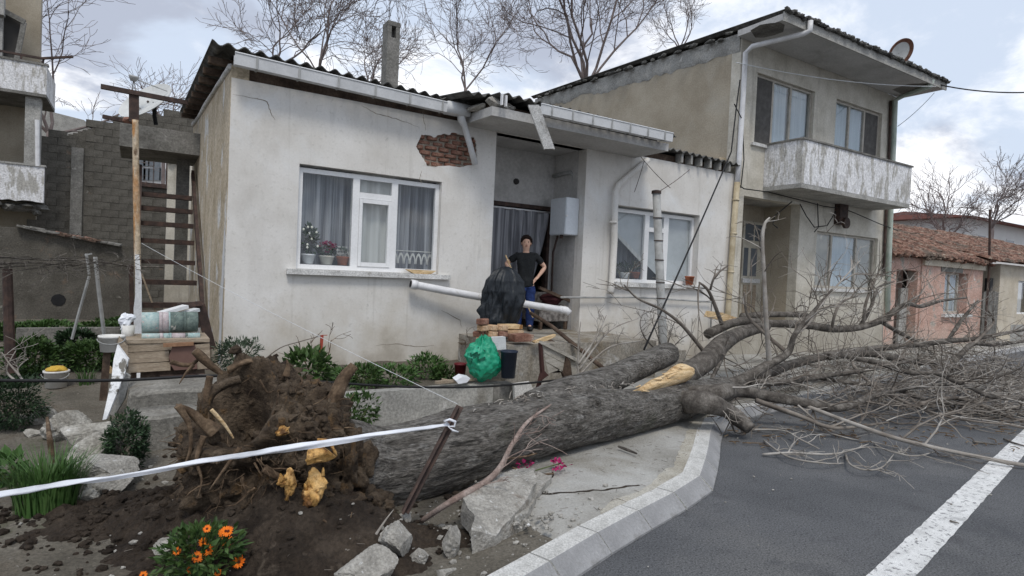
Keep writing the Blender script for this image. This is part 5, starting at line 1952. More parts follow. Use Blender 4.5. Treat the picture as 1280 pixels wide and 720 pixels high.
# pale twigs that lie out on the asphalt in front of the crown
GR = 'pale twigs scattered on the asphalt'
LOOSE = [
    ([(953, 568), (991, 566), (1030, 568), (1057, 565), (1086, 555)], .014, 'long pale twig lying straight on the asphalt edge of the crown'),
    ([(955, 551), (985, 571), (1030, 579), (1055, 579)], .011, 'pale twig bent into a shallow bow nearest the kerb'),
    ([(1057, 568), (1063, 581), (1083, 587.5), (1103, 584), (1117, 568)], .011, 'pale twig curled like a hook on the asphalt'),
    ([(1093, 555), (1109, 563), (1142, 570), (1168, 565)], .010, 'pale twig with a dark tip right of the hooked twig'),
    ([(935, 537), (978, 538), (1000, 549), (1024, 561)], .012, 'pale twig leading from the broken limb end on the road'),
    ([(1216, 552), (1246, 556)], .016, 'short grey stick beside the white road line'),
    ([(1255, 549), (1275, 556), (1300, 561)], .013, 'dark stick crossing the white road line'),
    ([(1187, 651), (1199, 654)], .008, 'tiny dark stick on the white road line'),
]
for pts, r, lb in LOOSE:
    q = [P(u, v, Z=r + .006 + (.05 if 0 < i < len(pts) - 1 and len(pts) > 3 else 0)) for i, (u, v) in enumerate(pts)]
    pth = smooth_path([tuple(p) for p in q], 14)
    mb = MB().tube(pth, [r * (1 - .55 * i / 14) for i in range(15)], 6, wob=.3)
    if len(pts) > 3:
        for _ in range(5):
            k = rg.randint(3, 12)
            twig(mb, Vector(pth[k]), Vector((rg.uniform(-.3, 1), rg.uniform(-.8, .8), .15)).normalized(), rg.uniform(.15, .4), r * .6, 1)
    solo('fallen_twig', mb, M['pale_twig'] if 'pale' in lb else M['limb'], lb, 'twig', q[0], None, smooth=True)
a, b = P(884, 396, Y=6.35), P(921, 401, Y=6.3)
mb = MB().prism([a, a + Vector((.05, 0, .09)), (a + b) / 2 + Vector((0, 0, .10)), b + Vector((0, 0, .05)), b - Vector((0, 0, .06)), (a + b) / 2 - Vector((0, 0, .03))], (0, .07, 0))
solo('split_plank', mb, M['wood_v'], 'split piece of raw yellow wood lying below the yellow downpipe', 'wood', a)

# root plate
RC_ = Vector((.75, 4.06, .44))
bm = bmesh.new()
bmesh.ops.create_icosphere(bm, subdivisions=6, radius=1)


def on_ball(u, v):
    """direction, on the unit ball, of the root plate surface met by a sight line"""
    d = ray(u, v).normalized()
    sc = Vector((.50, .55, .50))
    o = EYE - RC_
    o = Vector((o.x / sc.x, o.y / sc.y, o.z / sc.z))
    e = Vector((d.x / sc.x, d.y / sc.y, d.z / sc.z))
    A, B, C = e.dot(e), 2 * o.dot(e), o.dot(o) - 1
    D = max(0, B * B - 4 * A * C)
    return (o + e * ((-B - sqrt(D)) / (2 * A))).normalized()


cav = on_ball(292, 508)
cav2 = on_ball(318, 598)
vv = []
for v in bm.verts:
    p = v.co
    r = 1 + .20 * NZ.noise(p * 1.7 + Vector((4, 0, 0))) + .16 * NZ.noise(p * 3.7) + .10 * NZ.noise(p * 8.5) + .07 * NZ.noise(p * 19) + .04 * NZ.noise(p * 41)
    r += .10 * max(0, NZ.noise(p * 5.5 + Vector((9, 2, 1))))
    e = (p - cav).length
    r -= .90 * math.exp(-(e / .44) ** 8)
    r += (.16 + .22 * max(0, p.z - cav.z)) * math.exp(-((e - .54) / .12) ** 2)
    e = (p - cav2).length
    r -= .22 * math.exp(-(e / .30) ** 2)
    sk = 1 + .30 * max(0, -p.z) + .16 * NZ.noise(p * 1.1 + Vector((0, 8, 3)))
    x = Vector((p.x * .47 * r * sk, p.y * .53 * r * sk, p.z * .50 * r))
    x.x += .10 * p.z * p.z * (1 if p.z < 0 else -.3)
    vv.append(RC_ + x)
mb = MB().add(vv, [tuple(x.index for x in f.verts) for f in bm.faces])
bm.free()
RP = part('root_plate', mb, M['root_soil'], FT, True, label='soil caked root plate torn out of the ground')
RT = [
    ([(400, 545), (415, 505), (429, 474), (443, 457)], 4.1, [15, 15, 15.5, 17], 'root'),
    ([(268, 552), (257, 520), (262, 494), (280, 480), (300, 474)], 3.98, [10, 12, 12, 13, 16], 'root_soil'),
    ([(268, 540), (250, 525), (234, 512), (220, 506)], 3.95, [13, 11, 9, 6], 'root'),
    ([(222, 507), (236, 530), (238, 560), (229, 585)], 3.9, [7, 6, 5, 2], 'root'),
    ([(243, 438), (252, 446), (264, 457), (282, 470), (300, 480)], 4.35, [6, 8, 8, 8, 8], 'root'),
    ([(213, 452), (228, 456), (240, 455), (250, 447)], 4.4, [4, 4.5, 5, 5], 'root'),
    ([(242, 456), (232, 467), (224, 480)], 4.35, [3, 2.5, 1.5], 'root'),
    ([(285, 463), (300, 455), (316, 452), (330, 462)], 4.2, [6, 6.5, 6, 5], 'root'),
    ([(358, 470), (360, 458), (358, 448)], 4.2, [7, 5, 1], 'root'),
    ([(255, 545), (246, 575), (252, 600), (247, 622)], 3.85, [5, 4, 3, 1.5], 'root'),
    ([(300, 560), (278, 590), (262, 612)], 3.75, [4, 3, 1.5], 'root'),
    ([(330, 585), (352, 598), (372, 602)], 3.72, [7, 8, 6], 'root'),
    ([(262, 470), (258, 500), (262, 535)], 3.95, [5, 6, 5], 'root'),
    ([(264, 512), (280, 530), (292, 548)], 3.85, [3, 3.5, 3], 'wood_v'),
    ([(404, 650), (420, 660), (436, 650), (440, 640)], 3.45, [2, 2, 2, 1.5], 'root'),
    ([(325, 475), (334, 490), (342, 488)], 3.95, [2, 2, 2], 'root'),
    ([(345, 520), (352, 535), (348, 555)], 3.8, [2.4, 2, 1.2], 'root'),
    ([(470, 668), (482, 650), (492, 637)], 3.2, [2, 1.8, 1], 'pale_twig'),
]
for pts, y, hs, m in RT:
    y *= .945
    pth = []
    for (u, v), h in zip(pts, hs):
        q = P(u, v, Y=y)
        pth.append((q.x, q.y, q.z, h * (.74 - .42 * len(pth) / (len(pts) - 1)) * depth_of(q) / FPX))
    part('root', bark_tube(pth, 12 * (len(pth) - 1), 18, .45 if m == 'root_soil' else .24, pts[0][0]), M[m], FT, True)
mb = MB()
for k in range(420):
    d = Vector((rg.gauss(-.15, .8), rg.gauss(-.7, .6), rg.gauss(.1, .7))).normalized()
    if (d - cav).length < .45:
        continue
    p = RC_ + Vector((d.x * .49, d.y * .54, d.z * .49)) * rg.uniform(.9, 1.05)
    L = rg.choice((.06, .08, .1, .14, .22))
    pts = [p]
    q = (d * .6 + Vector((rg.gauss(0, .6), rg.gauss(0, .5), rg.gauss(-.2, .6)))).normalized()
    for i in range(4):
        q = (q + Vector((rg.gauss(0, .35), rg.gauss(0, .35), rg.gauss(0, .3) - .08))).normalized()
        pts.append(pts[-1] + q * L / 4)
    mb.tube(pts, [.003, .0026, .002, .0016, .001] if rg.random() < .85 else [.008, .006, .005, .003, .002], 4, cap=False)
part('rootlets', mb, M['root'], FT, kind='stuff')
mb = MB()
vn = len(vv)
for k in range(900):      # crumbs of soil hanging in the roots
    p = vv[rg.randrange(vn)]
    s = rg.choice((.008, .010, .014, .02, .032))
    mb.rock(p, (s * rg.uniform(.8, 1.5), s, s * rg.uniform(.7, 1.2)), k, 1, .6)
part('clinging_clods', mb, M['root_soil'], FT, kind='stuff')
# earth still packed round the root collar of the trunk
for u, v, y, rad, seed in ((430, 592, 3.80, (.15, .26, .26), 5), (455, 630, 3.66, (.17, .22, .10), 8), (416, 548, 3.95, (.12, .24, .19), 11), (425, 640, 3.60, (.2, .2, .14), 14)):
    part('root_collar_earth', MB().rock(P(u, v, Y=y), rad, seed, 5, .55, 1.9), M['root_soil'], FT, True)
mb = MB()
for k in range(140):      # bark chips and bits of twig lying on the trunk near the fork
    u = rg.gauss(700, 45)
    q_ = P(u, table(u, [(600, 508), (640, 499), (720, 486), (800, 478)]) + rg.uniform(-2, 6), Y=Yax(u) - .03 + rg.uniform(-.04, .1))
    d = Vector((rg.gauss(0, 1), rg.gauss(0, 1), rg.gauss(0, .4))).normalized()
    L = rg.uniform(.02, .10)
    mb.tube([q_, q_ + d * L * .5 + Vector((0, 0, .01)), q_ + d * L], [.006, .005, .002], 4)
part('bark_chips', mb, M['pale_twig'], FT, kind='stuff')
for u, v, y, sx, sy, seed in ((399, 567, 3.62, 22, 11, 3), (396, 603, 3.62, 13, 19, 5), (391, 622, 3.60, 14, 14, 15), (363, 603, 3.62, 9, 17, 6), (352, 538, 3.72, 10, 6, 8), (352, 600, 3.62, 5, 8, 9)):
    q = P(u, v, Y=y * .945)
    k = depth_of(q) / FPX
    mb = MB()
    rr = random.Random(seed)
    mb.rock(q, (sx * k * .95, .045, sy * k * .95), seed, 5, .42, 1.3, 0.0, 4)
    for _ in range(5):      # splinters along the torn edge
        d = Vector((rr.gauss(0, .4) + (.8 if sx > sy else 0), rr.gauss(-.2, .2), rr.gauss(.2, .4) + (.9 if sy > sx else 0))).normalized()
        c = q + Vector((rr.gauss(0, .5) * sx * k, -.02, rr.gauss(0, .5) * sy * k))
        L = max(sx, sy) * k * rr.uniform(.5, .9)
        mb.tube([c - d * L * .5, c + d * L * .2, c + d * L * .5], [.012, .008, .002], 5, wob=.4)
    part('torn_root_wood', mb, M['orange_wood'], FT, True)

# heaped soil pulled up by the roots
BUMPS = [(.85, 3.72, .28, .46, .40), (.42, 4.0, .17, .50, .35), (-.05, 4.45, .10, .55, .32), (1.20, 3.28, .11, .30, .24), (1.05, 3.08, .08, .40, .2), (.72, 3.42, .15, .48, .28), (1.75, 3.25, .05, .3, .2)]


def soil_h(x, y):
    h = -.055
    for a, b, c, sx, sy in BUMPS:
        h += c * math.exp(-((x - a) / sx) ** 2 - ((y - b) / sy) ** 2)
    n = .065 * fbm(x, y, 3.0, 5) + .05 * abs(fbm(x, y, 9, 4))
    return yard_h(x, y) + h + n * max(0, min(1, (h + .075) * 9))


mb = MB().grid(lambda s, t: (lerp(-1.3, 2.9, s), lerp(2.4, 5.5, t), soil_h(lerp(-1.3, 2.9, s), lerp(2.4, 5.5, t))), 260, 200,
              keep=lambda s, t: lerp(2.4, 5.5, t) > kerb_y(lerp(-1.3, 2.9, s)) + .14)
solo('soil_heap', mb, M['soil'], kind='structure', smooth=True)
mb = MB()
for k in range(750):
    x, y = rg.gauss(.6, .75), rg.gauss(3.85, .5)
    if rg.random() < .35:
        x, y = rg.gauss(-.1, .5), rg.gauss(4.4, .4)
    if y < kerb_y(x) + .15:
        continue
    s = rg.choice((.006, .008, .010, .013, .018, .026))
    mb.rock((x, y, max(yard_h(x, y), soil_h(x, y)) + s * .35), (s * rg.uniform(.9, 1.5), s, s * .75), k, 1, .5)
solo('soil_clods', mb, M['soil'], 'dark clods of soil scattered round the root plate', 'soil', kind='stuff')
mb = MB()
for k in range(520):
    x, y = rg.uniform(-2.2, 3.0), rg.uniform(2.4, 6)
    if rg.random() < .45:
        x, y = rg.gauss(2.05, .35), rg.gauss(3.2, .3)
    if y < kerb_y(x) + .15:
        continue
    s = rg.choice((.004, .005, .006, .008, .012, .018))
    z = max(yard_h(x, y), soil_h(x, y))
    if x > 2.0:
        z = max(z, pav_h(x, y))
    mb.rock((x, y, z + s * .4), (s * rg.uniform(.9, 1.6), s, s * .8), k, 1, .5, cuts=2)
solo('gravel', mb, M['rubble'], 'pale gravel and concrete crumbs on the dirt', 'gravel', kind='stuff')
mb = MB()
for k in range(420):
    x, y = rg.uniform(-2.3, 1.2), rg.uniform(2.6, 7)
    if rg.random() < .5:
        x, y = rg.uniform(2.2, 6.0), rg.uniform(3.0, 4.2)
    if y < kerb_y(x) + .15:
        continue
    z = max(yard_h(x, y), soil_h(x, y)) if x < 2.05 else pav_h(x, y)
    a = rg.uniform(0, 6.28)
    L = rg.uniform(.015, .07)
    mb.tube([(x, y, z + .006), (x + L * cos(a), y + L * sin(a), z + .008)], .0016, 3, cap=False)
solo('litter', mb, M['twig'], 'tiny twigs and dry stems littering the ground', 'litter', kind='stuff')
# chips and crumbs on the road
mb = MB()
for k in range(120):
    x = rg.uniform(2.5, 14)
    y = kerb_y(x) - abs(rg.gauss(.15, .9))
    s = rg.choice((.004, .005, .007, .010))
    mb.rock((x, y, .004 + s * .4), (s * 1.3, s, s * .7), k, 1, .4)
solo('road_grit', mb, M['rubble'], 'pale grit scattered on the asphalt near the kerb', 'grit', kind='stuff')

# ------------------------------------------------------------------ garden bed, steps and walls before the house
BW = thing('garden_bed_wall', 'low cracked concrete wall holding the flower bed behind the trunk', 'wall', (2.8, 6.4, 0))
mb = MB()
n = 30
for k in range(n):
    a, b = lerp(1.0, 3.79, k / n), lerp(1.0, 3.79, (k + 1) / n)
    za, zb = [.265 + .016 * NZ.noise(Vector((q * 2.5, 1, 0))) for q in (a, b)]
    mb.prism([(a, 6.4, -.35), (b, 6.4, -.35), (b, 6.4, zb), (a, 6.4, za)], (0, .15, 0))
part('wall', mb, M['concrete'], BW)
part('end_block', MB().box(3.80, 4.097, 6.41, 6.6, -.3, .25), M['dark_concrete'], BW)
mb = MB().grid(lambda s, t: (lerp(.95, 4.09, s), lerp(6.55, 7.998, t), .225 + .10 * t + .03 * fbm(s * 3, t * 2, 2.4)), 60, 26)
solo('bed_soil', mb, M['yard'], kind='structure', smooth=True)


M['step'] = mat('worn_step_concrete', [(.15, .142, .125), (.215, .205, .183), (.275, .265, .24)], 3, 9, .95, .7, 30, [((.11, .095, .07), 2.4, .54, .68, (1, 1, 1), .8)])


def chunk_box(x0, x1, y0, y1, z0, z1, seed, n=7, amp=.02):
    """a worn concrete block: box with uneven faces"""
    bm = bmesh.new()
    bmesh.ops.create_cube(bm, size=1)
    bmesh.ops.subdivide_edges(bm, edges=bm.edges[:], cuts=n, use_grid_fill=True)
    vv = []
    for v in bm.verts:
        p = Vector((lerp(x0, x1, v.co.x + .5), lerp(y0, y1, v.co.y + .5), lerp(z0, z1, v.co.z + .5)))
        q = v.co * 2
        edge = sum(1 for c in q if abs(c) > .99)
        nn = Vector((NZ.noise(p * 4 + Vector((seed, 0, 0))), NZ.noise(p * 4 + Vector((0, seed, 5))), NZ.noise(p * 4 + Vector((3, 0, seed)))))
        p += nn * amp
        if edge >= 2:
            p -= Vector((q.x, q.y, q.z)) * amp * .6
        vv.append(p)
    mb = MB().add(vv, [tuple(x.index for x in f.verts) for f in bm.faces])
    bm.free()
    return mb


solo('concrete_step', chunk_box(-.04, .93, 5.95, 6.7, .0, .505, 1, 14, .03), M['step'], 'upper concrete step below the plank cabinet', 'step', (.4, 6.3, 0), 'steps at the house corner', smooth=False)
solo('concrete_step', chunk_box(.0, .9, 5.62, 5.99, -.05, .37, 2, 14, .03), M['step'], 'lower concrete step half hidden by the root plate', 'step', (.4, 5.8, 0), 'steps at the house corner', smooth=False)

# ------------------------------------------------------------------ steel stairs, landing slab, dish
ST = thing('steel_stairs', 'rusty dark steel stairs climbing along the house side wall', 'stairs', (.45, 9.5, 0))
pts = [P(u, v, X=.80) for u, v in ((240, 247), (241, 264), (242, 282), (243, 303), (244, 328), (246, 353), (248, 381), (254, 405))]
for q in pts:
    part('tread', MB().box(.02, .80, q.y - .02, q.y + .16, q.z - .05, q.z + .025), M['steel_dark'], ST)
a, b = P(239, 208, X=.80), P(263, 432, X=.80)
a.y = min(a.y, 13.2)
for x in (.0, .83):
    part('stringer', MB().beam((x, pts[0].y + .5, pts[0].z + .5), (x, pts[-1].y - .6, pts[-1].z - .75), .05, .13), M['steel_dark'], ST)
sq = P(150, 153, Y=12.2)
LS = thing('landing_slab', 'thick concrete landing slab projecting from the house side', 'slab', (.3, 13, 3.6))
part('slab', MB().box(sq.x, .895, 12.2, 13.7, P(150, 182, Y=12.2).z, sq.z), M['dark_concrete'], LS)
a, b = P(221, 220, Y=12.9), P(237, 220, Y=12.9)
part('post', MB().box(a.x, b.x, 12.9, 13.1, 1.2, 3.55), M['dark_concrete'], LS)
part('brick_stub', MB().rock(P(160, 150, Y=12.4), (.10, .1, .07), 3, 2, .3, cuts=3), M['brick'], LS)
TB = thing('iron_bar_frame', 'dark iron post and crossbar standing on the landing slab', 'frame', P(168, 152, Y=12.35))
part('post', MB().beam(P(167.5, 153, Y=12.35), P(167.5, 115, Y=12.35), .15, .10, (0, 1, 0)), M['steel_dark'], TB)
part('crossbar', MB().beam(P(126, 108, Y=12.3), P(236, 129, Y=12.3), .07, .075), M['steel_dark'], TB)
part('lower_bar', MB().beam(P(128, 145.5, Y=12.5), P(160, 152, Y=12.5), .08, .06), M['steel_dark'], TB)

q = P(181, 125, Y=13.0)
a = (rt * .93 + up * .36).normalized()
vd = ray(181, 125).normalized()
n0 = -vd * .42 + vd.cross(a) * -.9
if n0.z < 0:
    n0 = -vd * .42 + vd.cross(a) * .9
n_ = (n0 - a * n0.dot(a)).normalized()
c_ = n_.cross(a)
k = depth_of(q) / FPX
D1 = thing('satellite_dish', 'white satellite dish tilted skyward on the concrete landing slab', 'satellite dish', q)
part('reflector', dish_mesh(q, a, c_, n_, 35 * k, 30 * k, .09), M['dish'], D1, True)
ln = P(167, 98, Y=12.8)
part('arm', MB().tube([q + a * 30 * k, ln], .010, 5).tube([q - c_ * 20 * k - a * 5 * k, ln], .010, 5).tube([q - a * 18 * k - c_ * 10 * k, ln], .010, 5), M['grey_metal'], D1)
part('receiver', MB().lathe([(.045, -.05), (.06, -.02), (.085, .03), (.08, .05)], ln, 12, (.1, -.3, 1)), M['grey_metal'], D1, True)
mb = MB()
for s, t in ((-.3, -.2), (0, .15), (.35, .2)):
    mb.lathe([(.02, -.01), (.02, .012)], q + a * 35 * k * s + c_ * 26 * k * t - n_ * .075 * (1 - s * s - t * t), 8, n_)
pieces('bolt', mb, M['steel_dark'], D1)
part('mount', MB().tube([q - n_ * .1 + a * .12, P(193, 145, Y=13.05), P(195, 156, Y=13.05)], .035, 8), M['black'], D1)

# poles and planks at the stair foot
mb = MB().beam(P(168, 152, Y=8.8), P(170.5, 330, Y=8.8), .075, .05, (0, 1, 0))
o = bark_tube([(*P(169, 150, Y=8.8), .034), (*P(170.5, 240, Y=8.8), .036), (*P(172, 320, Y=8.8), .038), (*P(173, 427, Y=8.8), .038)], 40, 10, .10, 3)
WPOLE = mat('two_tone_timber', [(.42, .33, .23), (.52, .42, .30), (.6, .52, .42)], 5, 7, .8, .4, 18, [((.46, .24, .10), 2.0, .50, .60, (3, 3, .6)), ((.14, .09, .06), 5, .60, .68, (2, 2, .5))], stretch=(6, 6, 1))
solo('timber_pole', o, WPOLE, 'tall thin timber pole rising from the plank cabinet to the slab', 'pole', P(173, 427, Y=8.8), smooth=True)
mb = MB().prism([P(169, 318, Y=8.6), P(174, 318, Y=8.6), P(177, 350, Y=8.6), P(177.5, 428, Y=8.6), P(167.5, 428, Y=8.6), P(167, 385, Y=8.6), P(169, 370, Y=8.6)], (0, .03, 0))
solo('white_plank', mb, M['white_paint'], 'narrow flaking white plank upright against the timber pole', 'plank', P(172, 428, Y=8.6))
mb = MB().beam(P(163.5, 330, Y=8.75), P(166, 428, Y=8.75), .05, .04, (0, 1, 0))
solo('iron_post', mb, M['steel_dark'], 'dark iron post standing just left of the white plank', 'post', P(166, 428, Y=8.75))
mb = MB().beam(P(177, 342, Y=10.3), P(194, 389, Y=10.3), .022, .022)
solo('thin_lath', mb, M['wood'], 'thin pale lath leaning behind the white plank', 'lath', P(194, 389, Y=10.3))

CY = 6.75
CB = thing('plank_cabinet', 'low cabinet of weathered planks with a brown panel by the house corner', 'cabinet', P(208, 476, Y=CY))
for i, (v0, v1) in enumerate(((429, 440.5), (441, 454.5), (455, 466))):
    a, b = P(159 + i * .6, v0, Y=CY), P((216, 211, 213)[i], v1 - 1 - 1.0, Y=CY)
    c, d = P(160 + i * .6, v1, Y=CY), P(216, v0 - 2.5, Y=CY)
    e = P((216, 211, 213)[i], v1 - 3, Y=CY)
    part('plank', MB().prism([a, c, e, (e.x, CY, d.z)], (0, .03 + .004 * i, 0)), M['wood'], CB)
a, b = P(206, 430, Y=CY), P(262, 466, Y=CY)
part('brown_panel', MB().prism([P(216, 432, Y=CY - .03), P(211, 446, Y=CY - .03), P(213, 456, Y=CY - .03), P(218, 463, Y=CY - .03), P(247, 461, Y=CY - .03), P(244, 431, Y=CY - .03)], (0, .02, 0)), mat('brown_board', [(.13, .075, .06), (.17, .10, .082)], 4, 6, .7, .1, 30), CB)
part('rail', MB().beam(P(204, 431.5, Y=CY - .05), P(242, 429.5, Y=CY - .05), .03, .035), mat('reddish_timber', [(.24, .13, .075), (.32, .19, .115)], 5, 6, .8, .2, 30), CB)
a, b = P(157, 427, Y=CY), P(262, 424, Y=CY)
part('top', MB().box(a.x, b.x, CY - .01, CY + .55, a.z - .02, a.z + .015), M['wood'], CB)
part('side_plank', MB().prism([P(244, 431, Y=CY), P(262, 429, Y=CY), P(263, 460, Y=CY), P(247, 462, Y=CY)], (0, .03, 0)), M['wood'], CB)
q = P(160, 470, Y=CY)
part('carcass', MB().box(q.x + .02, b.x - .03, CY + .05, CY + .5, .1, a.z - .025), M['wood_dark'], CB)
part('foot', MB().box(P(170.5, 480, Y=CY - .02).x, P(175, 480, Y=CY - .02).x, CY - .03, CY - .001, P(172, 482, Y=CY).z, P(172, 466, Y=CY).z), M['upvc'], CB)
part('base_rail', MB().box(P(200, 474, Y=CY).x, P(255, 474, Y=CY).x, CY - .02, CY + .03, P(230, 474, Y=CY).z, P(230, 468, Y=CY).z), M['steel_dark'], CB)

RCOL = [mat('carpet_teal', [(.24, .36, .36), (.36, .47, .46), (.50, .55, .52)], 22, 5, .95, .2, 90, [((.55, .42, .40), 30, .6, .64)]),
        mat('carpet_rose', [(.36, .30, .31), (.46, .40, .41), (.56, .52, .51)], 20, 5, .95, .2, 90, [((.25, .32, .32), 26, .6, .64)]),
        mat('carpet_green', [(.09, .12, .11), (.14, .18, .165), (.20, .25, .22)], 20, 5, .95, .2, 90, [((.55, .53, .48), 16, .62, .65)])]
RY_ = 7.0
a, b = P(177, 403.5, Y=RY_), P(247, 402, Y=RY_)
CR = thing('rolled_carpet', 'thick rolled floral carpet on the plank cabinet', 'carpet', a, 'carpet rolls on the cabinet')
kk = depth_of(a) / FPX
cuts = [0, .30, .36, .47, .5, .74, .78, 1.0]
for i in range(7):
    s, e = a.lerp(b, cuts[i]), a.lerp(b, cuts[i + 1] - .002)
    part('pattern_band', MB().tube([s, e], 13.2 * kk + (.002 if i % 2 else 0), 24), RCOL[(0, 1, 1, 0, 2, 2, 2)[i]], CR, True)
part('dark_core', MB().lathe([(7 * kk, 0), (7 * kk, .004)], b + Vector((.002, 0, 0)), 14, (1, 0, 0)), M['black'], CR)
a, b = P(177, 421, Y=RY_ - .12), P(250, 420, Y=RY_ - .12)
CR2 = thing('rolled_carpet', 'thin flattened carpet roll below the thick one', 'carpet', a, 'carpet rolls on the cabinet')
for i in range(7):
    s, e = a.lerp(b, cuts[i]), a.lerp(b, cuts[i + 1] - .002)
    part('pattern_band', MB().tube([s, e], 4.2 * kk + (.002 if i % 2 else 0), 14), RCOL[(0, 1, 0, 0, 1, 2, 0)[i]], CR2, True)
for i, (p0, p1, lb) in enumerate((((200, 392, 232, 383), (6, 0), 'white plastic strip lying slanted above the carpet roll'), ((216, 396, 246, 387), (8, 0), 'second pale strip crossing beside the upper strip'))):
    a, b = P(p0[0], p0[1], Y=7.2 + .05 * i), P(p0[2], p0[3], Y=7.35 + .05 * i)
    solo('plastic_strip', MB().beam(a, b, .10, .035), M['upvc'] if i == 0 else M['box_white'], lb, 'strip', a)
q = P(205, 418, Y=7.05)
for i, (u0, u1, v) in enumerate(((205, 248, 385),)):
    part('stair_foot', MB().beam(P(222, 382, Y=7.45), P(252, 379, Y=7.45), .06, .05), M['steel_dark'], ST)
mb = MB().beam(P(250, 381, Y=7.5), P(264, 436, Y=7.5), .07, .10)
part('stair_foot', mb, M['steel_dark'], ST)

BPTS = [(146.7, 431), (160, 449), (156.7, 464.4), (133, 524), (128, 525), (139, 475.5), (142, 449)]
mb = MB().prism([P(u, v, Y=5.95 + (525 - v) * .004) for u, v in BPTS], (.01, .03, 0))
solo('leaning_board', mb, M['white_paint'], 'flaking white board leaning steeply left of the steps', 'board', P(131, 525, Y=5.95))
mb = MB().prism([P(u, v, Y=6.25) for u, v in ((156, 466), (162, 470), (156, 498), (143, 520), (137, 518))], (.01, .03, 0))
solo('leaning_board', mb, M['concrete'], 'grey board tucked behind the flaking white one', 'board', P(140, 520, Y=6.25))
mb = MB().prism([P(u, v, Y=6.6) for u, v in ((149, 420), (160, 433), (160, 449), (146.5, 431))], (0, .02, 0))
solo('plywood_scrap', mb, M['wood'], 'small triangular plywood scrap above the leaning boards', 'board', P(153, 440, Y=6.6))
mb = MB().beam(P(134, 440, Y=6.75), P(129, 500, Y=6.75), .06, .06, (0, 1, 0))
solo('short_post', mb, M['wood_dark'], 'dark short post under the white bucket', 'post', P(129, 500, Y=6.75))
mb = MB().prism([P(u, v, Y=7.0) for u, v in ((128, 462), (138, 458), (141, 461), (140, 467), (130, 466))], (0, .04, 0))
solo('wood_wedge', mb, M['wood_v'], 'small pale wood wedge beside the leaning board', 'wood', P(134, 466, Y=7.0))


def bucket(name, label, u, v, Y=None, Z=None, rpx=13, hpx=22, m='bucket', flare=.86, fill=None, group=None, handle=True, tilt=None):
    q = P(u, v, Y=Y) if Y else ground_at(u, v)
    k = depth_of(q) / FPX
    r, h = rpx * k, hpx * k
    t = thing(name, label, 'bucket', q, group)
    ax = Vector(tilt or (0, 0, 1))
    part('body', MB().lathe([(r * flare, 0), (r, h), (r * 1.07, h), (r * 1.07, h - .02), (r * 1.0, h - .021), (r * .99, h), (r * .93, h), (r * (flare - .06), .012)], q, 24, ax), M[m], t, True)
    if handle:
        mb = MB()
        mb.tube([q + Vector((r * 1.08 * cos(s), r * 1.08 * sin(s) * -.2 - r * .9, h - .02 - .35 * h * sin(s))) for s in [pi * i / 12 for i in range(13)]], .004, 5)
        part('handle', mb, M['grey_metal'], t)
    if fill:
        part('cloth', MB().rock(q + Vector((0, 0, h * 1.02)), (r * .9, r * .8, h * .25), 4, 3, .4), M[fill], t, True)
    return t


bucket('bucket', 'white bucket holding a yellow rag on the yard path', 70, 484, Z=.20, rpx=13, hpx=21, fill='yellow_cloth', group='white buckets')
bucket('bucket', 'white bucket raised on the dark short post', 139, 439, Y=6.7, rpx=13.5, hpx=20, group='white buckets')
PB = thing('paint_tub', 'white paint tub with torn paper beside the timber pole', 'tub', P(160, 425, Y=7.1))
q = P(159.5, 425, Y=7.1)
part('body', MB().lathe([(.055, 0), (.06, .15), (.05, .15), (.05, .14)], q, 16), M['bucket'], PB, True)
part('paper', MB().rock(P(159, 400, Y=7.1), (.06, .05, .06), 2, 3, .8).beam(P(151, 412, Y=7.08), P(156, 399, Y=7.08), .03, .01), M['tape'], PB)

# old fence post, wire and poles of the left yard
mb = MB().tube([P(14, 466, Y=8.4), P(12, 430, Y=8.4), P(9, 336, Y=8.4)], [.05, .05, .045], 8)
solo('fence_post', mb, M['steel_dark'], 'dark rusty fence post at the far left of the yard', 'post', P(14, 466, Y=8.4))
mb = MB()
for pts in ([(-20, 318), (20, 323), (60, 325), (110, 325), (165, 333), (205, 334)], [(-20, 330), (40, 328), (95, 332), (118, 325), (150, 331), (175, 336)]):
    mb.tube([P(u, v, Y=10) for u, v in pts], .010, 4)
rg = random.Random(15)
for k in range(60):
    p = P(rg.uniform(0, 170), rg.uniform(320, 334), Y=10)
    twig(mb, p, Vector((rg.gauss(0, 1), 0, rg.gauss(-.2, .6))).normalized(), rg.uniform(.1, .3), .004, 1)
solo('fence_wire', mb, M['limb'], 'sagging wire tangled with dry vines across the yard', 'wire', P(60, 325, Y=10))
mb = MB().tube([P(108, 317, Y=9.9), P(111.5, 343, Y=9.9)], .018, 6).tube([P(111.5, 345, Y=9.9), P(104, 372, Y=9.9), P(97, 397, Y=9.9), P(90, 424, Y=9.9)], .020, 6)
mb.beam(P(106, 319, Y=9.9), P(115, 317, Y=9.9), .03, .02)
solo('bent_stake', mb, M['grey_metal'], 'kinked grey stake leaning in the yard greenery', 'stake', P(90, 424, Y=9.9))
mb = MB().tube([P(119, 321, Y=9.6), P(123, 360, Y=9.6), P(131, 424, Y=9.6)], .026, 6)
solo('straight_stake', mb, M['grey_metal'], 'straight grey stake beside the kinked one', 'stake', P(131, 424, Y=9.6))
mb = MB().tube([P(59, 522, Z=.3), P(62, 550, Y=5.6), P(67, 582, Z=.05)], [.012, .016, .018], 6, wob=.4)
solo('short_stick', mb, M['root'], 'short brown stick standing among the rocks at left', 'stick', P(67, 582, Z=.05))
a = P(175, 412, Y=12)
mb = MB().box(P(20, 410, Y=11.5).x, P(150, 410, Y=11.5).x, 11.5, 11.62, .1, P(80, 410, Y=11.5).z)
solo('bed_edging', mb, M['dark_concrete'], 'grey concrete edging strip among the yard greenery', 'edging', P(80, 412, Y=11.5))

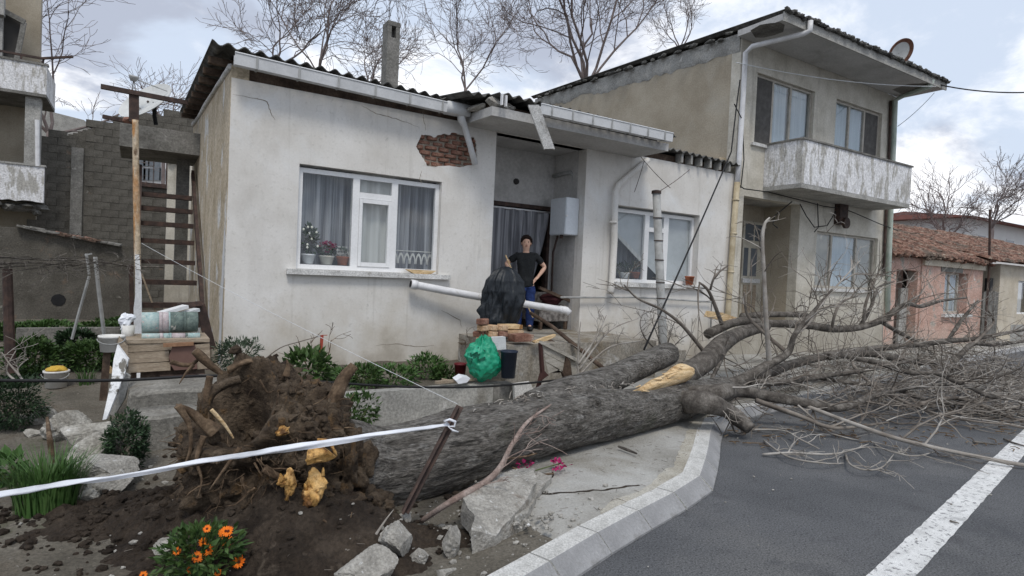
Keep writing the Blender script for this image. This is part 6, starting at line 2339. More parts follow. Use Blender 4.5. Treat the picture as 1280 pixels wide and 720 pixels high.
# barrier tape, stake, string and cable
sk0, sk1 = P(507, 636, Y=3.40), P(573, 509, Y=3.50)
mb = MB().beam(sk0 - (sk1 - sk0) * .05, sk1, .055, .012, (1, -.6, 0)).beam(sk0 - (sk1 - sk0) * .05 + Vector((.022, .02, 0)), sk1 + Vector((.022, .02, 0)), .012, .05, (1, -.6, 0))
solo('iron_stake', mb, M['steel_dark'], 'dark iron stake leaning against the trunk with tape tied on', 'stake', sk0)
TP = [(-60, 630, 2.85), (60, 609, 2.95), (150, 595, 3.05), (250, 578, 3.15), (330, 566, 3.23), (420, 551, 3.32), (490, 541, 3.40), (561, 531, 3.46)]
WD = [7, 7, 6.5, 7, 9, 9, 5, 2.5]
mb = MB()
sp = smooth_path([(*P(u, v, Y=y), wd * .5) for (u, v, y), wd in zip(TP, WD)], 90)
N_ = 7
for i in range(91):
    p = Vector(sp[i][:3])
    t = (Vector(sp[min(i + 1, 90)][:3]) - Vector(sp[max(i - 1, 0)][:3])).normalized()
    hw = sp[i][3] * depth_of(p) / FPX
    tw_ = .75 * sin(i * .17) + (.25 * NZ.noise(Vector((i * .2, 0, 0))))
    s0 = t.cross(Vector((0, 1, 0))).normalized()
    s1 = t.cross(s0)
    sd_ = (s0 * cos(tw_) + s1 * sin(tw_))
    nn = t.cross(sd_)
    for j in range(N_):
        f = j / (N_ - 1) * 2 - 1
        mb.v.append(tuple(p + sd_ * hw * f + nn * (.010 * cos(f * 3.2) + .005 * NZ.noise(Vector((i * .35, f * 2, 0))))))
for i in range(90):
    for j in range(N_ - 1):
        a = i * N_ + j
        mb.f.append((a, a + 1, a + N_ + 1, a + N_))
kn = P(561, 531, Y=3.46)
for (du, dv) in (((4, -6), (10, -5)), ((6, 4), (12, 6))):
    pass
mb.tube([kn, P(556, 526, Y=3.44), P(562, 524.5, Y=3.43), P(569, 527, Y=3.43), P(568, 533, Y=3.44), P(560, 533, Y=3.44), P(566, 538, Y=3.43), P(573, 540, Y=3.43)], [.006, .008, .009, .009, .008, .006, .008, .004], 6)
solo('barrier_tape', mb, M['tape'], 'white barrier tape stretched from the left to the iron stake', 'tape', kn, smooth=True)
a, b = P(177, 304, Y=8.75), P(572, 505, Y=3.54)
mb = MB().tube(sag(a, b, .03, 24), .0022, 5)
solo('white_string', mb, M['box_white'], 'thin white string running from the timber pole to the stake', 'string', a)
CBL = [(-60, 475, 5.7), (60, 476, 5.75), (160, 475, 5.75), (255, 470, 5.75), (330, 472, 5.8), (440, 480, 5.9), (520, 484, 6.0), (600, 483.5, 6.05), (660, 479, 6.1), (722, 472, 6.1)]
mb = MB().tube(smooth_path([tuple(P(u, v, Y=y)) for u, v, y in CBL], 60), .013, 7)
solo('ground_cable', mb, M['black'], 'black cable strung across the garden behind the root plate', 'cable', P(160, 475, Y=5.75), smooth=True)

# ------------------------------------------------------------------ things on and before the porch
q = P(626, 405, Y=7.3)
zb, ztp = .715, P(630, 333, Y=7.3).z
k = depth_of(q) / FPX
prof = [(0, 15), (.10, 20), (.25, 25), (.45, 28), (.65, 28), (.80, 24), (.90, 17), (.96, 11), (1.0, 4)]


def tarp(s, t):
    th = 2 * pi * s
    r = table(t, prof) * k
    f = 1 + .06 * sin(th * 4 + 6 * t + 2 * sin(th)) * (1 - .5 * t) + .22 * NZ.noise(Vector((cos(th) * 1.6, sin(th) * 1.6, t * 2.6))) + .10 * max(0, 1 - 4 * abs(NZ.noise(Vector((cos(th) * 1.8 + 5, sin(th) * 1.8, t * 2.2 + 3))))) - .16 * abs(NZ.noise(Vector((cos(th) * 3.2, sin(th) * 3.2, t * 3.4)))) + .16 * abs(NZ.noise(Vector((cos(th) * 5 + 3, sin(th) * 5, t * 4 + 2)))) + .05 * NZ.noise(Vector((cos(th) * 9, sin(th) * 9, t * 9)))
    z = lerp(zb, ztp, t) + (.05 * NZ.noise(Vector((cos(th) * 3, sin(th) * 3, 7))) * (1 - t)) + (.04 if t < .05 else 0)
    lean_ = t * .05
    return (q.x + lean_ + r * f * cos(th), q.y + r * f * .62 * sin(th), z)


mb = MB().grid(tarp, 150, 80)
solo('black_sheet', mb, M['tarp'], 'black plastic sheet draped over a heap on the porch', 'sheet', (q.x, q.y, zb), smooth=True)
pth = [(*P(513.5, 355, Y=7.86), .055), (*P(560, 364, Y=7.80), .055), (*P(602, 371.5, Y=7.74), .055), (*P(650, 379, Y=7.66), .055), (*P(690, 385.5, Y=7.6), .055), (*P(707, 388, Y=7.58), .055)]
PI_ = thing('fallen_pipe', 'white plastic pipe lying across the house front behind the black sheet', 'pipe', pth[0][:3])
part('tube', MB().tube([p[:3] for p in pth], [p[3] for p in pth], 16, cap=False), M['pvc'], PI_, True)
a, b = Vector(pth[0][:3]), Vector(pth[1][:3])
d = (b - a).normalized()
mb = MB().lathe([(.066, 0), (.066, .09)], a, 16, d)
c = Vector(pth[-1][:3])
d2 = (c - Vector(pth[-2][:3])).normalized()
part('collar', mb, M['pvc'], PI_, True)
part('mouth', MB().lathe([(.052, -.003), (.052, .0)], a - d * .001, 16, d), M['black'], PI_)
part('elbow', MB().tube([c - d2 * .10, c, c + Vector((.05, -.03, -.05))], [.064, .064, .062], 14), M['pvc'], PI_, True)

# armchair on the porch
AX0, AX1 = P(672, 395, Y=8.35).x, P(709, 395, Y=8.35).x
AC = thing('armchair', 'old grey patterned armchair with dark legs on the porch', 'armchair', ((AX0 + AX1) / 2, 8.5, .72))
part('seat_frame', MB().box(AX0, AX1, 8.3, 8.86, .86, 1.04), M['sofa'], AC)
part('seat_cushion', chunk_box(AX0 + .03, AX1 - .03, 8.31, 8.80, 1.042, 1.14, 5, 5, .015), M['sofa'], AC, True)
part('back_rest', MB().box(AX0 + .02, AX1 - .02, 8.70, 8.86, 1.14, 1.34), M['sofa'], AC)
part('cushion', MB().rock((AX1 - .28, 8.45, 1.22), (.22, .14, .11), 6, 3, .4), M['maroon'], AC, True)
part('arm_rest', MB().beam((AX0 - .02, 8.32, 1.43), (AX1 + .02, 8.30, 1.21), .05, .05), M['wood_dark'], AC)
for x in (AX0 + .05, AX1 - .05):
    for y in (8.33, 8.82):
        part('leg', MB().box(x - .025, x + .025, y - .025, y + .025, .72, .858), M['wood_dark'], AC)
# wall boiler
yf = 8.14
bxl = P(707, 270, Y=yf).x
zt_, zb_ = P(707, 246, Y=yf).z, P(707, 293, Y=yf).z
ybk = min(8.85, P(687.5, 270, X=bxl).y)
BO = thing('wall_boiler', 'white boiler box hanging on the porch side wall', 'boiler', (6.2, 8.3, zb_))
bx = MB().box(bxl, 6.368, yf, ybk, zb_, zt_)
o = part('casing', bx, M['boiler'], BO)
bm = bmesh.new(); bm.from_mesh(o.data)
bmesh.ops.bevel(bm, geom=bm.edges[:], offset=.012, segments=2, affect='EDGES')
bm.to_mesh(o.data); bm.free()
part('knob', MB().lathe([(.02, 0), (.018, .02)], (bxl + .02, yf, (zt_ + zb_) / 2), 10, (0, -1, 0)), M['upvc'], BO)
part('flue', MB().tube([P(692, 220, Y=8.88), P(704, 217, Y=8.6), P(713, 215.5, Y=8.4), P(717, 220, Y=8.38), P(717, 247, Y=8.38)], .035, 10), M['grey_metal'], BO, True)
part('gas_tube', MB().tube([(bxl + .12, 8.5, zb_), (bxl + .12, 8.62, zb_ - .3), (bxl + .13, 8.62, .75)], .018, 6).tube([(bxl + .05, 8.3, zb_), (bxl + .05, 8.3, zb_ - .06)], .03, 8), M['steel_dark'], BO, True)

# building rubble on the landing edge
def brick_at(name, label, u0, u1, v0, v1, Y, m, dy=.12, rz=0, group=None):
    a, b = P(u0, v1, Y=Y), P(u1, v0, Y=Y)
    mb = chunk_box(a.x, b.x, Y, Y + dy, a.z, max(b.z, a.z + .03), u0, 3, .006)
    return solo(name, mb, m, label, 'brick' if 'brick' in name else 'board', a, group)


BKT = mat('pale_broken_brick', [(.34, .20, .11), (.46, .30, .18), (.54, .40, .27)], 7, 7, .93, .5, 40)
PL = thing('brick_pile', 'pile of broken bricks under the black sheet', 'bricks', P(610, 425, Y=6.62))
k = 0
for v in (402, 410, 418, 426):
    for u in (600, 612, 624):
        if v < 408 and u > 606:
            continue
        q = P(u + rg.uniform(-2, 2) + (4 if v % 4 else 0), v, Y=6.66)
        b_ = inst('brick', bme, PL, (q.x, 6.70 + rg.uniform(-.04, .06), q.z), (rg.uniform(-.1, .1), rg.uniform(-.15, .15), rg.uniform(-.5, .5)), (.75, 1.1, 1.25))
        k += 1
for o in PL.children:
    o.material_slots[0].link = 'OBJECT'
    o.material_slots[0].material = BKT if rg.random() < .7 else M['brick']
brick_at('loose_brick', 'brown hollow brick on the edge of the landing', 644, 668, 418, 428, 6.58, M['brick'], .2)
brick_at('loose_brick', 'pinkish brick stacked under the yellow board', 632, 655, 413, 420.5, 6.85, BKT, .2)
brick_at('yellow_board', 'short yellow board on top of the pinkish brick', 630, 654, 406, 412, 6.88, M['wood_v'], .2)
mb = MB().prism([P(u, v, Y=6.5) for u, v in ((668, 427), (682, 422), (695, 418), (694, 421), (684, 426), (669, 429))], (0, .06, 0))
solo('wood_sliver', mb, M['wood_v'], 'yellow wood sliver on the landing beside the brick', 'wood', P(680, 426, Y=6.5))
a, b = P(610, 438, Y=6.52), P(633, 421, Y=6.52)
solo('styrofoam_sheet', MB().prism([P(610, 422, Y=6.52), P(632, 421, Y=6.52), P(633, 437, Y=6.52), P(612, 438, Y=6.52)], (0, .08, 0)), M['box_white'], 'white styrofoam sheet standing above the navy bucket', 'board', a)
bucket('navy_bucket', 'dark navy bucket beside the green bag', 635, 472, Y=6.3, rpx=10.5, hpx=34, m='blue_bucket', flare=.82, handle=False)
bucket('red_tub', 'dark red plastic tub left of the green bag', 575, 469, Y=6.75, rpx=7.5, hpx=15, m='red_pot', handle=False)
q = P(605, 451, Y=6.45)
k = depth_of(q) / FPX


def bag(s, t):
    th, ph = 2 * pi * s, pi * t
    d = Vector((sin(ph) * cos(th), sin(ph) * sin(th), -cos(ph)))
    r = 1 + .22 * NZ.noise(d * 1.4 + Vector((3, 1, 0))) + .14 * abs(NZ.noise(d * 2.6)) - .11 * abs(NZ.noise(d * 4.2 + Vector((2, 5, 7)))) + .025 * NZ.noise(d * 9) - .02
    tp = max(0, d.z - .25) / .75
    w_ = 24 * k * (1 - .30 * tp)
    r *= 1 + tp * .10 * sin(th * 9 + 2 * sin(th * 2)) + .05 * (1 - abs(NZ.noise(d * 3.3 + Vector((8, 2, 0)))) * 2.5)
    return (q.x + d.x * w_ * r - .03 * d.z, q.y + d.y * .15 * r, q.z + d.z * 24 * k * r * (1.12 if d.z > .6 else 1))


mb = MB().grid(bag, 120, 80)
GB = thing('green_bag', 'filled bright green plastic bag on the bed wall', 'bag', (q.x, q.y, .26))
part('sack', mb, M['green_bag'], GB, True)
PR = mat('green_bag_print', [(.004, .075, .045), (.006, .10, .06)], 8, 4, .4, .3, 12)


def bagfront(u, v):
    """point of the sack surface nearest the sight line of a print mark"""
    best = None
    d = ray(u, v).normalized()
    for p in mb.v:
        w0 = Vector(p) - EYE
        e = (w0 - d * w0.dot(d)).length
        if w0.dot(d) < 8 and (best is None or e + .2 * w0.dot(d) < best[0]):
            best = (e + .2 * w0.dot(d), Vector(p))
    return best[1]


m2 = MB()
for (u0, v0, u1, v1) in ((590, 444, 596, 441), (592, 447, 600, 443), (588, 441, 590, 450), (596, 440, 598, 449), (589, 453, 602, 449), (597, 434, 607, 438), (600, 451, 606, 447)):
    a, b = bagfront(u0, v0), bagfront(u1, v1)
    o_ = (EYE - a).normalized() * .012
    m2.beam(a + o_, b + o_, .02, .006, tuple(o_))
pieces('print_mark', m2, PR, GB)
mb = MB().prism([P(u, v, Y=6.35) for u, v in ((570, 476), (578, 471), (588, 473), (584, 478), (573, 480))], (0, .1, .02))
solo('white_paper', mb, M['tape'], 'crumpled white paper on the bed wall', 'paper', P(578, 476, Y=6.35))
solo('grey_lath', MB().beam(P(545, 478, Y=6.42), P(592, 474, Y=6.5), .05, .03), M['wood'], 'longer grey lath lying on the bed wall under the paper', 'lath', P(560, 477, Y=6.45))
solo('grey_lath', MB().beam(P(552, 474, Y=6.5), P(575, 478, Y=6.4), .03, .02), M['wood'], 'short thin lath lying across the longer one on the bed wall', 'lath', P(560, 475, Y=6.48))
mb = MB().prism([P(u, v, Y=6.28) for u, v in ((643, 481), (663, 478), (670, 494), (657, 503), (644, 504))], (0, .05, .01))
solo('white_slab', mb, M['sill'], 'white stone slab leaning below the landing', 'slab', P(655, 503, Y=6.28))
mb = MB().beam(P(641.5, 450, Y=6.25), P(640, 470, Y=6.25), .022, .012, (0, 1, 0))
solo('pale_lath', mb, M['wood_v'], 'pale lath upright against the navy bucket', 'lath', P(640, 470, Y=6.25))
# broken bench
BB = thing('broken_bench', 'tipped broken wooden bench with dark legs before the landing', 'bench', P(700, 490, Y=6.2))
GW = mat('grey_board', [(.27, .25, .215), (.38, .355, .31), (.46, .435, .39)], 6, 8, .9, .4, 30, stretch=(1, 5, 5), bstretch=(1, 8, 8))
by_ = 6.12
for i in range(3):
    f0, f1 = i / 3 + .012, (i + 1) / 3 - .012
    L0, L1, R0, R1 = (678, 430), (684, 463), (711, 446), (708, 478)
    q0 = [lerp(L0[j], L1[j], f0) for j in (0, 1)]
    q1 = [lerp(R0[j], R1[j], f0) for j in (0, 1)]
    q2 = [lerp(R0[j], R1[j], f1) for j in (0, 1)]
    q3 = [lerp(L0[j], L1[j], f1) for j in (0, 1)]
    if i == 2:
        q2 = [700, 462]; q3 = [686, 467]; q1 = [704, 466]
    part('board', MB().prism([P(*q_, Y=by_) for q_ in (q0, q1, q2, q3)], (.02, .03, 0)), GW, BB)
part('leg', MB().prism([P(u, v, Y=by_ - .005) for u, v in ((675.5, 429), (678, 432), (681, 464), (686, 469), (678, 475), (674, 491), (671, 490), (677.5, 466))], (0, .05, 0)), mat('maroon_bench_leg', [(.05, .022, .02), (.08, .04, .035)], 8, 5, .8, .2, 30), BB)
part('leg', MB().prism([P(u, v, Y=by_ - .02) for u, v in ((704, 467), (708, 445), (713, 452), (717, 486), (712, 488))], (0, .05, 0)), M['wood_dark'], BB)
part('side_board', MB().prism([P(u, v, Y=by_ + .02) for u, v in ((712, 446), (719, 450), (725, 482), (718, 486))], (.03, .1, 0)), GW, BB)
part('top_rail', MB().beam(P(676, 428, Y=by_ + .01), P(722, 451, Y=by_ + .01), .08, .04), GW, BB)
mb = MB().tube([P(663, 391, Y=7.4), P(690, 408, Y=7.0), P(757, 463, Y=6.0)], [.028, .030, .032], 8)
solo('brown_pole', mb, M['wood_dark'], 'dark brown pole slanting from the porch down to the trunk', 'pole', P(757, 463, Y=6.0), smooth=True)
mb = MB().tube([P(685, 425, Y=6.9), P(718, 441, Y=6.7)], .03, 6)
solo('dark_rail', mb, M['wood_dark'], 'short dark rail lying behind the broken bench', 'rail', P(700, 433, Y=6.8))
# pole before the second window
pt_, pb_ = P(820.5, 240, Y=7.45), P(828.5, 425, Y=7.45)
UP = thing('grey_post', 'grey metal post standing before the second window', 'post', (pb_.x, 7.45, .2))
part('shaft', MB().tube([(pb_.x + .01, 7.45, .15), pb_, pt_], [.078, .076, .068], 14), M['grey_metal'], UP, True)
part('cap', MB().lathe([(.082, -.03), (.08, .02), (.05, .03)], pt_, 12), M['steel_dark'], UP)
mb = MB()
for v in (272, 300, 324, 352, 372):
    t = (v - 240) / 185
    mb.lathe([(.080, -.008), (.080, .008)], pt_.lerp(pb_, t), 14)
part('band', mb, M['steel_dark'], UP)
# tan tray on the sill
q = P(527, 340, Y=7.97)
mb = MB().prism([P(u, v, Y=7.95) for u, v in ((508, 336.5), (546, 338.5), (540, 342), (528, 343.5), (521, 343), (519, 348), (518, 342))], (0, .08, 0))
solo('sill_board', mb, M['wood_v'], 'tan broken board lying on the window sill', 'board', q)

# pots
def pot(label, u, v, Y, r, h, m, group='flower pots in the windows'):
    q = P(u, v, Y=Y)
    q.z = 1.655 if Y > 8 else 1.575
    t = thing('flower_pot', label, 'flower pot', q, group)
    part('pot', MB().lathe([(r * .75, 0), (r, h * .85), (r * 1.1, h * .86), (r * 1.1, h), (r * .9, h), (r * .85, h * .8)], q, 18), m, t, True)
    return t, q


def leaves(c, rad, n, ln, wd, rg, upb=.4, flat=False, shell=.35):
    mb = MB()
    for _ in range(n):
        d = Vector((rg.gauss(0, 1), rg.gauss(0, 1), rg.gauss(.1, 1))).normalized()
        s = (shell + (1 - shell) * rg.random()) ** .6
        # clumps and gaps
        w1 = 1 + .35 * NZ.noise(d * 2.3 + Vector(c))
        p = Vector(c) + Vector((d.x * rad[0], d.y * rad[1], d.z * rad[2])) * s * w1
        if NZ.noise(p * (1.6 / max(rad)) + Vector((7, 3, 1))) < -.22:
            continue
        q = (d + Vector((rg.gauss(0, .5), rg.gauss(0, .5), rg.gauss(upb, .5)))).normalized()
        nn = Vector((rg.gauss(0, .6), rg.gauss(0, .6), 1)).normalized()
        mb.leaf(p, q, nn, ln * rg.uniform(.6, 1.25), wd * rg.uniform(.7, 1.2))
    return mb


rg = random.Random(33)
t, q = pot('white pot with a tall white flowering plant in the first window', 385, 328, 8.19, .085, .13, M['white_pot'])
part('plant', leaves(q + Vector((0, 0, .32)), (.10, .08, .19), 260, .07, .035, rg), M['leaf_dark'], t)
mb = MB()
for _ in range(9):
    mb.rock(q + Vector((rg.gauss(0, .05), -.08, rg.uniform(.2, .5))), (.018, .014, .018), 1, 1, .2)
part('flower', mb, M['white_petal'], t, kind='stuff')
t, q = pot('cream pot with dark pink blossoms in the first window', 408, 330, 8.20, .095, .12, mat('cream_pot', [(.5, .48, .42), (.56, .54, .48)], 5, 3, .6, .05, 30))
part('plant', leaves(q + Vector((0, 0, .19)), (.11, .09, .06), 160, .06, .04, rg), M['leaf_dark'], t)
part('flower', leaves(q + Vector((0, -.02, .24)), (.11, .09, .06), 160, .04, .04, rg), M['pink_petal'], t, kind='stuff')
t, q = pot('square terracotta pot with a small cactus in the first window', 428, 331.5, 8.20, .085, .12, M['terracotta'])
part('plant', leaves(q + Vector((0, 0, .17)), (.05, .05, .07), 80, .05, .02, rg), M['leaf_bluish'], t)
t, q = pot('blue and white pot with foliage in the second window', 779, 351, 8.25, .10, .10, M['white_pot'])
part('plant', leaves(q + Vector((0, .05, .15)), (.12, .08, .09), 120, .09, .04, rg), M['leaf_dark'], t)
t, q = pot('brown pot with an aloe behind the second window pane', 793, 349, 8.28, .10, .12, M['terracotta'])
part('plant', leaves(q + Vector((0, .05, .15)), (.06, .08, .09), 50, .22, .03, rg, 1.0), M['leaf_bluish'], t)
t, q = pot('empty terracotta pot at the right end of the second sill', 861.5, 356, 8.0, .085, .17, M['terracotta'])

# ------------------------------------------------------------------ plants


def bush(name, label, u, v, spec, rpx, hpx, n, ln, wd, m, seed, dpx=None, group=None, cat='bush', upb=.4, stems=6):
    """u, v: foot of the plant in the photograph; spec: Y or Z plane of the foot"""
    q = P(u, v, Y=spec[1]) if spec[0] == 'Y' else ground_at(u, v)
    k = depth_of(q) / FPX
    rx, h = rpx * k, hpx * k
    ry = (dpx or rpx) * k
    rg = random.Random(seed)
    t = thing(name, label, cat, q, group)
    mb = MB()
    for s in range(stems):
        a = rg.uniform(0, 6.28)
        e = q + Vector((cos(a) * rx * .6, sin(a) * ry * .6, h * rg.uniform(.5, .9)))
        mb.tube([q + Vector((cos(a) * .01, sin(a) * .01, -.03)), (q + e) / 2 + Vector((rg.gauss(0, .02), 0, 0)), e], [.008, .006, .003], 5)
    part('stems', mb, M['stem'] if m != 'leaf_dark' else M['limb'], t)
    part('foliage', leaves(q + Vector((0, 0, h * .52)), (rx, ry, h * .52), n, ln, wd, rg, upb), M[m], t)
    return t


bush('dark_shrub', 'round dark green shrub at the left edge of the yard', 16, 534, ('Z', .08), 36, 62, 5200, .042, .014, 'leaf_dark', 1)
bush('dark_shrub', 'small dark shrub squeezed between rocks and the concrete steps', 158, 590, ('Z', .03), 24, 72, 3600, .038, .015, 'leaf_dark', 2)
bush('grey_shrub', 'grey green lavender shrub at the white house corner', 297, 462, ('Y', 7.0), 27, 38, 1700, .06, .014, 'leaf_bluish', 3, 20)
bush('rose_bush', 'leafy rose bush left of the red stick before the house', 383, 492, ('Y', 6.75), 31, 52, 620, .11, .05, 'leaf', 4, 22)
bush('leafy_plant', 'leafy green plant hanging over the bed wall beside the roots', 446, 530, ('Y', 6.0), 27, 37, 800, .07, .03, 'leaf', 5, 16)
for i, (u, v, r, h, y, lb) in enumerate(((490, 483, 34, 24, 6.9, 'widest weed clump along the bed wall'), (455, 484, 22, 26, 6.8, 'weed clump at the left end of the flower bed'), (533, 478, 24, 34, 7.2, 'tall weeds against the house wall in the bed'), (556, 474, 16, 14, 7.0, 'low weeds left of the red tub'), (425, 486, 20, 22, 7.0, 'pale weeds behind the upright root stub'))):
    bush('weed_clump', lb, u, v, ('Y', y), r, h, 620, .085, .028, 'leaf' if i % 2 else 'grass', 10 + i, 24, 'weeds in the flower bed', 'weeds')
YB = (('Z', .25),)
for i, (u, v, r, h, lb, m) in enumerate(((38, 470, 30, 46, 'round bush behind the rusty fence post', 'leaf'), (112, 462, 34, 34, 'broad leafy bush left of the white bucket post', 'leaf'), (62, 424, 36, 22, 'bright green patch below the brown rubble wall', 'grass'),
                                         (128, 424, 26, 22, 'green bush at the foot of the straight stake', 'leaf'), (95, 440, 20, 26, 'dark green bush between the two stakes', 'leaf_dark'), (22, 424, 30, 20, 'low greenery behind the round bush', 'leaf'), (160, 418, 26, 22, 'low green plants behind the paint tub', 'leaf'))):
    bush('yard_bush', lb, u, v, ('Z', .17), r, h, 2000, .075, .036, m, 30 + i, None, 'greenery of the left yard')
bush('broad_leaf_plant', 'yellowish broad leaved plant at the far left ground', 8, 603, ('Z', .02), 20, 30, 160, .10, .05, 'grass', 51)


def grass_clump(name, label, u, v, Z, rpx, hpx, n, seed, m='grass', cat='grass clump', wd=.010):
    q = ground_at(u, v)
    k = depth_of(q) / FPX
    rg = random.Random(seed)
    mb = MB()
    for _ in range(n):
        a, r = rg.uniform(0, 6.28), rpx * k * .55 * sqrt(rg.random())
        b = q + Vector((cos(a) * r, sin(a) * r, -.01))
        o = Vector((cos(a), sin(a), 0)) * rg.uniform(.1, .55) + Vector((rg.gauss(0, .15), rg.gauss(0, .15), 0))
        h = hpx * k * rg.uniform(.55, 1.05)
        s = Vector((-sin(a), cos(a), 0)) * wd * .5
        p1 = b + Vector((0, 0, h * .6)) + o * h * .3
        p2 = b + Vector((0, 0, h * .92)) + o * h * .85
        mb.add([b - s, b + s, p1 + s * .8, p1 - s * .8, p2], [(0, 1, 2, 3), (3, 2, 4)])
    return solo(name, mb, M[m], label, cat, q)


grass_clump('grass_clump', 'dense clump of long green blades beside the short stick', 58, 636, .01, 62, 82, 520, 3)
grass_clump('grass_clump', 'small sparse green tuft left of the plank on the yard path', 107, 480, .17, 18, 24, 60, 6)
grass_clump('grass_clump', 'pale grass tuft just behind the dense clump', 92, 596, .03, 30, 40, 130, 5, 'leaf_bluish')

# bare saplings and stalks near the trunk
def sapling(name, label, traces, y, r, seed, m='pale_twig', n=10):
    rg = random.Random(seed)
    mb = MB()
    base = None
    for tr in traces:
        pts = [tuple(P(u, v, Y=y + .04 * i)) for i, (u, v) in enumerate(tr)]
        base = base or pts[0]
        sp = smooth_path(pts, 14)
        mb.tube(sp, [r * (1 - .7 * i / 14) for i in range(15)], 6)
        for _ in range(n):
            k = rg.randint(3, 13)
            twig(mb, Vector(sp[k]), Vector((rg.gauss(0, .7), rg.gauss(0, .4), .6)).normalized(), rg.uniform(.12, .4), r * .4, 1)
    return solo(name, mb, M[m], label, 'sapling', base, smooth=True)


sapling('bare_sapling', 'pale bare sapling sprouting behind the trunk beside the dark bench', [[(723, 472), (723, 430), (726, 402)], [(723, 455), (745, 422), (758, 394)], [(724, 462), (760, 415), (798, 398)], [(725, 468), (760, 435), (800, 426)]], 5.6, .016, 4, n=5)
sapling('bare_sapling', 'reddish bare shoots growing behind the snapped limb', [[(828, 440), (822, 420), (815, 402)], [(832, 440), (838, 418), (842, 405)], [(835, 442), (850, 425), (866, 415)], [(826, 442), (808, 425), (800, 405), (806, 388)]], 6.2, .012, 5, 'limb', n=6)
sapling('bare_sapling', 'leafless rose stems around the red stick', [[(395, 470), (392, 445), (384, 428)], [(398, 470), (410, 445), (414, 425)], [(390, 472), (380, 450), (372, 446)]], 7.0, .010, 6, 'root', n=4)
sapling('bare_sapling', 'pale dead stalks at the left edge behind the round dark shrub', [[(25, 470), (12, 455), (2, 440)], [(18, 475), (8, 462), (20, 438)], [(30, 478), (22, 462), (35, 448)]], 6.4, .010, 7, n=3)
mb = MB().beam(P(402.5, 419, Y=7.0), P(400.5, 447, Y=7.0), .03, .03, (0, 1, 0)).beam(P(402.5, 419, Y=7.0), P(409, 419, Y=7.0), .008, .008)
solo('red_stick', mb, mat('red_stick', [(.30, .05, .03), (.38, .08, .05)], 5, 3, .7, 0), 'short red stick among the rose stems', 'stick', P(400.5, 447, Y=7.0))
mb = MB().tube(smooth_path([tuple(P(u, v, Y=7.4)) for u, v in ((325, 454), (350, 435), (375, 427), (400, 420))], 12), .006, 5)
solo('arched_stem', mb, M['twig'], 'thin grey stem arching from lavender shrub to the red stick', 'stem', P(325, 454, Y=7.4))
sapling('dead_vine', 'dry brown vine stuck to the house wall above the red tub', [[(583, 445), (578, 432), (572, 428)], [(583, 445), (590, 432), (582, 425)]], 7.85, .008, 9, 'root', n=6)
# leaning branch in front of the trunk
pth = [(*P(527, 651, Z=.05), .017), (*P(565, 626, Y=3.28), .020), (*P(606, 603, Y=3.38), .020), (*P(626, 583, Y=3.45), .019), (*P(640, 556, Y=3.62), .016), (*P(660, 527, Y=3.85), .013), (*P(690, 505, Y=4.05), .009)]
mb = bark_tube(pth, 40, 9, .14, 2)
rg = random.Random(3)
for i in (12, 18, 22, 25, 29, 34):
    p = Vector(smooth_path(pth, 40)[i][:3])
    twig(mb, p, Vector((.8, -.3, .4)).normalized(), rg.uniform(.15, .35), .006, 1)
solo('leaning_branch', mb, mat('reddish_branch', [(.17, .12, .10), (.25, .19, .165), (.33, .27, .24)], 8, 6, .85, .4, 40), 'reddish broken branch leaning on the near side of the trunk', 'branch', pth[0][:3], smooth=True)
a, b = P(640, 587, Z=.16), P(690, 600, Z=.12)
solo('thin_stick', MB().tube([P(630, 574, Z=.28), P(660, 570, Z=.22), P(672, 566, Z=.2)], .008, 5), M['root'], 'upper thin brown stick pointing at the magenta blossoms', 'stick', P(630, 574, Z=.28))
solo('thin_stick', MB().tube([P(640, 584, Z=.18), P(665, 594, Z=.13), P(692, 592, Z=.12)], .008, 5), M['root'], 'lower thin brown stick just below the magenta blossoms', 'stick', a)
rg = random.Random(6)
q = P(688, 582, Z=.15)
FL = thing('magenta_flowers', 'fallen magenta blossoms on the pavement beside the trunk', 'flowers', q)
part('petals', leaves(q, (.16, .09, .03), 170, .03, .025, rg), M['magenta'], FL, kind='stuff')
part('petals', leaves(P(656, 581, Z=.16), (.07, .05, .02), 50, .03, .02, rg), M['magenta'], FL, kind='stuff')
part('stems', MB().tube([q + Vector((-.15, 0, -.02)), q + Vector((.15, .02, 0))], .005, 4), M['stem'], FL)
mb = MB().tube([P(773, 558, Z=.13), P(784, 562, Z=.13), P(796, 567, Z=.13)], [.010, .013, .008], 6, wob=.4)
solo('bark_piece', mb, M['limb'], 'small dark piece of bark on the pavement', 'bark', P(784, 562, Z=.12))

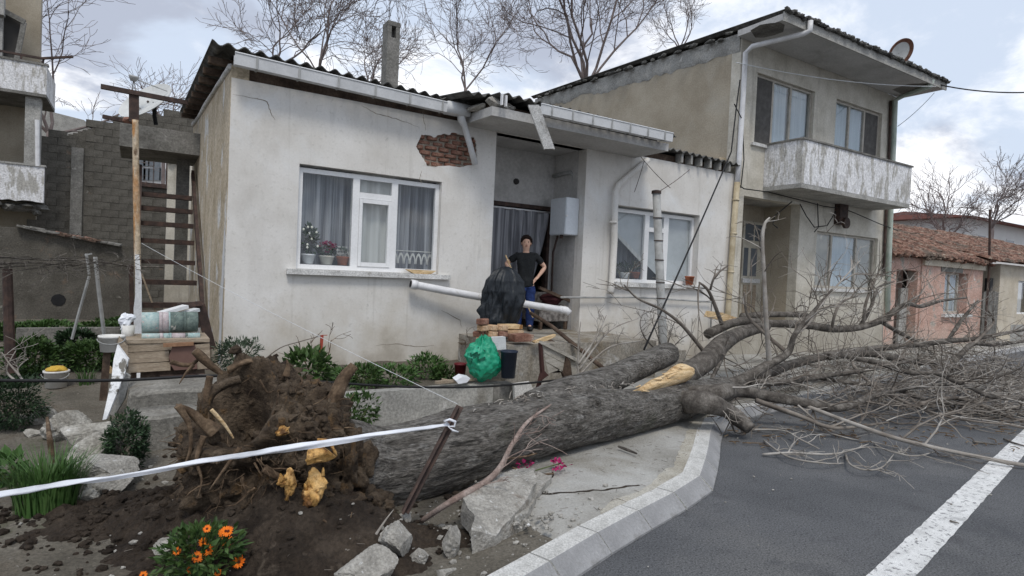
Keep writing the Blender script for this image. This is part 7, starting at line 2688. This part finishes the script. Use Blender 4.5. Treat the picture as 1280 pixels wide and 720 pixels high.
# marigolds
q = P(252, 722, Y=3.25)
rg = random.Random(17)
MG = thing('marigold_plant', 'marigold plant with orange flowers in the foreground soil', 'flowers', q)
mb = leaves(q + Vector((0, .02, .12)), (.19, .13, .12), 900, .055, .022, rg, .5)
part('foliage', mb, M['leaf'], MG)
mb = MB()
FLW = [(282, 664, 5), (278, 667, 5.5), (285.7, 664, 5.5), (285, 676.7, 5.5), (259, 661, 4), (254, 677.7, 4.8), (261, 687, 6), (246.7, 696, 6), (299, 702.7, 6.5), (310, 706.7, 6), (221, 689, 4), (179, 719, 4), (271.7, 716, 4), (238, 712, 4)]
for u, v, s in FLW:
    y = q.y - .05 + rg.uniform(-.02, .08)
    c = P(u, v, Y=y)
    k = depth_of(c) / FPX
    r = s * k * 1.2
    nrm = (Vector((-.15, -.8, .6)) + Vector((rg.gauss(0, .35), rg.gauss(0, .2), rg.gauss(0, .2)))).normalized()
    ax = nrm.orthogonal().normalized()
    ay = nrm.cross(ax)
    fm = MB()
    for j in range(16):
        a = 2 * pi * j / 16 + rg.uniform(-.1, .1)
        d = ax * cos(a) + ay * sin(a)
        fm.leaf(c + d * r * .15 + nrm * (.002 if j % 2 else 0), (d + nrm * .18).normalized(), nrm, r * rg.uniform(.85, 1.1), r * .48)
    f = part('flower', fm, M['orange_petal'], MG)
    part('flower_centre', MB().lathe([(r * .3, -.001), (r * .26, .005), (r * .1, .007)], c, 8, nrm), M['petal_core'], f)
    mb.tube([c - nrm * .002, c * .6 + q * .4 + Vector((0, 0, .02)), q + Vector((rg.gauss(0, .03), rg.gauss(0, .03), 0))], .003, 4)
part('stems', mb, M['stem'], MG)
# fallen leaves on the dirt at lower left
# ------------------------------------------------------------------ stones and broken concrete
ROCKS = [
    # u, v(centre), Z plane, rx px, ry m, rz px, rot, label, material, cuts
    (53, 519, .13, 15, .10, 12, .3, 'squarish grey rock at the top of the rock row', 'rock', 7),
    (41, 541, .07, 11, .06, 4.5, .1, 'small flat pale stone left of the rock row', 'rock', 4),
    (84, 532, .14, 25, .15, 17, .2, 'large tan rounded rock second in the row', 'rock', 5),
    (112, 545, .15, 34, .13, 16, -.4, 'long pale slab shaped rock in the row', 'rock', 8),
    (122, 562, .16, 28, .14, 18, -.2, 'grey rock below the long slab shaped one', 'rock', 7),
    (104, 577, .08, 18, .12, 16, .5, 'dark lower rock leaning on the row', 'rock', 6),
    (134, 586, .13, 33, .16, 18, .1, 'rough lump of white speckled rubble', 'rubble', 5),
    (140, 606, .07, 26, .12, 12, .0, 'earthy rubble lump at the foot of the row', 'rubble', 6),
    (109, 619, .05, 11, .06, 9, .4, 'small whitish stone just above the tape', 'rock', 6),
    (222, 682, .09, 30, .09, 13, -.5, 'slanted flat grey slab behind the marigolds', 'rubble', 9),
    (461, 709, .11, 42, .13, 26, .1, 'big square concrete lump at the bottom edge', 'rubble', 8),
    (497, 676, .14, 25, .10, 22, .4, 'pale rounded concrete lump with soil stain', 'rubble', 7),
    (473, 668, .12, 13, .06, 11, .2, 'small lump beside the pale rounded concrete', 'rubble', 6),
    (524, 693, .07, 12, .06, 12, .8, 'small upright grey stone right of the pale lump', 'rubble', 8),
    (565, 678, .10, 17, .06, 24, .1, 'tall flat concrete shard before the broken slab', 'rubble', 10),
    (506, 647, .10, 10, .05, 6, .1, 'little white stone at the foot of the stake', 'rubble', 6),
    (556, 716, .03, 16, .05, 7, .4, 'low pale stone next to the kerb at the bottom', 'rubble', 6),
    (355, 655, .20, 17, .06, 9, .2, 'dark earthy stone in the root soil', 'soil', 7),
    (300, 700, .12, 12, .05, 9, .2, 'earth covered stone right of the marigolds', 'soil', 6),
]
for i, (u, v, Z, rx, ry, rz, rot, lb, m, cuts) in enumerate(ROCKS):
    c = P(u, v, Z=Z + (.05 if u < 150 else 0))
    k = depth_of(c) / FPX
    if u < 150:
        rx, ry, rz = rx * 1.1, ry * 1.1, rz * 1.2
    mb = MB().rock(c, (rx * k, ry, rz * k), 20 + i * 3, 5, .26, 1.2, 0, cuts)
    solo('stone' if m != 'rubble' else 'concrete_chunk', mb, M[m], lb, 'stone' if m != 'rubble' else 'concrete chunk', (c.x, c.y, 0), 'stones and rubble round the uprooted tree')
# big broken pavement slabs tipped up by the roots
SLB = [((592, 640), (577, 622), (596, 606), (640, 586), (668, 584), (671, 602), (655, 628), (640, 648), (620, 668), (590, 664)),
       ((660, 640), (672, 616), (690, 596), (672, 590), (655, 628), (642, 648))]
lbs = ['large broken concrete slab tipped up beside the trunk', 'narrow cracked slab piece right of the large tipped slab']
for s, (pl, lb) in enumerate(zip(SLB, lbs)):
    top = []
    for u, v in pl:
        zz = .25 - .0018 * (v - 590) + (.05 if u < 600 else 0) if s == 0 else .135
        top.append(P(u, v, Z=zz))
    mb = MB().prism([p - Vector((0, 0, .16 if s == 0 else .10)) for p in top], (0, 0, .16 if s == 0 else .10))
    o = solo('broken_slab', mb, M['rubble'], lb, 'slab', (top[0].x, top[0].y, 0), 'broken pavement slabs')
    bm = bmesh.new(); bm.from_mesh(o.data)
    bmesh.ops.triangulate(bm, faces=bm.faces[:])
    bmesh.ops.subdivide_edges(bm, edges=bm.edges[:], cuts=5, use_grid_fill=True)
    for v in bm.verts:
        v.co += Vector((NZ.noise(v.co * 9), NZ.noise(v.co * 9 + Vector((5, 0, 0))), NZ.noise(v.co * 7 + Vector((0, 5, 0))))) * .013 + Vector((NZ.noise(v.co * 30), NZ.noise(v.co * 30 + Vector((5, 0, 0))), NZ.noise(v.co * 30 + Vector((0, 5, 0))))) * .005
    bm.to_mesh(o.data); bm.free()

# ------------------------------------------------------------------ the woman on the porch


def skin_mesh(verts, edges, sub=2):
    me = bpy.data.meshes.new('skin_tmp')
    me.from_pydata([v[:3] for v in verts], edges, [])
    o = bpy.data.objects.new('skin_tmp', me)
    COL.objects.link(o)
    o.modifiers.new('skin', 'SKIN')
    for i, v in enumerate(verts):
        sv = me.skin_vertices[0].data[i]
        sv.radius = (v[3], v[4] if len(v) > 4 else v[3])
        sv.use_root = (i == 0)
    s = o.modifiers.new('sub', 'SUBSURF')
    s.levels = s.render_levels = sub
    dg = bpy.context.evaluated_depsgraph_get()
    dg.update()
    ev = o.evaluated_get(dg).to_mesh()
    mb = MB().add([v.co.copy() for v in ev.vertices], [tuple(p.vertices) for p in ev.polygons])
    bpy.data.objects.remove(o)
    bpy.data.meshes.remove(me)
    return mb


WO = P(654, 412.5, Z=.722)
rh = Vector((cos(YAW), -sin(YAW), 0))
fh = Vector((sin(YAW), cos(YAW), 0))


def folds(mb, a):
    """creases of loose cloth"""
    out = []
    for x, y, z in mb.v:
        p = Vector((x, y, z))
        k = NZ.noise(Vector((x * 9 + z * 5, y * 9, z * 13))) + .6 * NZ.noise(Vector((x * 22, y * 22, z * 30 + x * 18)))
        r = Vector((x if abs(x) < .2 else 0, y, 0))
        if abs(x) < .25 and r.length > .01:
            p += r.normalized() * a * k
        else:
            p.z += a * .7 * k
        out.append(tuple(p))
    mb.v = out
    return mb


def place(mb):
    mb.v = [tuple(WO + rh * x + fh * y + Vector((0, 0, z))) for x, y, z in mb.v]
    return mb


WM = thing('person', 'woman in black t-shirt and blue trousers standing hands on hips on the porch', 'person', WO)
V = [(0, 0, .80, .095, .08), (0, 0, .95, .10, .08), (-.012, 0, 1.12, .125, .085), (-.012, .005, 1.25, .065, .055), (-.010, -.012, 1.315, .050, .050), (-.012, -.030, 1.365, .066, .072), (-.010, -.022, 1.435, .078, .090), (-.010, -.005, 1.505, .057, .067)]
E_ = [(0, 1), (1, 2), (2, 3), (3, 4), (4, 5), (5, 6), (6, 7)]


def addv(v, par):
    V.append(v)
    E_.append((par, len(V) - 1))
    return len(V) - 1


for sgn, el, wr_, hd in ((-1, (-.335, .03, 1.08), (-.225, -.10, .955), (-.185, -.13, .915)), (1, (.315, .06, 1.05), (.205, -.03, .885), (.165, -.075, .845))):
    s = addv((sgn * .155, 0, 1.225, .05, .05), 2)
    e1 = addv(((sgn * .155 + el[0]) / 2, el[1] / 2, (1.225 + el[2]) / 2, .046, .046), s)
    e = addv((*el, .039, .039), e1)
    f_ = addv(tuple((el[i] * .5 + wr_[i] * .5) for i in range(3)) + (.037, .036), e)
    w_ = addv((*wr_, .027, .025), f_)
    h_ = addv((*hd, .030, .016), w_)
    dx_ = Vector(hd) - Vector(wr_)
    dn = dx_.normalized()
    for j in range(4):   # fingers wrap forward round the waist
        base = Vector(hd) + dn * .015 + Vector((0, 0, -.022 + .015 * j))
        k1 = base + dn * .030 + Vector((0, -.006, -.004))
        k2 = k1 + dn * .022 + Vector((-sgn * .004, -.002, -.012))
        i1 = addv((*base, .0095, .0095), h_)
        i2 = addv((*k1, .0085, .0085), i1)
        addv((*k2, .007, .007), i2)
    th = Vector(hd) - dn * .02 + Vector((0, .02, .02))
    i1 = addv((*th, .010, .010), w_)
    addv((*(th + dn * .03 + Vector((0, .015, .01))), .008, .008), i1)
for sgn in (-1, 1):
    h_ = addv((sgn * .085, 0, .74, .085, .085), 0)
    k_ = addv((sgn * .095, -.02, .43, .055, .055), h_)
    a_ = addv((sgn * .10, .015, .085, .036, .036), k_)
    addv((sgn * .11, -.13, .03, .035, .025), a_)
part('body', place(skin_mesh(V, E_)), M['skin'], WM, True)
sv = [(0, 0, .68, .150, .115), (0, 0, .76, .155, .12), (0, 0, .86, .146, .114), (0, -.005, 1.0, .140, .112), (0, -.008, 1.13, .150, .112), (0, 0, 1.225, .105, .08), (0, .003, 1.265, .064, .06)]
se = [(0, 1), (1, 2), (2, 3), (3, 4), (4, 5), (5, 6)]
for sgn, el in ((-1, (-.335, .03, 1.08)), (1, (.315, .06, 1.05))):
    i = len(sv)
    sv += [(sgn * .155, 0, 1.222, .066, .066), (sgn * .21, el[1] * .35, 1.175, .062, .062), (sgn * .155 + (el[0] - sgn * .155) * .72, el[1] * .72, 1.225 + (el[2] - 1.225) * .72, .060, .060)]
    se += [(4, i), (i, i + 1), (i + 1, i + 2)]
part('t_shirt', place(folds(skin_mesh(sv, se, 3), .012)), M['shirt'], WM, True)
tv = [(0, 0, .80, .130, .10)]
te = []
for sgn in (-1, 1):
    i = len(tv)
    tv += [(sgn * .085, 0, .68, .098, .10), (sgn * .095, -.02, .43, .080, .08), (sgn * .10, .01, .2, .074, .074), (sgn * .10, .01, .055, .072, .07)]
    te += [(0, i), (i, i + 1), (i + 1, i + 2), (i + 2, i + 3)]
part('trousers', place(folds(skin_mesh(tv, te, 3), .012)), M['trousers'], WM, True)
for sgn in (-1, 1):
    part('shoe', place(MB().rock((sgn * .11, -.07, .035), (.05, .125, .042), 3, 3, .08)), M['shoe'], WM, True)


def hairfn(s, t):
    th, ph = 2 * pi * s, pi * t
    d = Vector((sin(ph) * cos(th), sin(ph) * sin(th), cos(ph)))
    r = 1 + .16 * NZ.noise(d * 5) + .12 * NZ.noise(d * 11)
    front = max(0, -d.y)
    zlow = -.70 + 1.36 * front ** .55          # hairline: high over the face, low at the nape
    z = max(d.z, zlow)
    return (-.010 + d.x * .098 * r, .008 + d.y * (.094 if d.y < 0 else .106) * r, 1.460 + z * .108 * r)


part('hair', place(MB().grid(hairfn, 40, 28)), M['hair'], WM, True)
FC = mat('dark_eye', [(.05, .025, .02), (.07, .035, .025)], 8, 2, .5, 0)  # plain dark colour of the eyes
for sgn in (-1, 1):
    part('eye', place(MB().rock((sgn * .030 - .010, -.101, 1.442), (.009, .006, .005), 2, 2, .05)), FC, WM, True)
    part('eyebrow', place(MB().rock((sgn * .031 - .010, -.103, 1.460), (.015, .005, .003), 2, 2, .05)), M['hair'], WM, True)
    part('ear', place(MB().rock((sgn * .076 - .010, -.002, 1.425), (.008, .016, .024), 2, 2, .1)), M['skin'], WM, True)
part('nose', place(MB().rock((-.010, -.109, 1.416), (.013, .018, .022), 2, 2, .05)), M['skin'], WM, True)
part('mouth', place(MB().rock((-.010, -.099, 1.382), (.026, .008, .006), 2, 2, .05)), mat('lips', [(.30, .09, .075), (.36, .12, .10)], 8, 2, .5, 0), WM, True)
# the thin stick at her side
mb = MB().tube([P(632, 319, Y=WO.y - .30), P(645, 350, Y=WO.y - .33), P(666, 397, Y=WO.y - .36)], .010, 6)
solo('thin_stick', mb, M['wood_v'], 'thin yellowish stick standing before the woman', 'stick', P(666, 397, Y=WO.y - .36))
